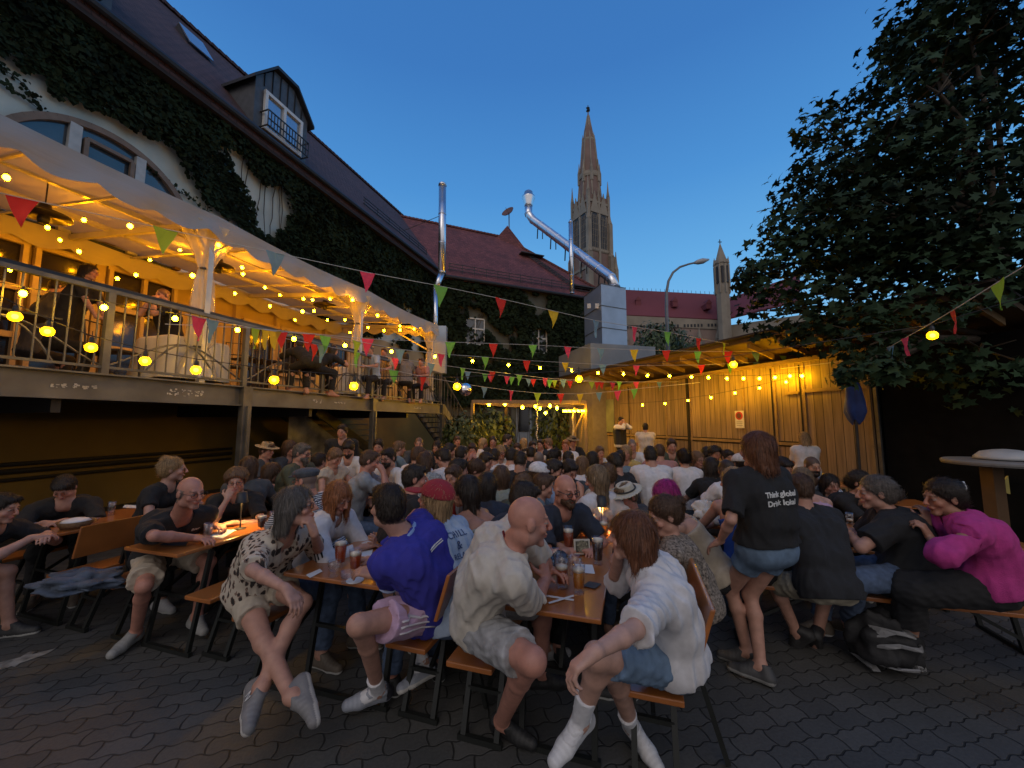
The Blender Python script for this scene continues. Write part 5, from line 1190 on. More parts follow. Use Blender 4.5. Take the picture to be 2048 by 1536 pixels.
def mk_mesh(name, V, Q, m, parent, org, cols=None):
    me = bpy.data.meshes.new(name); n = len(V); me.vertices.add(n); me.vertices.foreach_set('co', V.astype(np.float32).ravel())
    me.loops.add(len(Q)*4); me.loops.foreach_set('vertex_index', Q.astype(np.int32).ravel()); me.polygons.add(len(Q)); me.polygons.foreach_set('loop_start', np.arange(len(Q), dtype=np.int32)*4)
    me.polygons.foreach_set('loop_total', np.full(len(Q), 4, np.int32)); me.polygons.foreach_set('use_smooth', np.ones(len(Q), bool)); me.update(); me.materials.append(m)
    if cols is not None:
        a = me.color_attributes.new('Col', 'FLOAT_COLOR', 'POINT'); c4 = np.ones((n, 4), np.float32); c4[:, :3] = cols; a.data.foreach_set('color', c4.ravel())
    o = bpy.data.objects.new(name, me); COL.objects.link(o)
    if parent is None: o.location = org
    else: o.parent = parent
    return o
SKIN = dict(pale=(.45, .26, .195), fair=(.41, .22, .16), tan=(.34, .17, .11), red=(.43, .20, .145), brown=(.18, .085, .05), dark=(.07, .033, .02), olive=(.34, .19, .12))
M_skin = mat('skin', (.4, .25, .18), .52, attr='Col', var=.13, vscale=24, spec=.4, bump=.12, bscale=260, sub=.0)
HAIRC = dict(dk=(.022, .015, .011), br=(.07, .038, .022), lbr=(.15, .085, .045), bl=(.30, .19, .09), gr=(.10, .088, .078), ginger=(.26, .095, .035), auburn=(.13, .05, .022), mag=(.30, .015, .15), wh=(.4, .38, .35), dbl=(.17, .115, .065))
def hair_mat(k):
    n = 'hair_'+k
    if n in MATS: return MATS[n]
    c = HAIRC[k]; m = mat(n, c, .45, var=.6, vscale=110, stretch=(1, 1, .10), bump=.7, bscale=150, spec=.35); return m
def cloth(name, c, v=.08, rough=.9, **k): return mat('fabric_'+name, c, rough, var=v, vscale=k.pop('vscale', 30), bump=k.pop('bump', .25), bscale=k.pop('bscale', 500), sheen=.0, **k)
def ik(S_, T, L1, L2, pole):
    S_, T = Vector(S_), Vector(T); d = T-S_; D = min(d.length, (L1+L2)*.998); dn = d.normalized(); T = S_+dn*D
    a = (L1*L1-L2*L2+D*D)/(2*D); h_ = math.sqrt(max(0, L1*L1-a*a)); p = Vector(pole)-dn*Vector(pole).dot(dn); p = p.normalized() if p.length > 1e-4 else dn.orthogonal().normalized()
    return S_+dn*a+p*h_, T
def azv(a): a = R(a); return Vector((math.sin(a), math.cos(a), 0))
def J(par, px, py, L_, near=True):
    """the point on the pixel's ray at bone length from its parent joint"""
    d = ray(px, py).normalized(); oc = CAM-par; b = oc.dot(d); c = oc.length_squared-L_*L_; q = b*b-c
    if q < 0:
        p = CAM+d*(-b); return par+(p-par).normalized()*L_
    q = math.sqrt(q); return CAM+d*((-b-q) if near else (-b+q))
def hand_prims(F_, w, h, pn, side, curl, sc=1.0, curls=None):
    h = h.normalized(); pn = (pn-h*pn.dot(h)).normalized(); lt = h.cross(pn)*side   # towards the thumb
    lens = (.9, 1.0, .93, .74); off = (.029, .0095, -.0095, -.027)
    F_.cone(w-h*.01, w+h*.03*sc, .025*sc, .024*sc, .012)
    for i in range(4):
        k0 = w+h*.02*sc+lt*off[i]*.6*sc; kn = w+h*(.088-.006*abs(i-1.2))*sc+lt*off[i]*sc; F_.cone(k0, kn, .017*sc, .0125*sc, .010)
        p = kn; ang = 0; cu = (curls[i] if curls else curl)*(1+.08*i); r = .0095*sc
        for s_, ln in enumerate((.042, .027, .021)):
            ang += cu*(.9, 1.25, .8)[s_]; d = (h*math.cos(ang)+pn*math.sin(ang)+lt*(.06-.045*i)*(1-min(1, cu))).normalized(); e = p+d*ln*lens[i]*sc; F_.cone(p, e, r, r*.9, .0035); p = e; r *= .9
    p = w+h*.028*sc+lt*.024*sc; d = (h*.55+lt*.75+pn*.35).normalized()
    for s_, (ln, r) in enumerate(((.042, .0155), (.03, .0115), (.024, .0095))):
        e = p+d*ln*sc; F_.cone(p, e, r*sc, r*.86*sc, .006); p = e; d = (d+h*.35-lt*.35*(.4+curl)+pn*.3*curl).normalized()
def person(name, lab, P, group=None, z0=0.0):
    """P: pel neck head(center) yaw hyaw hpitch arms legs + looks; every joint in world metres"""
    P['hs'] = P.get('hs', 1.0)*.93; h = P.get('h', .014); bld = P.get('build', 1.0); fem = P.get('fem', False); tor = P.get('torso', 1.0)
    pel, neck, head = P['pel'].copy(), P['neck'].copy(), P['head'].copy()
    org = Vector((pel.x, pel.y, z0)); o = lambda v: Vector(v)-org
    pel, neck, head = o(pel), o(neck), o(head)
    fw = azv(P['yaw']); up = (neck-pel).normalized(); lat = fw.cross(Z).normalized(); lat = (lat-up*lat.dot(up)).normalized(); fwd = up.cross(lat)   # lat = person's right
    hf = azv(P.get('hyaw', P['yaw'])); hp = R(P.get('hpitch', 0)); hf = (hf*math.cos(hp)+Z*math.sin(hp)).normalized(); hr = hf.cross(Z+azv(P['yaw']+90)*math.sin(R(P.get('hroll', 0)))).normalized(); hu = hr.cross(hf)
    hs = P.get('hs', 1.0); Hm = np.array([[hr.x, hf.x, hu.x], [hr.y, hf.y, hu.y], [hr.z, hf.z, hu.z]])
    HP = lambda x, y, z: head+hr*x*hs+hf*y*hs+hu*z*hs
    sw = (.155 if fem else .185)*P.get('sh', 1)
    slouch = P.get('slouch', .05)
    waist = pel.lerp(neck, .36)-fwd*slouch*.7; chest = pel.lerp(neck, .72)-fwd*slouch*.55
    SR = neck-up*.055+lat*sw+fwd*P.get('shf', .02); SL_ = neck-up*.055-lat*sw+fwd*P.get('shf', .02)
    HR, HL = pel+lat*.085-up*.02, pel-lat*.085-up*.02
    A = []; arms = P['arms']   # right, left : (elbow, wrist, handdir, palm normal, curl)
    Lg = P['legs']
    sk = np.array(SKIN[P.get('skin', 'fair')])
    wr, cr, hr_ = (.096 if fem else .104)*bld, (.090 if fem else .104)*(.5+.5*bld)*tor, (.110 if fem else .105)*(.4+.6*bld)
    def torso(F_, inf=0.0, k=.03):
        F_.cone(pel-lat*.075, pel+lat*.075, hr_+inf, hr_+inf, k); F_.cone(pel-lat*.06-fwd*.03-up*.01, pel+lat*.06-fwd*.03-up*.01, hr_+inf, hr_+inf, k)
        for s in (-1, 1):
            F_.cone(pel+lat*s*.07, waist+lat*s*.055, hr_*.95+inf, wr+inf, k); F_.cone(waist+lat*s*.055, chest+lat*s*.085*sw/.18, wr+inf, cr+inf, k)
            F_.cone(chest+lat*s*.085*sw/.18, neck-up*.075+lat*s*.09*sw/.18, cr+inf, .072+inf, k)
            S_ = SR if s > 0 else SL_; F_.cone(neck-up*.02+lat*s*.02-fwd*.012, S_, .048+inf*.8, .052+inf, k)
            if fem: F_.ell(chest+lat*s*.065+fwd*(cr*.72)+up*.01, (.065+inf, .06+inf, .06+inf), np.eye(3), .035)
        if P.get('belly'): F_.ell(waist+fwd*.05+up*.0, (.14+inf, .12+inf, .13+inf), np.eye(3)*1.0, .06)
    ar = (.039 if fem else .045)*P.get('limb', 1); fr_ = (.031 if fem else .037)*P.get('limb', 1)
    th = (.077 if fem else .076)*P.get('leg', 1); kn = .046*P.get('leg', 1); cf = .046*P.get('leg', 1)
    def armf(F_, i, inf=0, t1=1.0, k=.02):
        S_ = (SR, SL_)[i]; E, Wp = o(arms[i][0]), o(arms[i][1])
        e2 = S_.lerp(E, min(1, t1)); F_.cone(S_, e2, ar*1.12+inf, (ar*1.12+(ar*.84-ar*1.12)*min(1, t1))+inf*1.25, k)
        if t1 > 1:
            w2 = E.lerp(Wp, min(1, t1-1)); F_.cone(E, w2, ar*.80+inf, fr_*.72+inf, k)
        return S_, E, Wp
    pts = [pel, neck, head]+[o(a[0]) for a in arms]+[o(a[1]) for a in arms]+[o(x) for l in Lg for x in l[:2]]
    lo = np.min([list(p) for p in pts], 0)-.27; hi = np.max([list(p) for p in pts], 0)+.27
    F_ = Fld(lo, hi, h); torso(F_)
    nb = HP(0, -.025, -.06); nr = (.050 if fem else .058)*(.7+.3*bld)
    F_.cone(neck-up*.04, nb, nr*1.08, nr, .03)
    for i in (0, 1):
        S_, E, Wp = armf(F_, i)
        F_.cone(E, E.lerp(Wp, .35), ar*.80, fr_*1.06, .012); F_.cone(E.lerp(Wp, .35), Wp, fr_*1.06, fr_*.66, .012)
        hd, pn, cu = Vector(arms[i][2]), Vector(arms[i][3]), arms[i][4]
        if h < .011: hand_prims(F_, Wp, hd, pn, 1 if i == 0 else -1, cu, 1.0 if not fem else .92)
        else:
            hd = hd.normalized(); F_.cone(Wp, Wp+hd*.07, .028, .033, .01); pn = (pn-hd*pn.dot(hd)).normalized(); F_.cone(Wp+hd*.08, Wp+hd*.12+pn*.035, .025, .019, .01)
    feet = []
    for i, l in enumerate(Lg):
        Hp = (HR, HL)[i]; Kn, An = o(l[0]), o(l[1]); f = Vector(l[2]).normalized()
        F_.cone(Hp, Kn, th*1.05, kn*1.05, .03); F_.cone(Kn-(Kn-Hp).normalized()*.01, Kn, kn, kn, .02)
        bk = ((Hp+An)/2-Kn); bk = bk-(An-Kn)*(bk.dot(An-Kn)/max(1e-6, (An-Kn).length_squared)); bk = bk.normalized() if bk.length > 1e-4 else -fwd
        F_.cone(Kn, Kn.lerp(An, .3)+bk*.016, kn*.93, cf, .02); F_.cone(Kn.lerp(An, .3)+bk*.016, An, cf, .034*P.get('leg', 1), .02)
        sh_ = (An-Kn).normalized(); dn = sh_-f*sh_.dot(f); dn = dn.normalized() if dn.length > .2 else -Z
        heel = An-f*.045+dn*.06; ball = An+f*.10+dn*.068; toe = An+f*.165+dn*.072
        F_.cone(An, heel, .036, .034, .015); F_.cone(An, ball, .036, .034, .02); F_.cone(heel, ball, .034, .034, .015); F_.cone(ball, toe, .034, .026, .01)
        feet.append((An, Kn, f, dn, heel, ball, toe))
    # head
    jw = .92 if fem else 1.0
    F_.ell(HP(0, -.012, .026), np.array((.076, .096, .092))*hs, Hm, .01)
    F_.ell(HP(0, .022, -.045), np.array((.060*jw, .066, .062))*hs, Hm, .03)
    F_.cone(HP(-.012, .074, -.098), HP(.012, .074, -.098), .018*hs, .018*hs, .025)
    F_.cone(HP(-.045*jw, .01, -.075), HP(.045*jw, .01, -.075), .024*hs, .024*hs, .03)
    if h < .02:
        F_.cone(HP(-.034, .081, .029), HP(.034, .081, .029), .009*hs, .009*hs, .012)
        for s in (-1, 1):
            F_.ell(HP(s*.031, .102, .006), np.array((.017, .0105, .0105))*hs, Hm, .012, 's'); F_.ell(HP(s*.031, .080, .006), np.array((.0135, .0135, .0125))*hs, Hm, .002)
            F_.ell(HP(s*.043, .066, -.028), np.array((.022, .018, .020))*hs, Hm, .014)
            F_.ell(HP(s*.079, -.006, -.006), np.array((.011, .021, .033))*hs, Hm, .006)
        F_.cone(HP(0, .092, .018), HP(0, .117, -.022), .0085*hs, .0125*hs, .007)
        F_.cone(HP(-.011, .104, -.028), HP(.011, .104, -.028), .0085*hs, .0085*hs, .004)
        F_.ell(HP(0, .091, -.054), np.array((.025, .013, .0065))*hs, Hm, .003); F_.ell(HP(0, .089, -.065), np.array((.021, .013, .0075))*hs, Hm, .003)
    V, Q = F_.mesh()
    # colour by place: lips, brows, eyes, stubble
    q = (V-np.array(head))@Hm/hs; C = np.tile(sk, (len(V), 1)).astype(np.float32); hc = np.array(HAIRC[P.get('hc', 'br')])
    inh = (np.abs(q[:, 0]) < .1) & (np.abs(q[:, 1]) < .14) & (np.abs(q[:, 2]) < .14)
    frn = inh & (q[:, 1] > .05)
    ww = np.exp(-((q[:, 0]**2+(q[:, 1]-.105)**2+(q[:, 2]+.02)**2)/.0016)); C[inh] = C[inh]*(1-.0*ww[inh, None])+np.array((.06, -.01, -.01))*ww[inh, None]
    ck = np.exp(-(((np.abs(q[:, 0])-.045)**2+(q[:, 1]-.07)**2+(q[:, 2]+.03)**2)/.0009)); C[inh] += np.array((.05, -.008, -.008))*ck[inh, None]
    def paint(mask, col, a=1.0): C[mask] = C[mask]*(1-a)+np.array(col)*a
    lipm = frn & (np.abs(q[:, 2]+.059) < .0105*(1-(q[:, 0]/.027)**2)) & (np.abs(q[:, 0]) < .026) & (q[:, 1] > .075); paint(lipm, sk*np.array((.85, .45, .45)), .8)
    if P.get('stub'): paint(inh & (q[:, 1] > -.01) & (q[:, 2] < -.035+.03*(np.abs(q[:, 0]) > .045)) & ~lipm & (q[:, 2] > -.13), hc*.8+sk*.2, P['stub'])
    for s in (-1, 1):
        ex = q[:, 0]-s*.031; ez = q[:, 2]-.006; em = frn & (q[:, 1] > .066) & ((ex/.0135)**2+(ez/.0062)**2 < 1)
        paint(em, (.24, .20, .18)); paint(em & (ex**2+ez**2 < .0056**2), (.03, .02, .015)); paint(frn & (q[:, 1] > .066) & ~em & ((ex/.016)**2+((ez-.003)/.0085)**2 < 1) & (ez > .003), sk*.5, .45)
        bm_ = frn & (np.abs(q[:, 2]-(.029-.12*(np.abs(ex)-.004).clip(0))) < .0045) & (np.abs(ex) < .02); paint(bm_, hc*.8+sk*.2, .7)
    if P.get('hair') in ('short', 'crop', 'pony', 'bun', 'lowbun', 'updo', 'balding', 'curly'):
        fz_ = P.get('hairline', .062)-.095; fd = np.sqrt((q[:, 0]/.066)**2+((q[:, 1]-.105)/.078)**2+((q[:, 2]-fz_)/.098)**2)+.10*np.sin(q[:, 2]*260+q[:, 0]*190)
        hm_ = inh & (fd > 1.0) & (np.abs(q[:, 0]) < .0795) & (q[:, 1]*.75-q[:, 2]*.66 < .028) & (q[:, 2] > -.085)
        if P['hair'] == 'balding': hm_ &= (q[:, 2] < .03) & (q[:, 1] < .03)
        paint(hm_, hc, .85)
    b = mk_mesh(name, V, Q, M_skin, None, org, C); tag(b, lab, 'person', group)
    # ---- clothing, each its own mesh under the person
    def finish(F2, nm, m): V2, Q2 = F2.mesh(); return mk_mesh(nm, V2, Q2, m, b, None) if len(Q2) else None
    hh = P.get('hcl', h)
    inf = P.get('loose', .014)
    if P.get('shirt') is not None:
        F2 = Fld(lo, hi, hh); torso(F2, inf, .04)
        sl = P.get('sleeve', .62)
        if sl > 0:
            for i in (0, 1):
                F3 = Fld(lo, hi, hh); armf(F3, i, inf+(.006 if sl < 1 else .004), sl, .02)
                S_ = (SR, SL_)[i]; E, Wp = o(arms[i][0]), o(arms[i][1])
                if sl <= 1: c, d = S_.lerp(E, sl), (E-S_).normalized()
                else: c, d = E.lerp(Wp, sl-1), (Wp-E).normalized()
                F3.plane(c, d, np.array(c)-.14, np.array(c)+.14); full = tuple(slice(0, n) for n in F2.n); F2.op(full, F3.D, .035, 'u')
        if P.get('hem', 0) > 0:
            for s in (-1, 1): F2.cone(pel+lat*s*.06-up*P['hem'], pel+lat*s*.06, hr_+inf+.006, hr_+inf, .03)
        F2.noise(P.get('fold', .011), P.get('fwl', .13), P.get('seed', 1), True, (1, 1, .4))
        if h < .0078: F2.noise(.0014, .06, P.get('seed', 1)+2, True, (1, 1, .5))
        # hem, cuffs, neckline
        hc_ = pel-up*(.035+P.get('hem', 0)); F2.plane(hc_, -up-fwd*P.get('hemt', .0))
        F2.cone(neck-up*.03+fwd*.01, nb, nr*1.10+inf*.35, nr*1.12+inf*.3, .004, 's'); F2.cone(nb, head, .09, .12, .0, 's')
        if P.get('vneck'): F2.cone(neck-up*.03+fwd*.09, neck-up*P['vneck']+fwd*.12, .05, .02, .004, 's')
        if P.get('strap'): 
            F2.plane(chest+up*P['strap'], up)
        sh = finish(F2, P.get('shirtname', 'shirt'), P['shirt'])
        if P.get('strap'):
            g = MB()
            for s in (-1, 1): g.tube([chest+up*P['strap']+lat*s*.07-fwd*(cr+.008), neck-up*.05+lat*s*.085-fwd*.055, neck-up*.005+lat*s*.085, neck-up*.05+lat*s*.08+fwd*.06, chest+up*P['strap']+lat*s*.07+fwd*(cr+.01)], .007, 6)
            s_ = g.build('strap', P['shirt'], None, True); s_.parent = b
    if P.get('pants') is not None:
        F2 = Fld(lo, hi, hh); pl = P.get('plen', .55); inf2 = P.get('ploose', .016)
        F2.cone(pel-lat*.075, pel+lat*.075, hr_+inf2*.55, hr_+inf2*.55, .03); F2.cone(pel-lat*.06-fwd*.03-up*.01, pel+lat*.06-fwd*.03-up*.01, hr_+inf2*.5, hr_+inf2*.5, .03)
        ends = []
        for i in (0, 1):
            Hp = (HR, HL)[i]; Kn, An = o(Lg[i][0]), o(Lg[i][1]); e = Hp.lerp(Kn, min(1, pl)); t = min(1, pl)
            F3 = Fld(lo, hi, hh); F3.cone(Hp, e, th*1.05+inf2*.8, th*1.05+(kn-th)*t*1.0+inf2*1.6, .03)
            if pl > 1: e2 = Kn.lerp(An, pl-1); F3.cone(Kn, e2, kn+inf2*.9, .047+inf2, .02); c, d = e2, (An-Kn).normalized()
            else: c, d = e, (Kn-Hp).normalized()
            F3.plane(c, d, np.array(c)-.16, np.array(c)+.16); F2.op(tuple(slice(0, n) for n in F2.n), F3.D, .03, 'u')
        F2.noise(P.get('pfold', .009), .11, P.get('seed', 1)+7)
        F2.plane(pel+Z*.17, Z, np.array(pel)-.3, np.array(pel)+.3); F2.plane(pel+up*.16, (up-fwd*.9).normalized(), np.array(pel)-.3, np.array(pel)+.3)
        finish(F2, P.get('pantsname', 'shorts'), P['pants'])
    if P.get('shoes') is None and h <= .0095: P.update(shoes=1, shoec=((.03, .03, .03), (.35, .35, .35), (.10, .08, .06))[P.get('seed', 1) % 3])
    if P.get('shoes') is not None:
        for i, (An, Kn, f, dn, heel, ball, toe) in enumerate(feet):
            if P.get('shoe_only') is not None and i not in P['shoe_only']: continue
            c = (heel+toe)/2; F2 = Fld(np.array(c)-.22, np.array(c)+.22, min(hh, .008))
            F2.cone(heel, ball, .040, .041, .01); F2.cone(ball, toe, .041, .033, .01); F2.cone(heel, An-dn*.005-f*.02, .041, .040, .02); F2.cone(An+f*.02+dn*.0, ball, .036, .034, .02)
            F2.plane(An+dn*.098, dn); F2.plane(An-dn*P.get('shoe_h', .012), -dn)
            V2, Q2 = F2.mesh(); dd = (V2-np.array(An))@np.array(dn); cc = np.tile(np.array(P.get('shoec', (.5, .5, .5))), (len(V2), 1)); cc[dd > .075] = P.get('solec', (.55, .55, .52))
            fq = (V2-np.array(An))@np.array(f); lc = (np.abs(dd-.02-.25*fq) < .03) & (fq > .02) & (np.sin(fq*260) > .2); cc[lc & (dd < .05)] = P.get('lacec', np.array(P.get('shoec', (.5, .5, .5)))*1.1+.008)
            if P.get('heelc'): cc[(fq < -.045) & (dd < .06)] = P['heelc']
            mk_mesh('shoe', V2, Q2, mat('shoe_leather', (.5, .5, .5), .6, attr='Col', var=.12, bump=.15, bscale=120), b, None, cc)
            if P.get('sock'):
                F2 = Fld(np.array(An)-.3, np.array(An)+.2, min(hh, .008)); u_ = (Kn-An).normalized(); F2.cone(An-u_*.03, An+u_*P['sock'], .038, .0435*P.get('leg', 1)+.002, .01); F2.cone(An, An+f*.07+dn*.04, .0405, .038, .01); F2.noise(.003, .04, 3); F2.plane(An+u_*P['sock'], u_); finish(F2, 'sock', cloth('sock', (.62, .62, .64)))
    # ---- hair and headgear
    st = P.get('hair')
    if st and st not in ('balding', 'crop'):
        lo2 = np.array(head)-.26; hi2 = np.array(head)+.26
        if st in ('long', 'vlong', 'pony', 'bob', 'cap'): lo2[2] -= .22; 
        F2 = Fld(lo2, hi2, min(h, .009) if h < .02 else .014); th_ = {'short': .008, 'crop': .004}.get(st, .010)
        F2.ell(HP(0, -.020, .030), np.array((.078+th_, .098+th_, .092+th_))*hs, Hm, .01)
        if st in ('short', 'crop', 'curly'):
            F2.ell(HP(0, -.045, -.02), np.array((.072+th_*.7, .062+th_, .062))*hs, Hm, .02)
            if st == 'short': F2.ell(HP(0, .045, .088), np.array((.06, .05, .03))*hs, Hm, .02)
            if st == 'curly': F2.ell(HP(0, -.01, .05), np.array((.105, .115, .09))*hs, Hm, .02)
        else: F2.ell(HP(0, -.045, -.03), np.array((.084, .070, .075))*hs, Hm, .02)
        bw = -Z*.55+(-hf)*.12
        def lock(x, y, z, L_, r0, r1, out=.0): a = HP(x, y, z); e = a-Z*L_*hs+hr*x*out*3-hf*.03; F2.cone(a, e, r0*hs, r1*hs, .03)
        if st == 'bob':
            for s in (-1, 1): lock(s*.068, .0, .0, .115, .022, .022); lock(s*.052, -.05, .0, .115, .034, .030)
            lock(0, -.062, 0, .12, .038, .032)
        if st in ('long', 'vlong'):
            Lh = .25 if st == 'long' else .38
            for s in (-1, 1): lock(s*.066, -.005, .0, Lh*.85, .022, .018); lock(s*.042, -.06, .0, Lh, .034, .022, .1)
            lock(0, -.068, 0, Lh, .036, .024)
            if P.get('fronthair'): 
                for s in (-1, 1): lock(s*.068, .04, .03, Lh*.75, .022, .02)
        if st == 'pony':
            a = HP(0, -.10, .045); m_ = HP(0, -.15, .03); F2.cone(a, m_, .028, .030, .015); F2.cone(m_, m_-Z*.16-hf*.02, .032, .012, .02)
        if st == 'bun': F2.ell(HP(0, -.095, .065), np.array((.045, .04, .042)), Hm, .008)
        if st == 'lowbun': F2.ell(HP(0, -.12, -.03), np.array((.045, .04, .042)), Hm, .008)
        if st == 'updo':
            for k in range(6): F2.ell(HP(.035*math.sin(k*2.1), -.06+.03*math.cos(k*1.7), .095+.018*math.sin(k*3)), np.array((.04, .035, .03)), Hm, .006)
        if st == 'balding':
            F2.plane(HP(0, 0, .035), hu)
        F2.noise(.0035 if st not in ('curly',) else .012, .035 if st != 'curly' else .05, P.get('seed', 1)+3, True, (1, 1, .35) if st != 'curly' else (1, 1, 1))
        if h < .01: F2.noise(.0035, .016, P.get('seed', 1)+5, True, (1, 1, .16))
        # open the face
        fz = P.get('hairline', .062)
        F2.ell(HP(0, .105, fz-.095), np.array((.071 if st not in ('bob', 'long', 'vlong') else .060, .075, .100))*hs, Hm, .028, 's')
        if st in ('short', 'crop', 'curly', 'pony', 'bun', 'lowbun', 'updo', 'balding'):
            F2.plane(HP(0, .02, -.005), (hf*.55-hu*.83).normalized()) if False else None
            c = HP(0, .0, -.03); nrm = (hf*.75-hu*.66).normalized(); F2.plane(c, nrm, np.array(head)-.2, np.array(head)+.2)
            F2.plane(HP(0, 0, -.085), -hu)
        if st == 'crop': F2.plane(HP(0, .06, .0), hf)
        V2, Q2 = F2.mesh()
        if h <= .0145 and len(V2):
            # loose strands lying along the surface, in the same mesh
            r_ = np.random.RandomState(P.get('seed', 1)); n1 = np.cross(V2[Q2[:, 2]]-V2[Q2[:, 0]], V2[Q2[:, 3]]-V2[Q2[:, 1]]); fc = V2[Q2].mean(1); nn_ = n1/(np.linalg.norm(n1, axis=1)[:, None]+1e-9); ns = 5600 if h < .007 else (2800 if h < .0096 else 1500)
            pk = r_.randint(0, len(Q2), ns); p0 = fc[pk]; n0 = nn_[pk]; crown = np.array(HP(0, -.05, .13)); dr = p0-crown; dr[:, 2] -= .10 if st not in ('short', 'crop', 'curly', 'balding') else .01
            if st in ('pony', 'bun', 'lowbun', 'updo'): dr = np.array(HP(0, -.13, .02))-p0
            dr = dr+r_.normal(0, .018, dr.shape); t_ = dr-n0*(dr*n0).sum(1)[:, None]; t_ /= np.linalg.norm(t_, axis=1)[:, None]+1e-9; sd = np.cross(t_, n0)
            Ls = r_.uniform(.5, 1.2, ns)[:, None]*{'short': .022, 'crop': .008, 'curly': .02, 'balding': .012, 'pony': .05}.get(st, .055); w_ = .0009 if h < .007 else (.0013 if h < .0096 else .0022)
            lift = r_.uniform(.0, .004, ns)[:, None]; A0 = p0-n0*.001; A1 = p0+t_*Ls*.5+n0*(.0015+lift); A2 = p0+t_*Ls+n0*(-.002+lift*1.5); A2[:, 2] -= .003
            R_ = np.stack([A0-sd*w_, A0+sd*w_, A1-sd*w_, A1+sd*w_, A2-sd*w_*.4, A2+sd*w_*.4], 1).reshape(-1, 3); b0 = np.arange(ns)[:, None]*6+len(V2)
            Q2 = np.concatenate([Q2, np.concatenate([b0+0, b0+1, b0+3, b0+2], 1), np.concatenate([b0+2, b0+3, b0+5, b0+4], 1)]); V2 = np.concatenate([V2, R_])
        if len(Q2): mk_mesh('hair', V2, Q2, hair_mat(P.get('hc', 'br')), b, None)
    if P.get('beard'):
        F2 = Fld(np.array(head)-.2, np.array(head)+.2, min(h, .008)); L_ = P['beard']
        F2.ell(HP(0, .035, -.062), np.array((.066, .066, .052))*hs, Hm, .01); F2.cone(HP(0, .085, -.09), HP(0, .082, -.10-L_), .032, .018, .03)
        F2.ell(HP(0, .10, -.043), np.array((.034, .016, .008)), Hm, .006)
        F2.noise(.006, .025, 3, True, (1, 1, .4)); F2.plane(HP(0, .0, -.03), (hu*.8-hf*.12).normalized()); F2.ell(HP(0, .115, -.059), np.array((.022, .02, .006)), Hm, .003, 's')
        F2.plane(HP(0, -.015, 0), -hf)
        finish(F2, 'beard', hair_mat(P.get('bc', P.get('hc', 'br'))))
    hat = P.get('hat')
    if hat:
        F2 = Fld(np.array(head)-.26, np.array(head)+.26, min(h, .009)); c = HP(0, -.012, .045); cm = P['hatm']
        if hat == 'cap':
            F2.ell(HP(0, -.016, .034), np.array((.103, .124, .112))*hs, Hm, .01); F2.plane(HP(0, 0, .036), (-hu*.97-hf*-.10).normalized()); F2.ell(HP(0, .145, .045), np.array((.072, .085, .011)), Hm, .008)
        elif hat == 'flat':
            F2.ell(HP(0, .0, .075), np.array((.098, .125, .045)), Hm, .01); F2.ell(HP(0, .125, .050), np.array((.07, .05, .010)), Hm, .01); F2.ell(HP(0, -.01, .05), np.array((.086, .104, .05)), Hm, .01); F2.plane(HP(0, 0, .035), -hu)
        elif hat == 'head':
            F2.ell(HP(0, -.02, .045), np.array((.096, .116, .09)), Hm, .01); F2.plane(HP(0, 0, .03), (-hu+hf*.15).normalized()); F2.noise(.003, .03, 3)
        elif hat == 'brim':
            F2.cone(HP(0, -.01, .055), HP(0, -.01, .12), .093*hs, .078*hs, .01); F2.plane(HP(0, 0, .125), hu); F2.ell(HP(0, -.01, .145), np.array((.018, .07, .03)), Hm, .02, 's')
            F2.ell(HP(0, -.005, .052), np.array((.150, .168, .011)), Hm, .015); F2.plane(HP(0, 0, .040), -hu)
        hb = finish(F2, {'cap': 'cap', 'flat': 'flat_cap', 'head': 'head_scarf', 'brim': 'hat'}[hat], cm)
        if hat == 'brim' and P.get('band'):
            g = MB(); g.tube([HP(.1*math.cos(a), -.01+.1*math.sin(a), .075) for a in [2*math.pi*i/28 for i in range(29)]], .007, 6, False); x = g.build('hat_band', M_dark, None, True); x.parent = hb
    if P.get('glasses'):
        g = MB(); rr_ = .0018 if P['glasses'] == 1 else .003
        for s in (-1, 1):
            n_ = 18; g.tube([HP(s*.033+.024*math.cos(a), .106-.004*abs(math.cos(a)), .004+.018*math.sin(a)) for a in [2*math.pi*i/n_ for i in range(n_+1)]], rr_, 5, False)
            g.tube([HP(s*.057, .103, .008), HP(s*.080, .07, .012), HP(s*.084, -.01, .008)], rr_, 5)
        g.tube([HP(-.009, .108, .008), HP(.009, .108, .008)], rr_, 5); x = g.build('glasses', P.get('glm', M_dark), None, True); x.parent = b
    P['_f'] = dict(org=org, up=up, lat=lat, fwd=fwd, neck=neck, chest=chest, waist=waist, pel=pel, HP=HP, cr=cr, feet=feet, SR=SR, SL=SL_, body=b, wr=wr)
    return b
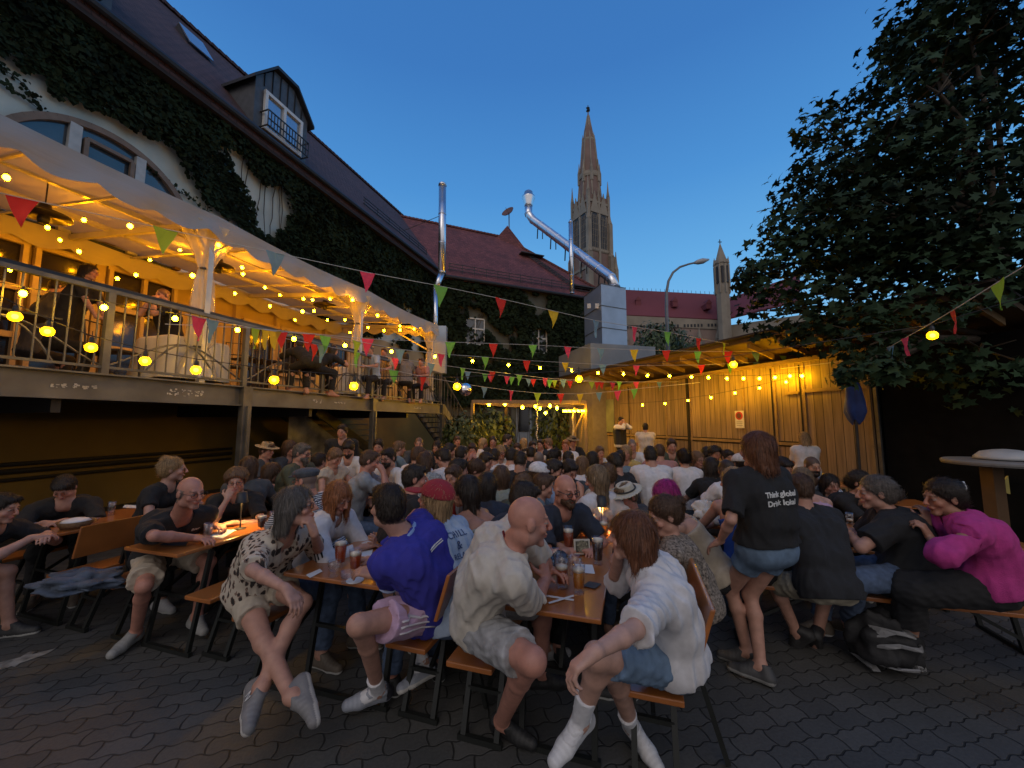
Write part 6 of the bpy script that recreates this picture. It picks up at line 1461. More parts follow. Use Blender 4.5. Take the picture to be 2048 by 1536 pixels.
def sit(px, ytop, Y, yaw, arms='table', lean=None, hyaw=None, hpitch=-12, seat=.48, zb=0.0, tl=.50, hs=1.0, side=0.0, **k):
    """a seated figure from the top of the head: returns joint dict"""
    top = at(px, ytop, Y); fw = azv(yaw); hy = hyaw if hyaw is not None else yaw
    hfw = azv(hy); head = top-Z*.118*hs-hfw*.01
    neck = head-Z*.145-hfw*.035
    vz = neck.z-(zb+seat+.10); tl_ = max(tl, vz*1.02); ln = math.sqrt(max(.02, tl_*tl_-vz*vz)) if lean is None else lean
    ln = min(ln, .42)
    pel = Vector((neck.x, neck.y, zb+seat+.10))-fw*ln
    lat = fw.cross(Z); res = dict(pel=pel, neck=neck, head=head, yaw=yaw, hyaw=hy, hpitch=hpitch, hs=hs, **k)
    fem = k.get('fem', False); sw = .155 if fem else .185; tz = zb+.80
    out = []
    for s, md in ((1, arms[0] if isinstance(arms, tuple) else arms), (-1, arms[1] if isinstance(arms, tuple) else arms)):
        up = (neck-pel).normalized(); S_ = neck-up*.055+lat*s*sw+fw*.02
        if md == 'table': T = Vector((neck.x, neck.y, tz))+fw*(.30)+lat*s*.06; pole = lat*s*.8-Z*.6; hd = fw*.5-lat*s*.8; pn = -Z; cu = .35
        elif md == 'chin': T = head+hfw*.105-Z*.155+lat*s*.05; pole = -Z+lat*s*.4+fw*.3; hd = Z*.9-fw*.25-lat*s*.2; pn = -fw; cu = .8
        elif md == 'mouth': T = head+hfw*.15-Z*.13+lat*s*.045; pole = -Z+lat*s*.5; hd = Z*.8-hfw*.5-lat*s*.3; pn = -hfw; cu = .7
        elif md == 'phone': T = Vector((neck.x, neck.y, 0))+Z*(neck.z-.22)+fw*.30+lat*s*.04; pole = -Z+lat*s*.6; hd = fw*.5+Z*.5-lat*s*.3; pn = -fw*.6+Z*.5-lat*s*.5; cu = .6
        elif md == 'lap': T = pel+fw*.26+Z*.06+lat*s*.10; pole = lat*s-fw*.5; hd = fw*.8-lat*s*.5; pn = -Z; cu = .3
        elif md == 'cross': T = Vector((neck.x, neck.y, tz+.05))+fw*.20-lat*s*.10; pole = lat*s-Z*.5; hd = -lat*s; pn = -Z; cu = .3
        elif md == 'up': T = head+lat*s*.22+Z*.05+hfw*.05; pole = lat*s-Z*.3; hd = Z; pn = fw; cu = .2
        else: T = S_-Z*.5; pole = -fw; hd = -Z; pn = lat*-s; cu = .3
        E, T = ik(S_, T, .285, .25, pole); out.append((E, T, hd, pn, cu))
    res['arms'] = out; lg = []
    for s in (1, -1):
        Hp = pel+lat*s*.085; K_ = Hp+fw*.40+lat*s*.05; K_.z = zb+.50; An = K_-Z*.40+fw*(-.06 if s > 0 else .05); An.z = zb+.095; lg.append((K_, An, fw+lat*s*.15))
    res['legs'] = lg; return res
def stand(px, ytop, Y, yaw, hyaw=None, hpitch=0, arms='down', zb=0.0, bend=0.0, step=0.0, **k):
    top = at(px, ytop, Y); fw = azv(yaw); hfw = azv(hyaw if hyaw is not None else yaw); head = top-Z*.118; neck = head-Z*.145-hfw*.03
    sc = (top.z-zb)/1.72; pel = Vector((neck.x, neck.y, zb+.93*sc))-fw*bend; lat = fw.cross(Z)
    res = dict(pel=pel, neck=neck, head=head, yaw=yaw, hyaw=hyaw if hyaw is not None else yaw, hpitch=hpitch, **k); out = []
    sw = .155 if k.get('fem') else .185
    for s, md in ((1, arms[0] if isinstance(arms, tuple) else arms), (-1, arms[1] if isinstance(arms, tuple) else arms)):
        S_ = neck-Z*.055+lat*s*sw
        if md == 'down': T = S_-Z*.52+lat*s*.05+fw*.03; pole = -fw; hd = -Z; pn = -lat*s
        elif md == 'fold': T = neck-Z*.28+fw*.2-lat*s*.08; pole = lat*s-Z*.6; hd = -lat*s+fw*.2; pn = -fw
        elif md == 'face': T = head+hfw*.14-Z*.05; pole = -Z+lat*s; hd = Z-hfw*.4; pn = -hfw
        else: T = S_-Z*.2+fw*.42; pole = -Z+lat*s*.4; hd = fw; pn = -Z
        E, T = ik(S_, T, .285, .25, pole); out.append((E, T, hd, pn, .35))
    res['arms'] = out; lg = []
    for s in (1, -1):
        Hp = pel+lat*s*.085; An = Vector((pel.x, pel.y, zb+.095))+lat*s*.09+fw*(step*s-.02); K_, An = ik(Hp, An, (pel.z-zb)*.475, (pel.z-zb)*.455, fw); lg.append((K_, An, fw+lat*s*.2))
    res['legs'] = lg; return res
# ================================================================ the people in front
def V3(*a): return Vector(a)
def fig(pel, neck, head, yaw, **k):
    return dict(pel=at(*pel), neck=at(*neck), head=at(*head), yaw=yaw, **k)
def sh_(P, s):
    """shoulder on side s (+1 right)"""
    fw = azv(P['yaw']); up = (P['neck']-P['pel']).normalized(); lat = fw.cross(Z); lat = (lat-up*lat.dot(up)).normalized(); fwd = up.cross(lat)
    return P['neck']-up*.055+lat*s*(.155 if P.get('fem') else .185)*P.get('sh', 1)+fwd*.02, lat, fwd
def hip_(P, s): q = sh_(P, s); return P['pel']+q[1]*s*.085
FH = .0062
c_white = cloth('white', (.56, .55, .56)); c_cream = cloth('cream', (.48, .44, .38), bscale=300); c_black = cloth('black', (.012, .012, .013), .2); c_navy = cloth('navy', (.020, .026, .042), .15)
c_blue = cloth('blue', (.030, .030, .27), .1); c_denim = cloth('denim', (.11, .17, .25), .25, vscale=14); c_ltblue = cloth('light_blue', (.30, .38, .50)); c_grey = cloth('grey', (.22, .24, .26)); c_dgrey = cloth('dark_grey', (.05, .055, .06))
c_khaki = cloth('khaki', (.30, .27, .20)); c_beige = cloth('beige', (.42, .36, .28)); c_pink = cloth('pink', (.42, .035, .20), .12, bump=.5, bscale=200); c_lilac = cloth('lilac', (.45, .30, .42)); c_sage = cloth('sage', (.25, .27, .22)); c_red = cloth('red', (.30, .02, .02)); c_olive = cloth('olive', (.06, .07, .045))
c_gshort = cloth('grey_check', (.30, .30, .30), .3, vscale=22, stretch=(1, .3, 1)); c_jeans = cloth('jeans', (.065, .10, .17), .25)
def stripes(name, c1, c2, n=26.0, axis='Z', duty=.5, soft=False):
    m = bpy.data.materials.new(name); m.use_nodes = True; t = m.node_tree; L = t.links.new; b = t.nodes['Principled BSDF']; b.inputs['Roughness'].default_value = .9
    tc = t.nodes.new('ShaderNodeTexCoord'); wv = t.nodes.new('ShaderNodeTexWave'); wv.wave_type = 'BANDS'; wv.bands_direction = axis; wv.inputs['Scale'].default_value = n; wv.inputs['Distortion'].default_value = .6; L(tc.outputs['Object'], wv.inputs[0])
    r = t.nodes.new('ShaderNodeValToRGB'); r.color_ramp.interpolation = 'LINEAR' if soft else 'CONSTANT'; r.color_ramp.elements[0].color = tuple(c1)+(1,); r.color_ramp.elements[1].position = duty; r.color_ramp.elements[1].color = tuple(c2)+(1,); L(wv.outputs['Fac'], r.inputs[0]); L(r.outputs[0], b.inputs['Base Color'])
    return m
def leopard():
    m = bpy.data.materials.new('patterned_shirt'); m.use_nodes = True; t = m.node_tree; L = t.links.new; b = t.nodes['Principled BSDF']; b.inputs['Roughness'].default_value = .85
    tc = t.nodes.new('ShaderNodeTexCoord'); mp = t.nodes.new('ShaderNodeMapping'); mp.inputs['Scale'].default_value = (1, 1, .6); L(tc.outputs['Object'], mp.inputs[0])
    v = t.nodes.new('ShaderNodeTexVoronoi'); v.inputs['Scale'].default_value = 33; L(mp.outputs[0], v.inputs[0]); n = t.nodes.new('ShaderNodeTexNoise'); n.inputs['Scale'].default_value = 38; L(mp.outputs[0], n.inputs[0])
    s = t.nodes.new('ShaderNodeMath'); s.operation = 'ADD'; L(v.outputs['Distance'], s.inputs[0]); L(n.outputs['Fac'], s.inputs[1])
    r = t.nodes.new('ShaderNodeValToRGB'); r.color_ramp.interpolation = 'CONSTANT'; e = r.color_ramp.elements; e[0].color = (.025, .02, .018, 1); e[1].position = .93; e[1].color = (.46, .40, .32, 1); k = e.new(.84); k.color = (.20, .13, .10, 1); L(s.outputs[0], r.inputs[0]); L(r.outputs[0], b.inputs['Base Color']); return m
c_leo = leopard(); c_stripe = stripes('navy_striped', (.50, .50, .50), (.015, .018, .03), 22)
c_speck = mat('fabric_speckled', (.12, .085, .065), .9, var=.8, vscale=75, col2=(.30, .25, .2)); c_tube = stripes('ribbed_grey', (.09, .10, .095), (.27, .28, .25), 13, soft=True)
def text_on(txt, size, c, right, up, m, parent, name='lettering', th=.002, bold=.0):
    cu = bpy.data.curves.new('txt', 'FONT'); cu.body = txt; cu.size = size; cu.offset = bold; cu.align_x = 'CENTER'; cu.align_y = 'CENTER'; cu.extrude = th; cu.space_line = 1.0
    o = bpy.data.objects.new('txt', cu); COL.objects.link(o); dg = bpy.context.evaluated_depsgraph_get(); me = bpy.data.meshes.new_from_object(o.evaluated_get(dg)); bpy.data.objects.remove(o)
    r = right.normalized(); n = r.cross(up).normalized(); u_ = n.cross(r); M_ = Matrix((r, u_, n)).transposed().to_4x4(); M_.translation = c; me.transform(M_); me.materials.clear(); me.materials.append(m)
    x = bpy.data.objects.new(name, me); COL.objects.link(x)
    if parent: x.parent = parent
    return x
def project_on(o, target, direction, off=.004):
    """press a thin flat object onto the cloth below it"""
    from mathutils.bvhtree import BVHTree
    me = target.data; bv = BVHTree.FromPolygons([v.co for v in me.vertices], [p.vertices for p in me.polygons])
    cs = [v.co.dot(direction) for v in o.data.vertices]; mid = sum(cs)/len(cs)
    for v in o.data.vertices:
        st = v.co-direction*.3; hit = bv.ray_cast(st, direction, .8)
        if hit[0] is not None: v.co = hit[0]-direction*(off-(v.co.dot(direction)-mid))
def subdiv(o, n=2):
    bm = bmesh.new(); bm.from_mesh(o.data); bmesh.ops.triangulate(bm, faces=bm.faces)
    bmesh.ops.subdivide_edges(bm, edges=bm.edges, cuts=n); bm.to_mesh(o.data); bm.free()

for st_ in [c for c in b_.children]: project_on(st_, b_, Vector((0, 1, 0)), .006)
# 1 bald man, pale T-shirt
P = fig((962, 1222, 2.12), (1030, 1082, 1.95), (1057, 1042, 1.90), 84, hyaw=78, hpitch=-8, hs=1.04, build=1.04, skin='red', shirt=c_cream, sleeve=.92, loose=.018, hem=.02, pants=c_gshort, plen=.80, ploose=.02, hc='gr', stub=.45, slouch=.09, h=FH, seed=2, limb=1.12, leg=1.10, shoes=1, shoec=(.012, .012, .012), solec=(.02, .02, .02), lacec=(.02, .02, .02), fold=.013)
S1, lat, fwd = sh_(P, 1); S2, _, _ = sh_(P, -1)
E = J(S1, 1064, 1208, .28, False); Wp = J(E, 1092, 1158, .22, False); E2 = atz(1098, 1130, .82)
P['arms'] = [(E, Wp, V3(-.15, .2, .95), V3(-.6, .5, .1), .75), (J(S2, 1085, 1120, .29, False), atz(1096, 1142, .84), V3(.5, -.5, .2), V3(0, 0, -1), .5)]
K1 = J(hip_(P, 1), 1066, 1322, .43, True); P['legs'] = [(K1, atz(1003, 1442, .11), V3(.75, -.45, -.05)), (hip_(P, -1)+V3(.36, .12, -.07), hip_(P, -1)+V3(.32, .18, -.48), V3(1, 0, 0))]
b = person('person', 'big bald man in a pale T-shirt and grey shorts leaning on the front table', P)
f = P['_f']; g = MB(); g.tube([f['neck']-f['lat']*.0+f['up']*.03-f['fwd']*.075, f['neck']+f['lat']*.055+f['up']*.0-f['fwd']*.04, f['neck']+f['lat']*.075-f['up']*.01+f['fwd']*.01, f['neck']+f['lat']*.06-f['up']*.05+f['fwd']*.09], .006, 6); x = g.build('lanyard', cloth('maroon', (.12, .008, .01)), None, True); x.parent = b
# 2 woman, white T-shirt, denim shorts
P = fig((1338, 1290, 1.95), (1296, 1133, 1.84), (1263, 1072, 1.88), -78, hyaw=-58, hpitch=-6, hs=1.0, fem=True, skin='pale', shirt=c_white, sleeve=.98, loose=.021, hem=.0, pants=c_denim, plen=.80, ploose=.014, hair='bob', hc='auburn', slouch=.07, h=FH, seed=5, shoes=1, shoec=(.55, .55, .56), solec=(.45, .45, .46), sock=.17, leg=1.05, limb=1.05, fold=.013)
S1, _, _ = sh_(P, -1); S2, _, _ = sh_(P, 1)
E = J(S1, 1270, 1258, .28, True); Wp = J(E, 1188, 1306, .24, True)
P['arms'] = [(atz(1228, 1172, .81), at(1238, 1098, 1.93), V3(-.05, -.05, 1), V3(.8, -.4, 0), .35), (E, Wp, V3(-.8, -.15, -.45), V3(.1, -.2, -1), .55)]
P['legs'] = [(J(hip_(P, 1), 1216, 1335, .43, True), atz(1264, 1452, .12), V3(.35, -.9, -.25)), (K9 := J(hip_(P, -1), 1193, 1312, .44, True), J(K9, 1160, 1442, .41, False), V3(-.75, -.55, -.38))]
b2 = person('person', 'woman in a loose white T-shirt and denim shorts, legs crossed, front right bench', P)
# 8 woman in patterned shirt
P = fig((520, 1172, 2.62), (566, 1070, 2.45), (594, 1012, 2.40), 108, hyaw=84, hpitch=2, hs=1.04, fem=True, skin='fair', shirt=c_leo, sleeve=.95, loose=.019, hem=.0, pants=c_beige, plen=.50, ploose=.014, pfold=.005, hair='bob', hc='gr', slouch=.08, h=FH, seed=9, glasses=1, shoes=1, shoec=(.17, .165, .165), solec=(.45, .43, .40), vneck=.2, fold=.013)
S1, _, _ = sh_(P, 1); S2, _, _ = sh_(P, -1)
E = J(S1, 505, 1140, .28, True); E2 = atz(640, 1112, .80)
P['arms'] = [(E, J(E, 572, 1178, .25, True), V3(.6, -.2, -.5), V3(-.2, 0, -1), .4), (J(S2, 640, 1108, .28, False), at(628, 1066, 2.38), V3(-.35, -.05, .9), V3(-.7, .0, -.2), .9)]
P['legs'] = [(J(hip_(P, 1), 527, 1285, .40, True), at(583, 1392, 2.12), V3(.45, -.5, -.35)), (J(hip_(P, -1), 606, 1206, .43, True), at(524, 1372, 2.18), V3(.50, -.85, -.30))]
b8 = person('person', 'woman with grey bob in a patterned black-and-cream shirt, hand at chin', P)
f = P['_f']; g = MB(); An, Kn, ff, dn, heel, ball, toe = f['feet'][1]; lt = ff.cross(dn)
x = text_on('N', .05, An+ff*.035+dn*.04+lt*.045, ff*-1, -dn, M_white, b8, 'shoe_letter', .002) if lt.y < 0 else text_on('N', .05, An+ff*.035+dn*.04-lt*.045, ff, -dn, M_white, b8, 'shoe_letter', .002)
# 10 man in blue polo
P = fig((862, 1196, 2.40), (806, 1066, 2.28), (775, 1012, 2.24), -66, hyaw=-48, hpitch=-2, hs=1.08, skin='fair', shirt=c_blue, sleeve=.85, loose=.022, hem=.07, pants=c_lilac, plen=.66, ploose=.03, hair='short', hc='dk', slouch=.08, h=FH, seed=12, shoes=1, shoec=(.26, .28, .32), solec=(.50, .49, .46), heelc=(.03, .03, .04), sock=.16, fold=.013, build=1.05)
S1, _, _ = sh_(P, -1); S2, _, _ = sh_(P, 1)
E = J(S1, 784, 1160, .28, False)
P['arms'] = [(J(S2, 770, 1110, .28, False), atz(752, 1120, .81), V3(-.9, .2, 0), V3(0, 0, -1), .3), (E, atz(752, 1150, .83), V3(-.9, .1, .2), V3(0, .3, -1), .4)]
P['legs'] = [(hip_(P, 1)+V3(-.33, .14, -.08), hip_(P, 1)+V3(-.1, .1, -.49), V3(-.6, -.6, 0)), (J(hip_(P, -1), 716, 1250, .45, True), atz(757, 1380, .13), V3(-.9, -.42, -.03))]
b10 = person('person', 'man in a bright blue polo shirt and lilac shorts seen from behind, middle table', P)
f = P['_f']; g = MB(); pts = [f['neck']+f['lat']*.078*math.cos(a)+f['fwd']*(.068*math.sin(a))+f['up']*(.005+.012*math.cos(a)) for a in [2*math.pi*i/24 for i in range(25)]]
g.tube(pts, .014, 7, False); x = g.build('collar', cloth('polo_collar', (.20, .30, .55)), None, True); x.parent = b10
for s in (-1,):
    S_, E_ = f['SL'], Vector(P['arms'][1][0])-f['org']; c = S_.lerp(E_, .85); d = (E_-S_).normalized(); q1 = d.orthogonal().normalized(); q2 = d.cross(q1); g = MB(); g.tube([c+(q1*math.cos(a)+q2*math.sin(a))*.077 for a in [2*math.pi*i/20 for i in range(21)]], .008, 6, False); x = g.build('cuff', cloth('polo_cuff', (.35, .42, .62)), None, True); x.parent = b10
sh = [c for c in b10.children if c.name.startswith('shirt')][0]; nb = f['fwd']*1.0
g = MB(); c = f['neck']-f['up']*.11-f['fwd']*.2-f['lat']*-.02
for r_ in range(2): g.hexa([c+f['lat']*x_+f['up']*(y_-r_*.012)+f['fwd']*k for k in (0, .001) for x_, y_ in ((-.05, 0), (.05, 0), (.05, .006), (-.05, .006))])
x = g.build('print', M_white, None); x.parent = b10; subdiv(x, 3); project_on(x, sh, f['fwd'], .003)
st = cloth('white_stripe', (.55, .52, .55))
for k in range(3):
    Hp, Kn = f['pel']-f['lat']*.085, Vector(P['legs'][1][0])-f['org']; d = (Kn-Hp).normalized(); out = (Vector((0, -1, .1))-d*Vector((0, -1, .1)).dot(d)).normalized(); up_ = d.cross(out)
    g = MB(); g.tube([Hp.lerp(Kn, t)+out*(.10)+up_*(-.03+k*.028)+Z*.0 for t in [.05+.09*i for i in range(7)]], .0055, 6)
    x = g.build('shorts_stripe', st, None, True); x.parent = b10
    pan = [c for c in b10.children if c.name.startswith('shorts') and 'stripe' not in c.name][0]; project_on(x, pan, -out, .002)
# 9 woman in white striped sweater with ginger hair
P = sit(680, 962, 2.98, 104, ('table', 'phone'), hyaw=112, hpitch=-32, fem=True, skin='fair', shirt=c_white, sleeve=1.75, loose=.024, hem=.05, pants=c_jeans, plen=1.9, hair='long', fronthair=True, hc='ginger', h=.0075, seed=14, slouch=.08)
b9 = person('person', 'ginger long-haired woman in a white sweater with black sleeve stripes', P)
f = P['_f']; sh = [c for c in b9.children if c.name.startswith('shirt')][0]
for k in range(3):
    S_, E_ = f['SR'], Vector(P['arms'][0][0])-f['org']; d = (E_-S_).normalized(); out = Vector((-.3, -.8, .5)); out = (out-d*out.dot(d)).normalized(); sd = d.cross(out); g = MB()
    g.tube([S_+(E_-S_)*t+out*.1+sd*(-.025+k*.025) for t in [-.25+.12*i for i in range(11)]], .005, 6); x = g.build('sleeve_stripe', c_black, None, True); x.parent = b9; project_on(x, sh, -out, .001)
# 11 red cap
P = sit(868, 962, 2.55, -52, ('mouth', 'mouth'), hyaw=-72, hpitch=6, fem=True, skin='red', shirt=c_ltblue, sleeve=.8, loose=.022, hem=.05, pants=c_jeans, plen=1.9, hair='long', hc='bl', hat='cap', hatm=cloth('red_cap', (.26, .018, .03)), h=.0075, seed=15, hs=1.03)
b11 = person('person', 'person in a red cap and light blue printed T-shirt, hands at mouth', P)
f = P['_f']; sh = [c for c in b11.children if c.name.startswith('shirt')][0]; m = cloth('print_blue', (.03, .06, .16))
for txt, dz, sz in (('CHILL', -.09, .058), ('&', -.155, .07), ('RELAX', -.215, .045), ('CO.', -.28, .06)):
    x = text_on(txt, sz, f['neck']+f['up']*dz-f['fwd']*.25+f['lat']*.0, f['lat'], f['up'], m, b11, 'lettering', .0008); subdiv(x, 1); project_on(x, sh, f['fwd'], .004)
# 12 strap top
P = sit(930, 950, 2.95, -58, ('table', 'mouth'), hyaw=-75, hpitch=-10, fem=True, skin='tan', shirt=c_tube, sleeve=0, strap=.01, loose=.012, hem=.05, pants=c_black, plen=1.9, hair='long', hc='dk', h=.0075, seed=16, slouch=.06)
person('person', 'dark-haired woman in a grey ribbed strap top with bare shoulders, seen from behind', P)
# 13
P = sit(834, 928, 3.25, 62, 'table', hyaw=75, hpitch=-6, skin='red', shirt=c_black, sleeve=.7, hair='short', hc='dk', h=.009, seed=17, pants=c_jeans, plen=1.9)
person('person', 'short-haired man in a black T-shirt behind the red cap, turned away to the right', P)
# 3 ponytail
P = sit(1322, 992, 2.6, -76, ('table', 'table'), lean=.14, hyaw=-98, hpitch=-24, fem=True, skin='fair', shirt=c_speck, sleeve=.9, loose=.016, hem=.05, pants=c_black, plen=1.9, hair='pony', hc='br', h=.0075, seed=18, hs=1.04)
b = person('person', 'woman with a brown ponytail and speckled brown top behind the white T-shirt', P)
# 4 magenta hair, 5 hat
P = sit(1328, 960, 3.05, -80, ('table', 'table'), hyaw=-100, hpitch=-30, fem=True, skin='pale', shirt=c_beige, sleeve=0, strap=.02, hair='bob', hc='mag', h=.009, seed=19, pants=c_black, plen=1.9)
person('person', 'person with bright magenta hair leaning over the front table', P)
P = sit(1250, 966, 3.5, -95, 'table', hyaw=-120, hpitch=-20, skin='red', shirt=c_dgrey, sleeve=.8, hair='short', hc='dbl', h=.009, seed=20, hat='brim', hatm=cloth('straw', (.50, .47, .38), bump=.6, bscale=160), band=True, pants=c_black, plen=1.9)
person('person', 'man in a pale straw hat with a dark band beyond the table lamp', P)
# 6 goatee
P = sit(1132, 948, 3.05, 150, ('table', 'table'), hyaw=150, hpitch=-12, skin='red', build=1.15, shirt=c_navy, sleeve=.8, loose=.02, h=.0075, seed=21, glasses=2, hc='br', stub=.25, beard=.012, hs=1.08, slouch=.04, pants=c_black, plen=1.9)
b6 = person('person', 'bald man with dark-rimmed glasses and goatee in a dark T-shirt facing the camera', P)
# 7
P = sit(1052, 962, 2.8, 85, 'table', hyaw=80, hpitch=-25, skin='fair', shirt=c_navy, sleeve=1.8, loose=.02, hair='short', hc='dk', h=.009, seed=22, hs=1.03, pants=c_black, plen=1.9)
b7 = person('person', 'dark-haired man in a navy jacket with white collar hidden behind the bald man', P)
f = P['_f']; g = MB(); g.tube([f['neck']+f['lat']*.075*math.cos(a)+f['fwd']*(.065*math.sin(a))+f['up']*.012 for a in [2*math.pi*i/20 for i in range(21)]], .014, 6, False); x = g.build('collar', c_white, None, True); x.parent = b7
# 14 man in black polo
P = fig((330, 1106, 3.30), (362, 1030, 3.15), (381, 985, 3.05), 112, hyaw=108, hpitch=-10, hs=1.06, build=1.12, skin='red', shirt=c_black, sleeve=.85, loose=.02, hem=.05, pants=c_beige, plen=.82, ploose=.03, hc='gr', hair='balding', slouch=.07, h=.0075, seed=23, glasses=1, stub=.3, shoes=1, shoec=(.25, .25, .24), solec=(.3, .3, .29), vneck=.07, sh=1.02)
S1, _, _ = sh_(P, 1); S2, _, _ = sh_(P, -1); E = J(S1, 308, 1072, .29, True)
P['arms'] = [(E, atz(392, 1076, .81), V3(.9, -.15, 0), V3(0, 0, -1), .35), (J(S2, 400, 1050, .28, False), atz(430, 1052, .82), V3(.8, -.4, .1), V3(0, 0, -1), .5)]
P['legs'] = [(J(hip_(P, 1), 288, 1172, .44, True), atz(272, 1262, .11), V3(.15, -1, -.05)), (hip_(P, -1)+V3(.35, -.1, -.07), hip_(P, -1)+V3(.3, -.12, -.48), V3(.8, -.5, 0))]
b14 = person('person', 'balding man in a black polo shirt and pale shorts at the left table', P)
f = P['_f']; x = text_on('Bier', .035, f['chest']+f['up']*.02+f['fwd']*.2-f['lat']*.09, -f['lat'], f['up'], M_white, b14, 'badge', .0008); sh = [c for c in b14.children if c.name.startswith('shirt')][0]; subdiv(x, 1); project_on(x, sh, -f['fwd'], .004)
# 15 curly woman behind the lamp
P = sit(474, 936, 3.75, 158, ('chin', 'table'), hyaw=150, hpitch=-14, fem=True, skin='pale', shirt=c_black, sleeve=.7, loose=.018, hair='curly', hc='lbr', glasses=1, h=.009, seed=24, pants=c_black, plen=1.9)
person('person', 'curly-haired woman with glasses in black, cheek in hand, behind the small lamp', P)
P = sit(352, 914, 3.85, 100, 'table', hyaw=60, hpitch=-5, fem=True, skin='fair', shirt=c_black, sleeve=.5, hair='updo', hc='bl', h=.009, seed=25, pants=c_black, plen=1.9)
person('person', 'blond woman with pinned-up hair in black behind the balding man', P)
P = sit(130, 950, 3.75, 140, ('table', 'table'), hyaw=150, hpitch=-45, skin='fair', shirt=c_black, sleeve=.8, hair='short', hc='dk', h=.009, seed=26, pants=c_black, plen=1.9, lean=.38)
person('person', 'dark-haired guest in black bent low over the dark left table', P)
P = sit(12, 985, 3.1, 80, 'table', hpitch=-15, skin='fair', shirt=c_black, sleeve=.7, hair='short', hc='dk', h=.009, seed=27, pants=c_olive, plen=.8)
person('person', 'person in dark clothes cut off by the left picture edge', P)
P = sit(500, 912, 4.2, -25, 'table', hpitch=-5, fem=True, skin='fair', shirt=c_dgrey, sleeve=1.7, hair='long', hc='br', h=.010, seed=28, pants=c_black, plen=1.9)
person('person', 'long brown-haired woman in dark grey seen from behind near the steel column', P)
P = sit(612, 934, 3.55, -68, 'table', hyaw=-78, hpitch=-6, skin='red', shirt=c_stripe, sleeve=.8, hair='crop', hc='gr', h=.009, seed=29, hat='flat', hatm=cloth('tweed', (.06, .07, .085), .3), glasses=2, pants=c_black, plen=1.9)
person('person', 'man in a grey flat cap and navy and white striped shirt facing left', P)
# 21 standing woman
P = fig((1530, 1092, 2.68), (1518, 942, 2.66), (1513, 900, 2.68), -12, hyaw=-22, hpitch=-4, hs=1.08, fem=True, build=1.12, skin='fair', shirt=c_black, sleeve=.85, loose=.020, hem=-.07, pants=c_denim, plen=.38, ploose=.014, pfold=.004, hair='bob', hc='auburn', h=FH, seed=30, shoes=1, shoec=(.05, .05, .05), solec=(.25, .25, .24), sh=1.08, leg=1.0)
S1, _, _ = sh_(P, -1); S2, _, _ = sh_(P, 1); E = J(S1, 1462, 1040, .28, True)
P['arms'] = [(S2+V3(.10, .06, -.26), S2+V3(.0, .22, -.42), V3(-.3, .9, -.2), V3(-1, 0, 0), .3), (E, J(E, 1440, 1082, .24, False), V3(-.4, .6, -.5), V3(.3, 0, -1), .3)]
K_, A_ = ik(hip_(P, 1), atz(1521, 1330, .10), .43, .41, azv(-12)); K2_, A2 = ik(hip_(P, -1), atz(1494, 1302, .10), .43, .41, azv(-12)+V3(-.3, 0, 0))
P['legs'] = [(K_, A_, V3(.1, -1, 0)*-1 if False else V3(-.55, .5, 0)), (K2_, A2, V3(-.8, .5, 0))]
b21 = person('person', 'standing woman with a reddish bob in a black printed T-shirt and denim shorts', P)
f = P['_f']; sh = [c for c in b21.children if c.name.startswith('shirt')][0]
for txt, dz in (('Think global', -.125), ('Drink lokal', -.180)):
    x = text_on(txt, .047, f['neck']+f['up']*dz-f['fwd']*.3+f['lat']*.005, f['lat'], f['up'], M_white, b21, 'lettering', .0012, .0012); subdiv(x, 1); project_on(x, sh, f['fwd'], .006)
# 22
P = sit(1598, 946, 3.02, 4, ('table', 'table'), hyaw=25, hpitch=-12, skin='fair', shirt=cloth('charcoal', (.016, .018, .022)), sleeve=.85, loose=.022, hem=.06, pants=c_khaki, plen=.85, ploose=.02, hair='short', hc='br', h=.0075, seed=31, shoes=1, shoec=(.02, .02, .02), solec=(.03, .03, .03))
for i, (px, py) in enumerate(((1636, 1262), (1592, 1262))):
    A_ = atz(px, py, .12); s = 1 if i == 0 else -1; Kn = P['pel']+azv(4)*.30+azv(94)*s*.2+Z*-.12; P['legs'][i] = (Kn, A_, V3(.25*s, .35, -.5))
person('person', 'man in a charcoal T-shirt and khaki shorts seen from behind on the long bench', P)
# 23
P = fig((1812, 1140, 2.86), (1778, 1025, 2.88), (1750, 985, 2.92), -52, hyaw=-68, hpitch=-8, hs=1.05, fem=True, build=1.25, skin='fair', shirt=c_black, sleeve=.75, loose=.028, hem=.05, pants=c_jeans, plen=1.9, hair='lowbun', hc='gr', h=.0075, seed=32, limb=1.2, leg=1.1, slouch=.1)
S1, _, _ = sh_(P, -1); S2, _, _ = sh_(P, 1); E = J(S1, 1722, 1095, .28, True)
P['arms'] = [(J(S2, 1720, 1080, .28, False), atz(1705, 1062, .82), V3(-.8, .4, 0), V3(0, 0, -1), .3), (E, J(E, 1694, 1062, .24, False), V3(-.4, .3, .8), V3(-.4, .6, 0), .7)]
P['legs'] = [(P['pel']+V3(-.38, .22, -.07), P['pel']+V3(-.45, .25, -.47), V3(-1, .2, 0)), (J(hip_(P, -1), 1712, 1160, .43, True), P['pel']+V3(-.25, .22, -.47), V3(-.6, .8, 0))]
person('person', 'heavy-set woman in a black T-shirt and blue jeans sitting astride the long bench', P)
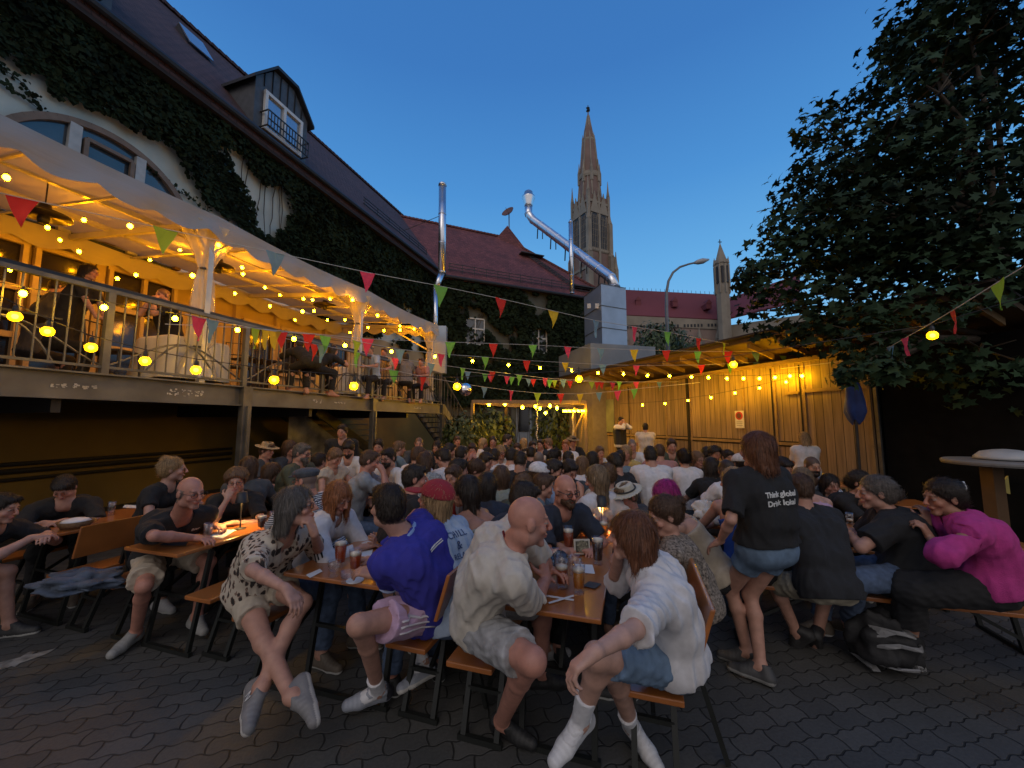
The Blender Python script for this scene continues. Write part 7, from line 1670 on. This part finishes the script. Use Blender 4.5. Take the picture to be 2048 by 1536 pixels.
# 24
P = fig((1962, 1160, 2.62), (1912, 1032, 2.62), (1885, 995, 2.66), -66, hyaw=-80, hpitch=-12, hs=1.02, fem=True, skin='tan', shirt=c_pink, sleeve=1.4, loose=.032, hem=.0, fold=.012, pants=c_black, plen=1.6, ploose=.04, pantsname='skirt', hair='bun', hc='dk', h=.0075, seed=33, slouch=.12)
S1, _, _ = sh_(P, -1); S2, _, _ = sh_(P, 1); E = J(S1, 1885, 1110, .28, True)
P['arms'] = [(J(S2, 1862, 1085, .28, False), at(1858, 1045, 2.75), V3(-.1, .1, 1), V3(0, .4, 0), .7), (E, J(E, 1860, 1075, .22, False), V3(-.3, .2, .9), V3(-.3, .5, 0), .7)]
P['legs'] = [(hip_(P, 1)+V3(-.4, .12, -.06), hip_(P, 1)+V3(-.38, .2, -.48), V3(-1, .1, 0)), (hip_(P, -1)+V3(-.4, .12, -.06), hip_(P, -1)+V3(-.3, .25, -.48), V3(-1, .3, 0))]
b = person('person', 'woman in a bright pink sweater, black hair clipped up, at the bench end', P)
f = P['_f']; g = MB(); HP = f['HP']; g.tube([HP(-.02, -.14, .09), HP(-.045, -.125, .05), HP(-.05, -.10, .02), HP(-.02, -.13, .02), HP(-.02, -.14, .09)], .006, 6); x = g.build('hair_clip', M_white, None, True); x.parent = b
P = sit(1723, 942, 3.95, 172, ('chin', 'table'), hyaw=160, hpitch=-8, fem=True, skin='fair', shirt=c_black, sleeve=.7, hair='lowbun', hc='dk', h=.009, seed=34, pants=c_black, plen=1.9)
person('person', 'dark-haired woman in black facing the camera with fist at her chin, right table', P)
P = sit(1624, 912, 4.55, 170, 'table', hyaw=188, hpitch=-10, skin='olive', shirt=stripes('pale_striped', (.45, .48, .55), (.16, .20, .28), 9, 'X', soft=True), sleeve=.8, hair='crop', hc='dk', beard=.004, h=.009, seed=35, pants=c_black, plen=1.9)
person('person', 'bearded man in a pale blue striped shirt facing the camera near the shed', P)
P = sit(1603, 934, 3.75, 20, 'table', hyaw=30, fem=True, skin='pale', shirt=c_lilac, sleeve=0, strap=.03, hair='vlong', hc='dbl', h=.009, seed=36, pants=c_black, plen=1.9)
person('person', 'woman with long fair hair and bare shoulders behind the standing woman', P)
P = sit(1462, 934, 3.3, 8, 'table', hyaw=-30, fem=True, skin='fair', shirt=cloth('royal_blue', (.02, .07, .30)), sleeve=0, strap=-.02, hair='vlong', hc='bl', h=.009, seed=37, pants=c_black, plen=1.9)
person('person', 'woman with very long pale blond hair in royal blue, left of the standing woman', P)
P = sit(1566, 914, 4.3, 175, 'table', hpitch=-25, skin='tan', shirt=c_black, sleeve=.8, hair='short', hc='dk', h=.010, seed=38, pants=c_black, plen=1.9)
person('person', 'dark-haired man looking down, just right of the standing woman’s head', P)

for o_ in list(COL.objects):
    if o_.get('label') and len(o_['label'].split()) > 16: print('LONG', o_.name, o_['label'])
# ================================================================ the crowd farther back
def S_(c): return c
CLO = dict(white=c_white, black=c_black, grey=c_grey, dgrey=c_dgrey, navy=c_navy, ltblue=c_ltblue, beige=c_beige, olive=c_olive, red=c_red, pink=cloth('dusty_pink', (.36, .18, .16)), sage=c_sage, cream=c_cream, yellow=cloth('mustard', (.45, .34, .12)), char=cloth('charcoal', (.016, .018, .022)), teal=cloth('grey_blue', (.12, .17, .20)), text=mat('fabric_mottled', (.22, .24, .25), .9, var=.5, vscale=60))
def crowd(px, yt, Y, yaw, hair, hc, shirt, lab, arms='table', skin='fair', hy=None, hp=-12, sl=.7, z0=0, **k):
    h = .0115 if Y < 5 else (.014 if Y < 7.5 else .018)
    fem = k.pop('fem', hair in ('long', 'vlong', 'bob', 'pony', 'bun', 'lowbun', 'updo'))
    P = sit(px, yt, Y, yaw, arms, hyaw=hy, hpitch=hp, fem=fem, skin=skin, shirt=CLO[shirt], sleeve=sl, loose=.018, hair=hair, hc=hc, h=h, seed=int(px*7+yt) % 997, pants=c_black if (px+yt) % 2 else c_jeans, plen=1.9 if (px % 3) else .8, zb=z0, **k)
    return person('person', lab, P, 'guests seated at the rows of beer tables', z0)
hm = lambda n, c: cloth('hat_'+n, c, .2)
crowd(536, 884, 5.5, 95, 'short', 'br', 'dgrey', 'guest in a straw-coloured brimmed hat near the steel column', hat='brim', hatm=hm('tan', (.30, .22, .12)))
crowd(582, 880, 5.8, 110, 'long', 'br', 'dgrey', 'long-haired guest in dark clothes right of the tan-hatted guest', hy=95)
crowd(607, 886, 4.7, 95, 'short', 'gr', 'olive', 'man with glasses and big grey beard in an olive jacket', glasses=2, beard=.05, bc='gr', hp=-14, sl=1.8)
crowd(672, 896, 4.9, 115, 'short', 'lbr', 'beige', 'woman with short fair hair and sleeveless beige top leaning down', fem=True, sl=.2, hp=-30)
crowd(697, 880, 5.4, 170, 'short', 'dk', 'white', 'black-bearded man in white looking down at a phone', ('phone', 'phone'), beard=.015, hp=-35)
crowd(742, 900, 4.4, 75, 'short', 'br', 'grey', 'man with glasses in a grey T-shirt, both hands before his face', ('mouth', 'mouth'), glasses=1, hp=-15, skin='red')
crowd(776, 896, 4.7, 200, 'short', 'dk', 'white', 'smiling bearded man with glasses in a white shirt', glasses=2, beard=.008, sl=1.2)
crowd(757, 878, 6.0, 170, 'short', 'dk', 'teal', 'dark-haired guest peeking out behind the smiling bearded man')
crowd(800, 882, 6.4, 60, 'short', 'lbr', 'teal', 'brown-haired guest in grey-blue turned right near the lower stairs')
crowd(838, 874, 7.0, 170, 'crop', 'br', 'dgrey', 'balding man facing the camera in front of the dark stairs', hp=-8)
crowd(874, 882, 6.8, 195, 'long', 'dk', 'black', 'dark-haired woman in black facing the camera by the canopy column')
crowd(838, 893, 5.2, 30, 'short', 'br', 'white', 'brown-haired guest in a white T-shirt seen from behind, left one')
crowd(851, 903, 4.6, 10, 'bob', 'br', 'text', 'guest with a brown crop and mottled grey top seen from behind', arms='table')
crowd(884, 896, 4.9, -70, 'short', 'dk', 'white', 'short-haired man in a white T-shirt facing left, head bowed', hp=-25)
crowd(901, 886, 6.2, 80, 'short', 'dk', 'char', 'dark-haired man in profile beside the leafy bush')
crowd(925, 892, 5.7, 40, 'short', 'dk', 'olive', 'dark-haired guest in olive with back turned near the leafy bush')
crowd(945, 886, 6.0, 175, 'short', 'br', 'char', 'guest with a warmly lit face and raised hands left of the back pergola', ('mouth', 'chin'), skin='red')
crowd(919, 916, 4.15, 60, 'short', 'dk', 'red', 'short-haired woman in a red tank top', fem=True, sl=.15)
crowd(956, 920, 4.3, 95, 'lowbun', 'br', 'pink', 'woman in a dusty pink top with head bowed, beside the red tank top', hp=-35, sl=.2)
crowd(974, 904, 5.0, 120, 'short', 'dk', 'grey', 'dark-haired man in grey grinning downward behind the pink top', hp=-20)
crowd(968, 876, 8.4, 90, 'long', 'bl', 'white', 'fair long-haired guest in profile left of the pergola posts', skin='red')
crowd(986, 872, 8.3, 180, 'lowbun', 'dk', 'black', 'dark-haired woman facing the camera beneath the pergola beam')
crowd(1016, 868, 8.4, 95, 'short', 'dk', 'char', 'dark-haired man in charcoal in profile under the pergola')
crowd(1002, 890, 6.6, 150, 'long', 'bl', 'cream', 'blond guest in sunglasses among the back rows', glasses=2)
crowd(990, 897, 6.0, 20, 'short', 'dk', 'white', 'dark-haired guest wrapped in a white hooded top')
crowd(1003, 930, 3.95, 5, 'vlong', 'br', 'sage', 'woman with very long brown hair down the back of a sage top')
crowd(975, 944, 3.4, 10, 'long', 'dk', 'navy', 'woman with dark wavy hair in navy seen from behind', sl=1.8)
crowd(1042, 903, 4.9, 20, 'short', 'dk', 'black', 'broad-backed guest in a black shirt bending forward', build=1.2, hp=-25)
crowd(1025, 896, 5.8, 40, 'short', 'dk', 'white', 'dark-haired guest in white half hidden behind the broad black back')
crowd(1050, 946, 3.6, 40, 'lowbun', 'lbr', 'olive', 'light brown head just above the navy jacket')
crowd(1048, 876, 9.0, 20, 'long', 'bl', 'black', 'blond guest seen from behind in front of the glazed back door')
crowd(1065, 882, 8.6, 160, 'short', 'dk', 'beige', 'dark-haired guest at the back right of the blond one')
crowd(1080, 878, 8.6, 200, 'short', 'dk', 'navy', 'guest in navy among the back rows below the string of beads')
crowd(1095, 876, 8.8, -80, 'short', 'lbr', 'cream', 'guest in a cream shirt lit yellow, turned left, under the pergola', skin='red')
crowd(1062, 893, 6.8, 10, 'short', 'dk', 'black', 'black-haired guest seen from behind before the lit back rows')
crowd(1078, 902, 5.6, 15, 'crop', 'gr', 'dgrey', 'grey-haired guest with back turned in the middle rows')
crowd(1082, 926, 4.15, 105, 'short', 'br', 'char', 'man in glasses and a white cap worn backwards', hat='head', hatm=hm('white', (.55, .55, .57)), glasses=1)
crowd(1110, 918, 4.25, 110, 'short', 'dk', 'ltblue', 'bearded dark-haired man in a light blue shirt in profile', beard=.012, hp=-18)
crowd(1113, 897, 5.7, 60, 'lowbun', 'dk', 'beige', 'dark-haired woman in the middle rows behind the light blue shirt')
crowd(1131, 879, 8.0, 195, 'short', 'ginger', 'white', 'ginger man in a white shirt glowing in lamplight under the ring lamp', skin='red')
crowd(1146, 872, 8.6, 160, 'short', 'dk', 'black', 'guest in a tan hat and black shirt under the ring lamp', hat='brim', hatm=hm('dark_tan', (.2, .14, .07)))
crowd(1140, 919, 4.2, 155, 'short', 'dk', 'dgrey', 'bearded man looking down behind the man with dark-rimmed glasses', beard=.02, hp=-30)
crowd(1137, 902, 5.6, 20, 'short', 'dk', 'ltblue', 'guest in light blue seen from behind below the ring lamp')
crowd(1165, 912, 5.1, 30, 'long', 'lbr', 'white', 'light brown long-haired woman seen from behind, right of the ring lamp')
crowd(1182, 902, 5.6, -20, 'long', 'dk', 'black', 'dark long-haired woman in black in front of the timber posts')
crowd(1190, 930, 3.45, 150, 'long', 'dbl', 'white', 'fair woman in a white T-shirt propping her head on her hand', ('chin', 'table'), hy=-60, hp=-20, sl=.6)
crowd(1216, 926, 3.9, 20, 'lowbun', 'lbr', 'beige', 'light brown hair with a gold clip, just left of the straw hat')
crowd(1228, 906, 4.7, -30, 'short', 'dk', 'black', 'guest in a black and white top bent forward behind the straw hat', hp=-25)
crowd(1252, 890, 6.2, 200, 'long', 'bl', 'yellow', 'blond woman in mustard yellow')
crowd(1264, 877, 6.6, 185, 'crop', 'gr', 'white', 'grey-haired man in a pale shirt facing the camera near the shed')
crowd(1299, 892, 5.0, 2, 'short', 'dk', 'white', 'guest in a plain white T-shirt with broad back turned, before the shed', build=1.1)
crowd(1318, 888, 5.9, 15, 'short', 'br', 'pink', 'guest in pink close behind the broad white back')
crowd(1343, 877, 6.4, 190, 'short', 'br', 'olive', 'smiling man in dark olive facing the camera before the shed planks')
crowd(1366, 898, 5.3, 5, 'bun', 'dk', 'white', 'dark-haired woman in a white sleeveless top seen from behind', sl=.2)
crowd(1396, 902, 5.5, 170, 'long', 'lbr', 'black', 'woman with glasses in black facing the camera', glasses=1)
crowd(1412, 893, 6.4, 20, 'short', 'dk', 'sage', 'dark head in front of the shed, right of the woman with glasses')
crowd(1430, 892, 6.0, 175, 'curly', 'dk', 'cream', 'curly dark-haired woman facing the camera before the shed planks', fem=True, skin='tan')
crowd(1456, 899, 5.8, 180, 'short', 'dk', 'white', 'short dark-haired guest beside the curly-haired woman', skin='tan')
crowd(1420, 914, 4.7, 5, 'long', 'dk', 'black', 'long black-haired woman seen from behind near the small white glass')
crowd(1450, 917, 4.3, -20, 'crop', 'dk', 'white', 'dark-skinned man in a white T-shirt by the crumpled bag', skin='dark')
crowd(1478, 908, 5.0, -10, 'lowbun', 'dk', 'dgrey', 'dark-haired guest left of the standing woman', hat='head', hatm=hm('bandana', (.5, .5, .5)))
crowd(1660, 948, 4.4, 190, 'long', 'dk', 'dgrey', 'guest in dark clothes between the striped shirt and the fist-at-chin woman')
crowd(548, 925, 4.6, 60, 'long', 'br', 'beige', 'dim long-haired guest in beige behind the curly-haired woman')
crowd(905, 930, 3.9, 200, 'short', 'br', 'ltblue', 'guest in light blue partly hidden by long dark hair')
crowd(1090, 946, 3.75, 95, 'short', 'br', 'teal', 'guest in grey-blue behind the man with dark-rimmed glasses')
crowd(640, 905, 5.2, 20, 'short', 'dk', 'white', 'guest in white behind the bearded man in olive')
crowd(1240, 900, 5.9, 20, 'short', 'dk', 'teal', 'guest in grey-blue left of the blond woman in yellow')
crowd(1035, 886, 7.4, 190, 'short', 'br', 'white', 'guest facing the camera between the pergola posts')
crowd(915, 872, 9.2, 150, 'short', 'br', 'cream', 'guest at the very back beside the stair handrail')
crowd(1200, 892, 7.2, 170, 'short', 'lbr', 'white', 'guest in white at the back in front of the end of the shed')
for q in ((685, 848, 6.3, 175, 'short', 'dk', c_black, 'standing man in a black T-shirt in the shade under the terrace', 'down', 0),
          (1241, 834, 12.2, 150, 'short', 'dk', c_char if False else CLO['char'], 'standing man in a dark waistcoat and white sleeves against the shed', 'face', 0),
          (1290, 846, 10.2, 10, 'short', 'dk', CLO['cream'], 'standing person in a loose pale shirt by the shed', 'fold', 0),
          (1607, 864, 7.0, 15, 'bob', 'bl', c_white, 'standing blond woman in a white T-shirt facing the shed', 'fold', 0)):
    px, yt, Y, yw, hr, hc, sh, lab, ar, _ = q
    P = stand(px, yt, Y, yw, arms=ar, hair=hr, hc=hc, shirt=sh, sleeve=1.7 if 'waistcoat' in lab else .75, hem=.06, pants=c_black if px != 1290 else c_beige, plen=1.9, h=.013, fem=hr == 'bob', seed=int(px), loose=.02, hpitch=-10)
    b = person('person', lab, P)
    if 'waistcoat' in lab:
        sh_o = [c for c in b.children if c.name.startswith('shirt')][0]; sh_o.data.materials[0] = c_white
        f = P['_f']; F2 = Fld(np.array(f['pel'])-.4, np.array(f['neck'])+.35, .013)
        for s in (-1, 1): F2.cone(f['pel']+f['lat']*s*.06, f['chest']+f['lat']*s*.085, .15, .148, .03)
        F2.plane(f['chest']+f['up']*.08, f['up']); F2.plane(f['pel']-f['up']*.02, -f['up']); V2, Q2 = F2.mesh(); mk_mesh('waistcoat', V2, Q2, CLO['char'], b, None)
# ---- people on the terrace
DZ = 2.22
def dsit(px, yt, Y, yaw, hair, hc, shirt, lab, **k):
    P = sit(px, yt, Y, yaw, k.pop('arms', 'table'), zb=DZ, hpitch=k.pop('hp', -10), fem=k.pop('fem', hair in ('long', 'bob')), shirt=shirt, sleeve=k.pop('sl', .8), hair=hair, hc=hc, h=.012 if Y < 6.5 else .015, seed=int(px), pants=k.pop('pants', c_black), plen=k.pop('plen', 1.9), **k)
    return person('person', lab, P, 'guests on the terrace', DZ)
dsit(182, 528, 5.4, 75, 'bob', 'dk', c_black, 'woman in black with a dark bob seated on the terrace at left')
dsit(326, 576, 5.9, 190, 'crop', 'br', c_black, 'man in black and pale shorts lifting a drink on the terrace', arms=('mouth', 'mouth'), pants=c_grey, plen=.8)
dsit(120, 560, 6.2, 20, 'short', 'dk', c_dgrey, 'dark figure behind the railing at the left end of the terrace')
dsit(597, 676, 7.4, -60, 'short', 'dk', c_black, 'guest in black on the terrace facing left, mid-length of the railing')
dsit(668, 690, 8.2, 30, 'long', 'dk', c_black, 'dark-clothed guest on the terrace between the second and third canopy posts')
dsit(740, 690, 9.4, 190, 'short', 'gr', c_ltblue, 'grey-haired guest in a light blue top on the terrace')
dsit(768, 696, 10.2, 185, 'short', 'br', cloth('check_yellow', (.40, .32, .20), .5, vscale=40), 'man in a bright checked shirt on the terrace')
dsit(812, 706, 10.8, -20, 'long', 'dk', stripes('dark_striped', (.3, .28, .26), (.03, .03, .03), 18), 'dark-haired woman in a striped top near the far end of the terrace')
dsit(842, 716, 11.4, 190, 'short', 'br', CLO['pink'], 'guest in a dusty pink top at the far corner of the terrace')
# terrace tables with cloths
M_tc = mat('table_linen', (.55, .54, .50), .85, var=.06, bump=.2, bscale=6)
def dtable(s, d, lab, cloth_=True, r=.42):
    t = empty('terrace_table', F(s, d, DZ), lab, 'table', 'tables on the terrace'); g = MB(); g.fbox(s-r, s+r, d-r*.8, d+r*.8, DZ+.72, DZ+.745); g.build('table_top', M_dark, t)
    g = MB(); g.tube([F(s, d, DZ+.02), F(s, d, DZ+.72)], .03, 8); g.fbox(s-.25, s+.25, d-.03, d+.03, DZ+.0, DZ+.03); g.fbox(s-.03, s+.03, d-.25, d+.25, DZ+.032, DZ+.055); g.build('leg', M_dark, t)
    if cloth_:
        g = MB(); n = 40; vs = []
        for j, (k, z) in enumerate(((.0, .752), (1.0, .752), (1.06, .70), (1.1, .42), (1.16, .12))):
            for i in range(n):
                a = 2*math.pi*i/n; w = 1+.05*math.sin(a*9)*(j > 1)*(j-1)*.5; c_, s_ = math.cos(a), math.sin(a); m_ = max(abs(c_), abs(s_)); vs.append(F(s+r*k*w*c_/m_, d+r*.8*k*w*s_/m_, DZ+z))
        g.add(vs, [(j*n+i, j*n+(i+1) % n, (j+1)*n+(i+1) % n, (j+1)*n+i) for j in range(4) for i in range(n)]); tag(g.build('tablecloth', M_tc, None, True), 'white cloth over the '+lab, 'tablecloth')
dtable(2.35, 7.0, 'bare dark terrace table at left', False); dtable(4.2, 6.75, 'terrace table behind the first curtained post'); dtable(7.7, 6.75, 'terrace table behind the middle curtained post'); dtable(10.6, 6.8, 'terrace table at the far canopy corner'); dtable(6.0, 7.4, 'bare dark terrace table mid-way', False)
def chair(s, d, a, lab):
    t = empty('metal_chair', F(s, d, DZ), lab, 'chair', 'dark chairs on the terrace'); ca, sa = math.cos(a), math.sin(a); f = lambda x, y, z: F(s+x*ca-y*sa, d+x*sa+y*ca, DZ+z)
    g = MB(); g.hexa([f(x, y, z) for z in (.44, .465) for x, y in ((-.2, -.2), (.2, -.2), (.2, .2), (-.2, .2))]); g.build('seat', M_dark, t)
    for x, y in ((-.18, -.18), (.18, -.18), (.18, .18), (-.18, .18)): g = MB(); g.tube([f(x, y, .44), f(x*1.15, y*1.15, 0)], .012, 6); g.build('leg', M_dark, t)
    g = MB(); g.tube([f(-.19, .19, .44), f(-.19, .24, .85), f(.19, .24, .85), f(.19, .19, .44)], .012, 6); g.tube([f(-.19, .22, .65), f(.19, .22, .65)], .01, 6); g.build('backrest', M_dark, t)
chair(3.4, 6.9, .5, 'dark chair behind the curved railing bars left of the first canopy post'); chair(5.1, 6.8, 2.5, 'dark chair right of the first curtained post'); chair(5.7, 6.7, 1.2, 'dark chair at the middle of the railing'); chair(9.4, 6.8, .3, 'dark chair toward the far end of the terrace')
# beer glasses scattered over the crowded tables
rg = random.Random(4); k = 0
spots = [('leftmost', -5.1), ('second-from-left', -3.6), ('third-from-left', -2.05), ('fourth-from-left', -.62)]
for r, t0 in enumerate((4.5, 7.0)):
    for nm, w0 in spots:
        for i in range(3):
            p = Wt(w0+rg.uniform(.1, .4), t0+.3+i*.7+rg.uniform(-.1, .1), .77); kd = rg.choice(['amber', 'gold', 'hazy', 'dark']); c = CAM.copy(); v = p-c
            y_ = v.y*CP+v.z*SP; px = 1024+FPX*v.x/y_; py = 768-FPX*(v.z*CP-v.y*SP)/y_
            beer(px, py, f'glass of {dict(amber="amber", gold="golden", hazy="cloudy orange", dark="dark")[kd]} beer, {["nearest", "middle", "farthest"][i]} on the {nm} table of the {["second", "third"][r]} row back', kd, .034, .15, rg.uniform(.4, .9))
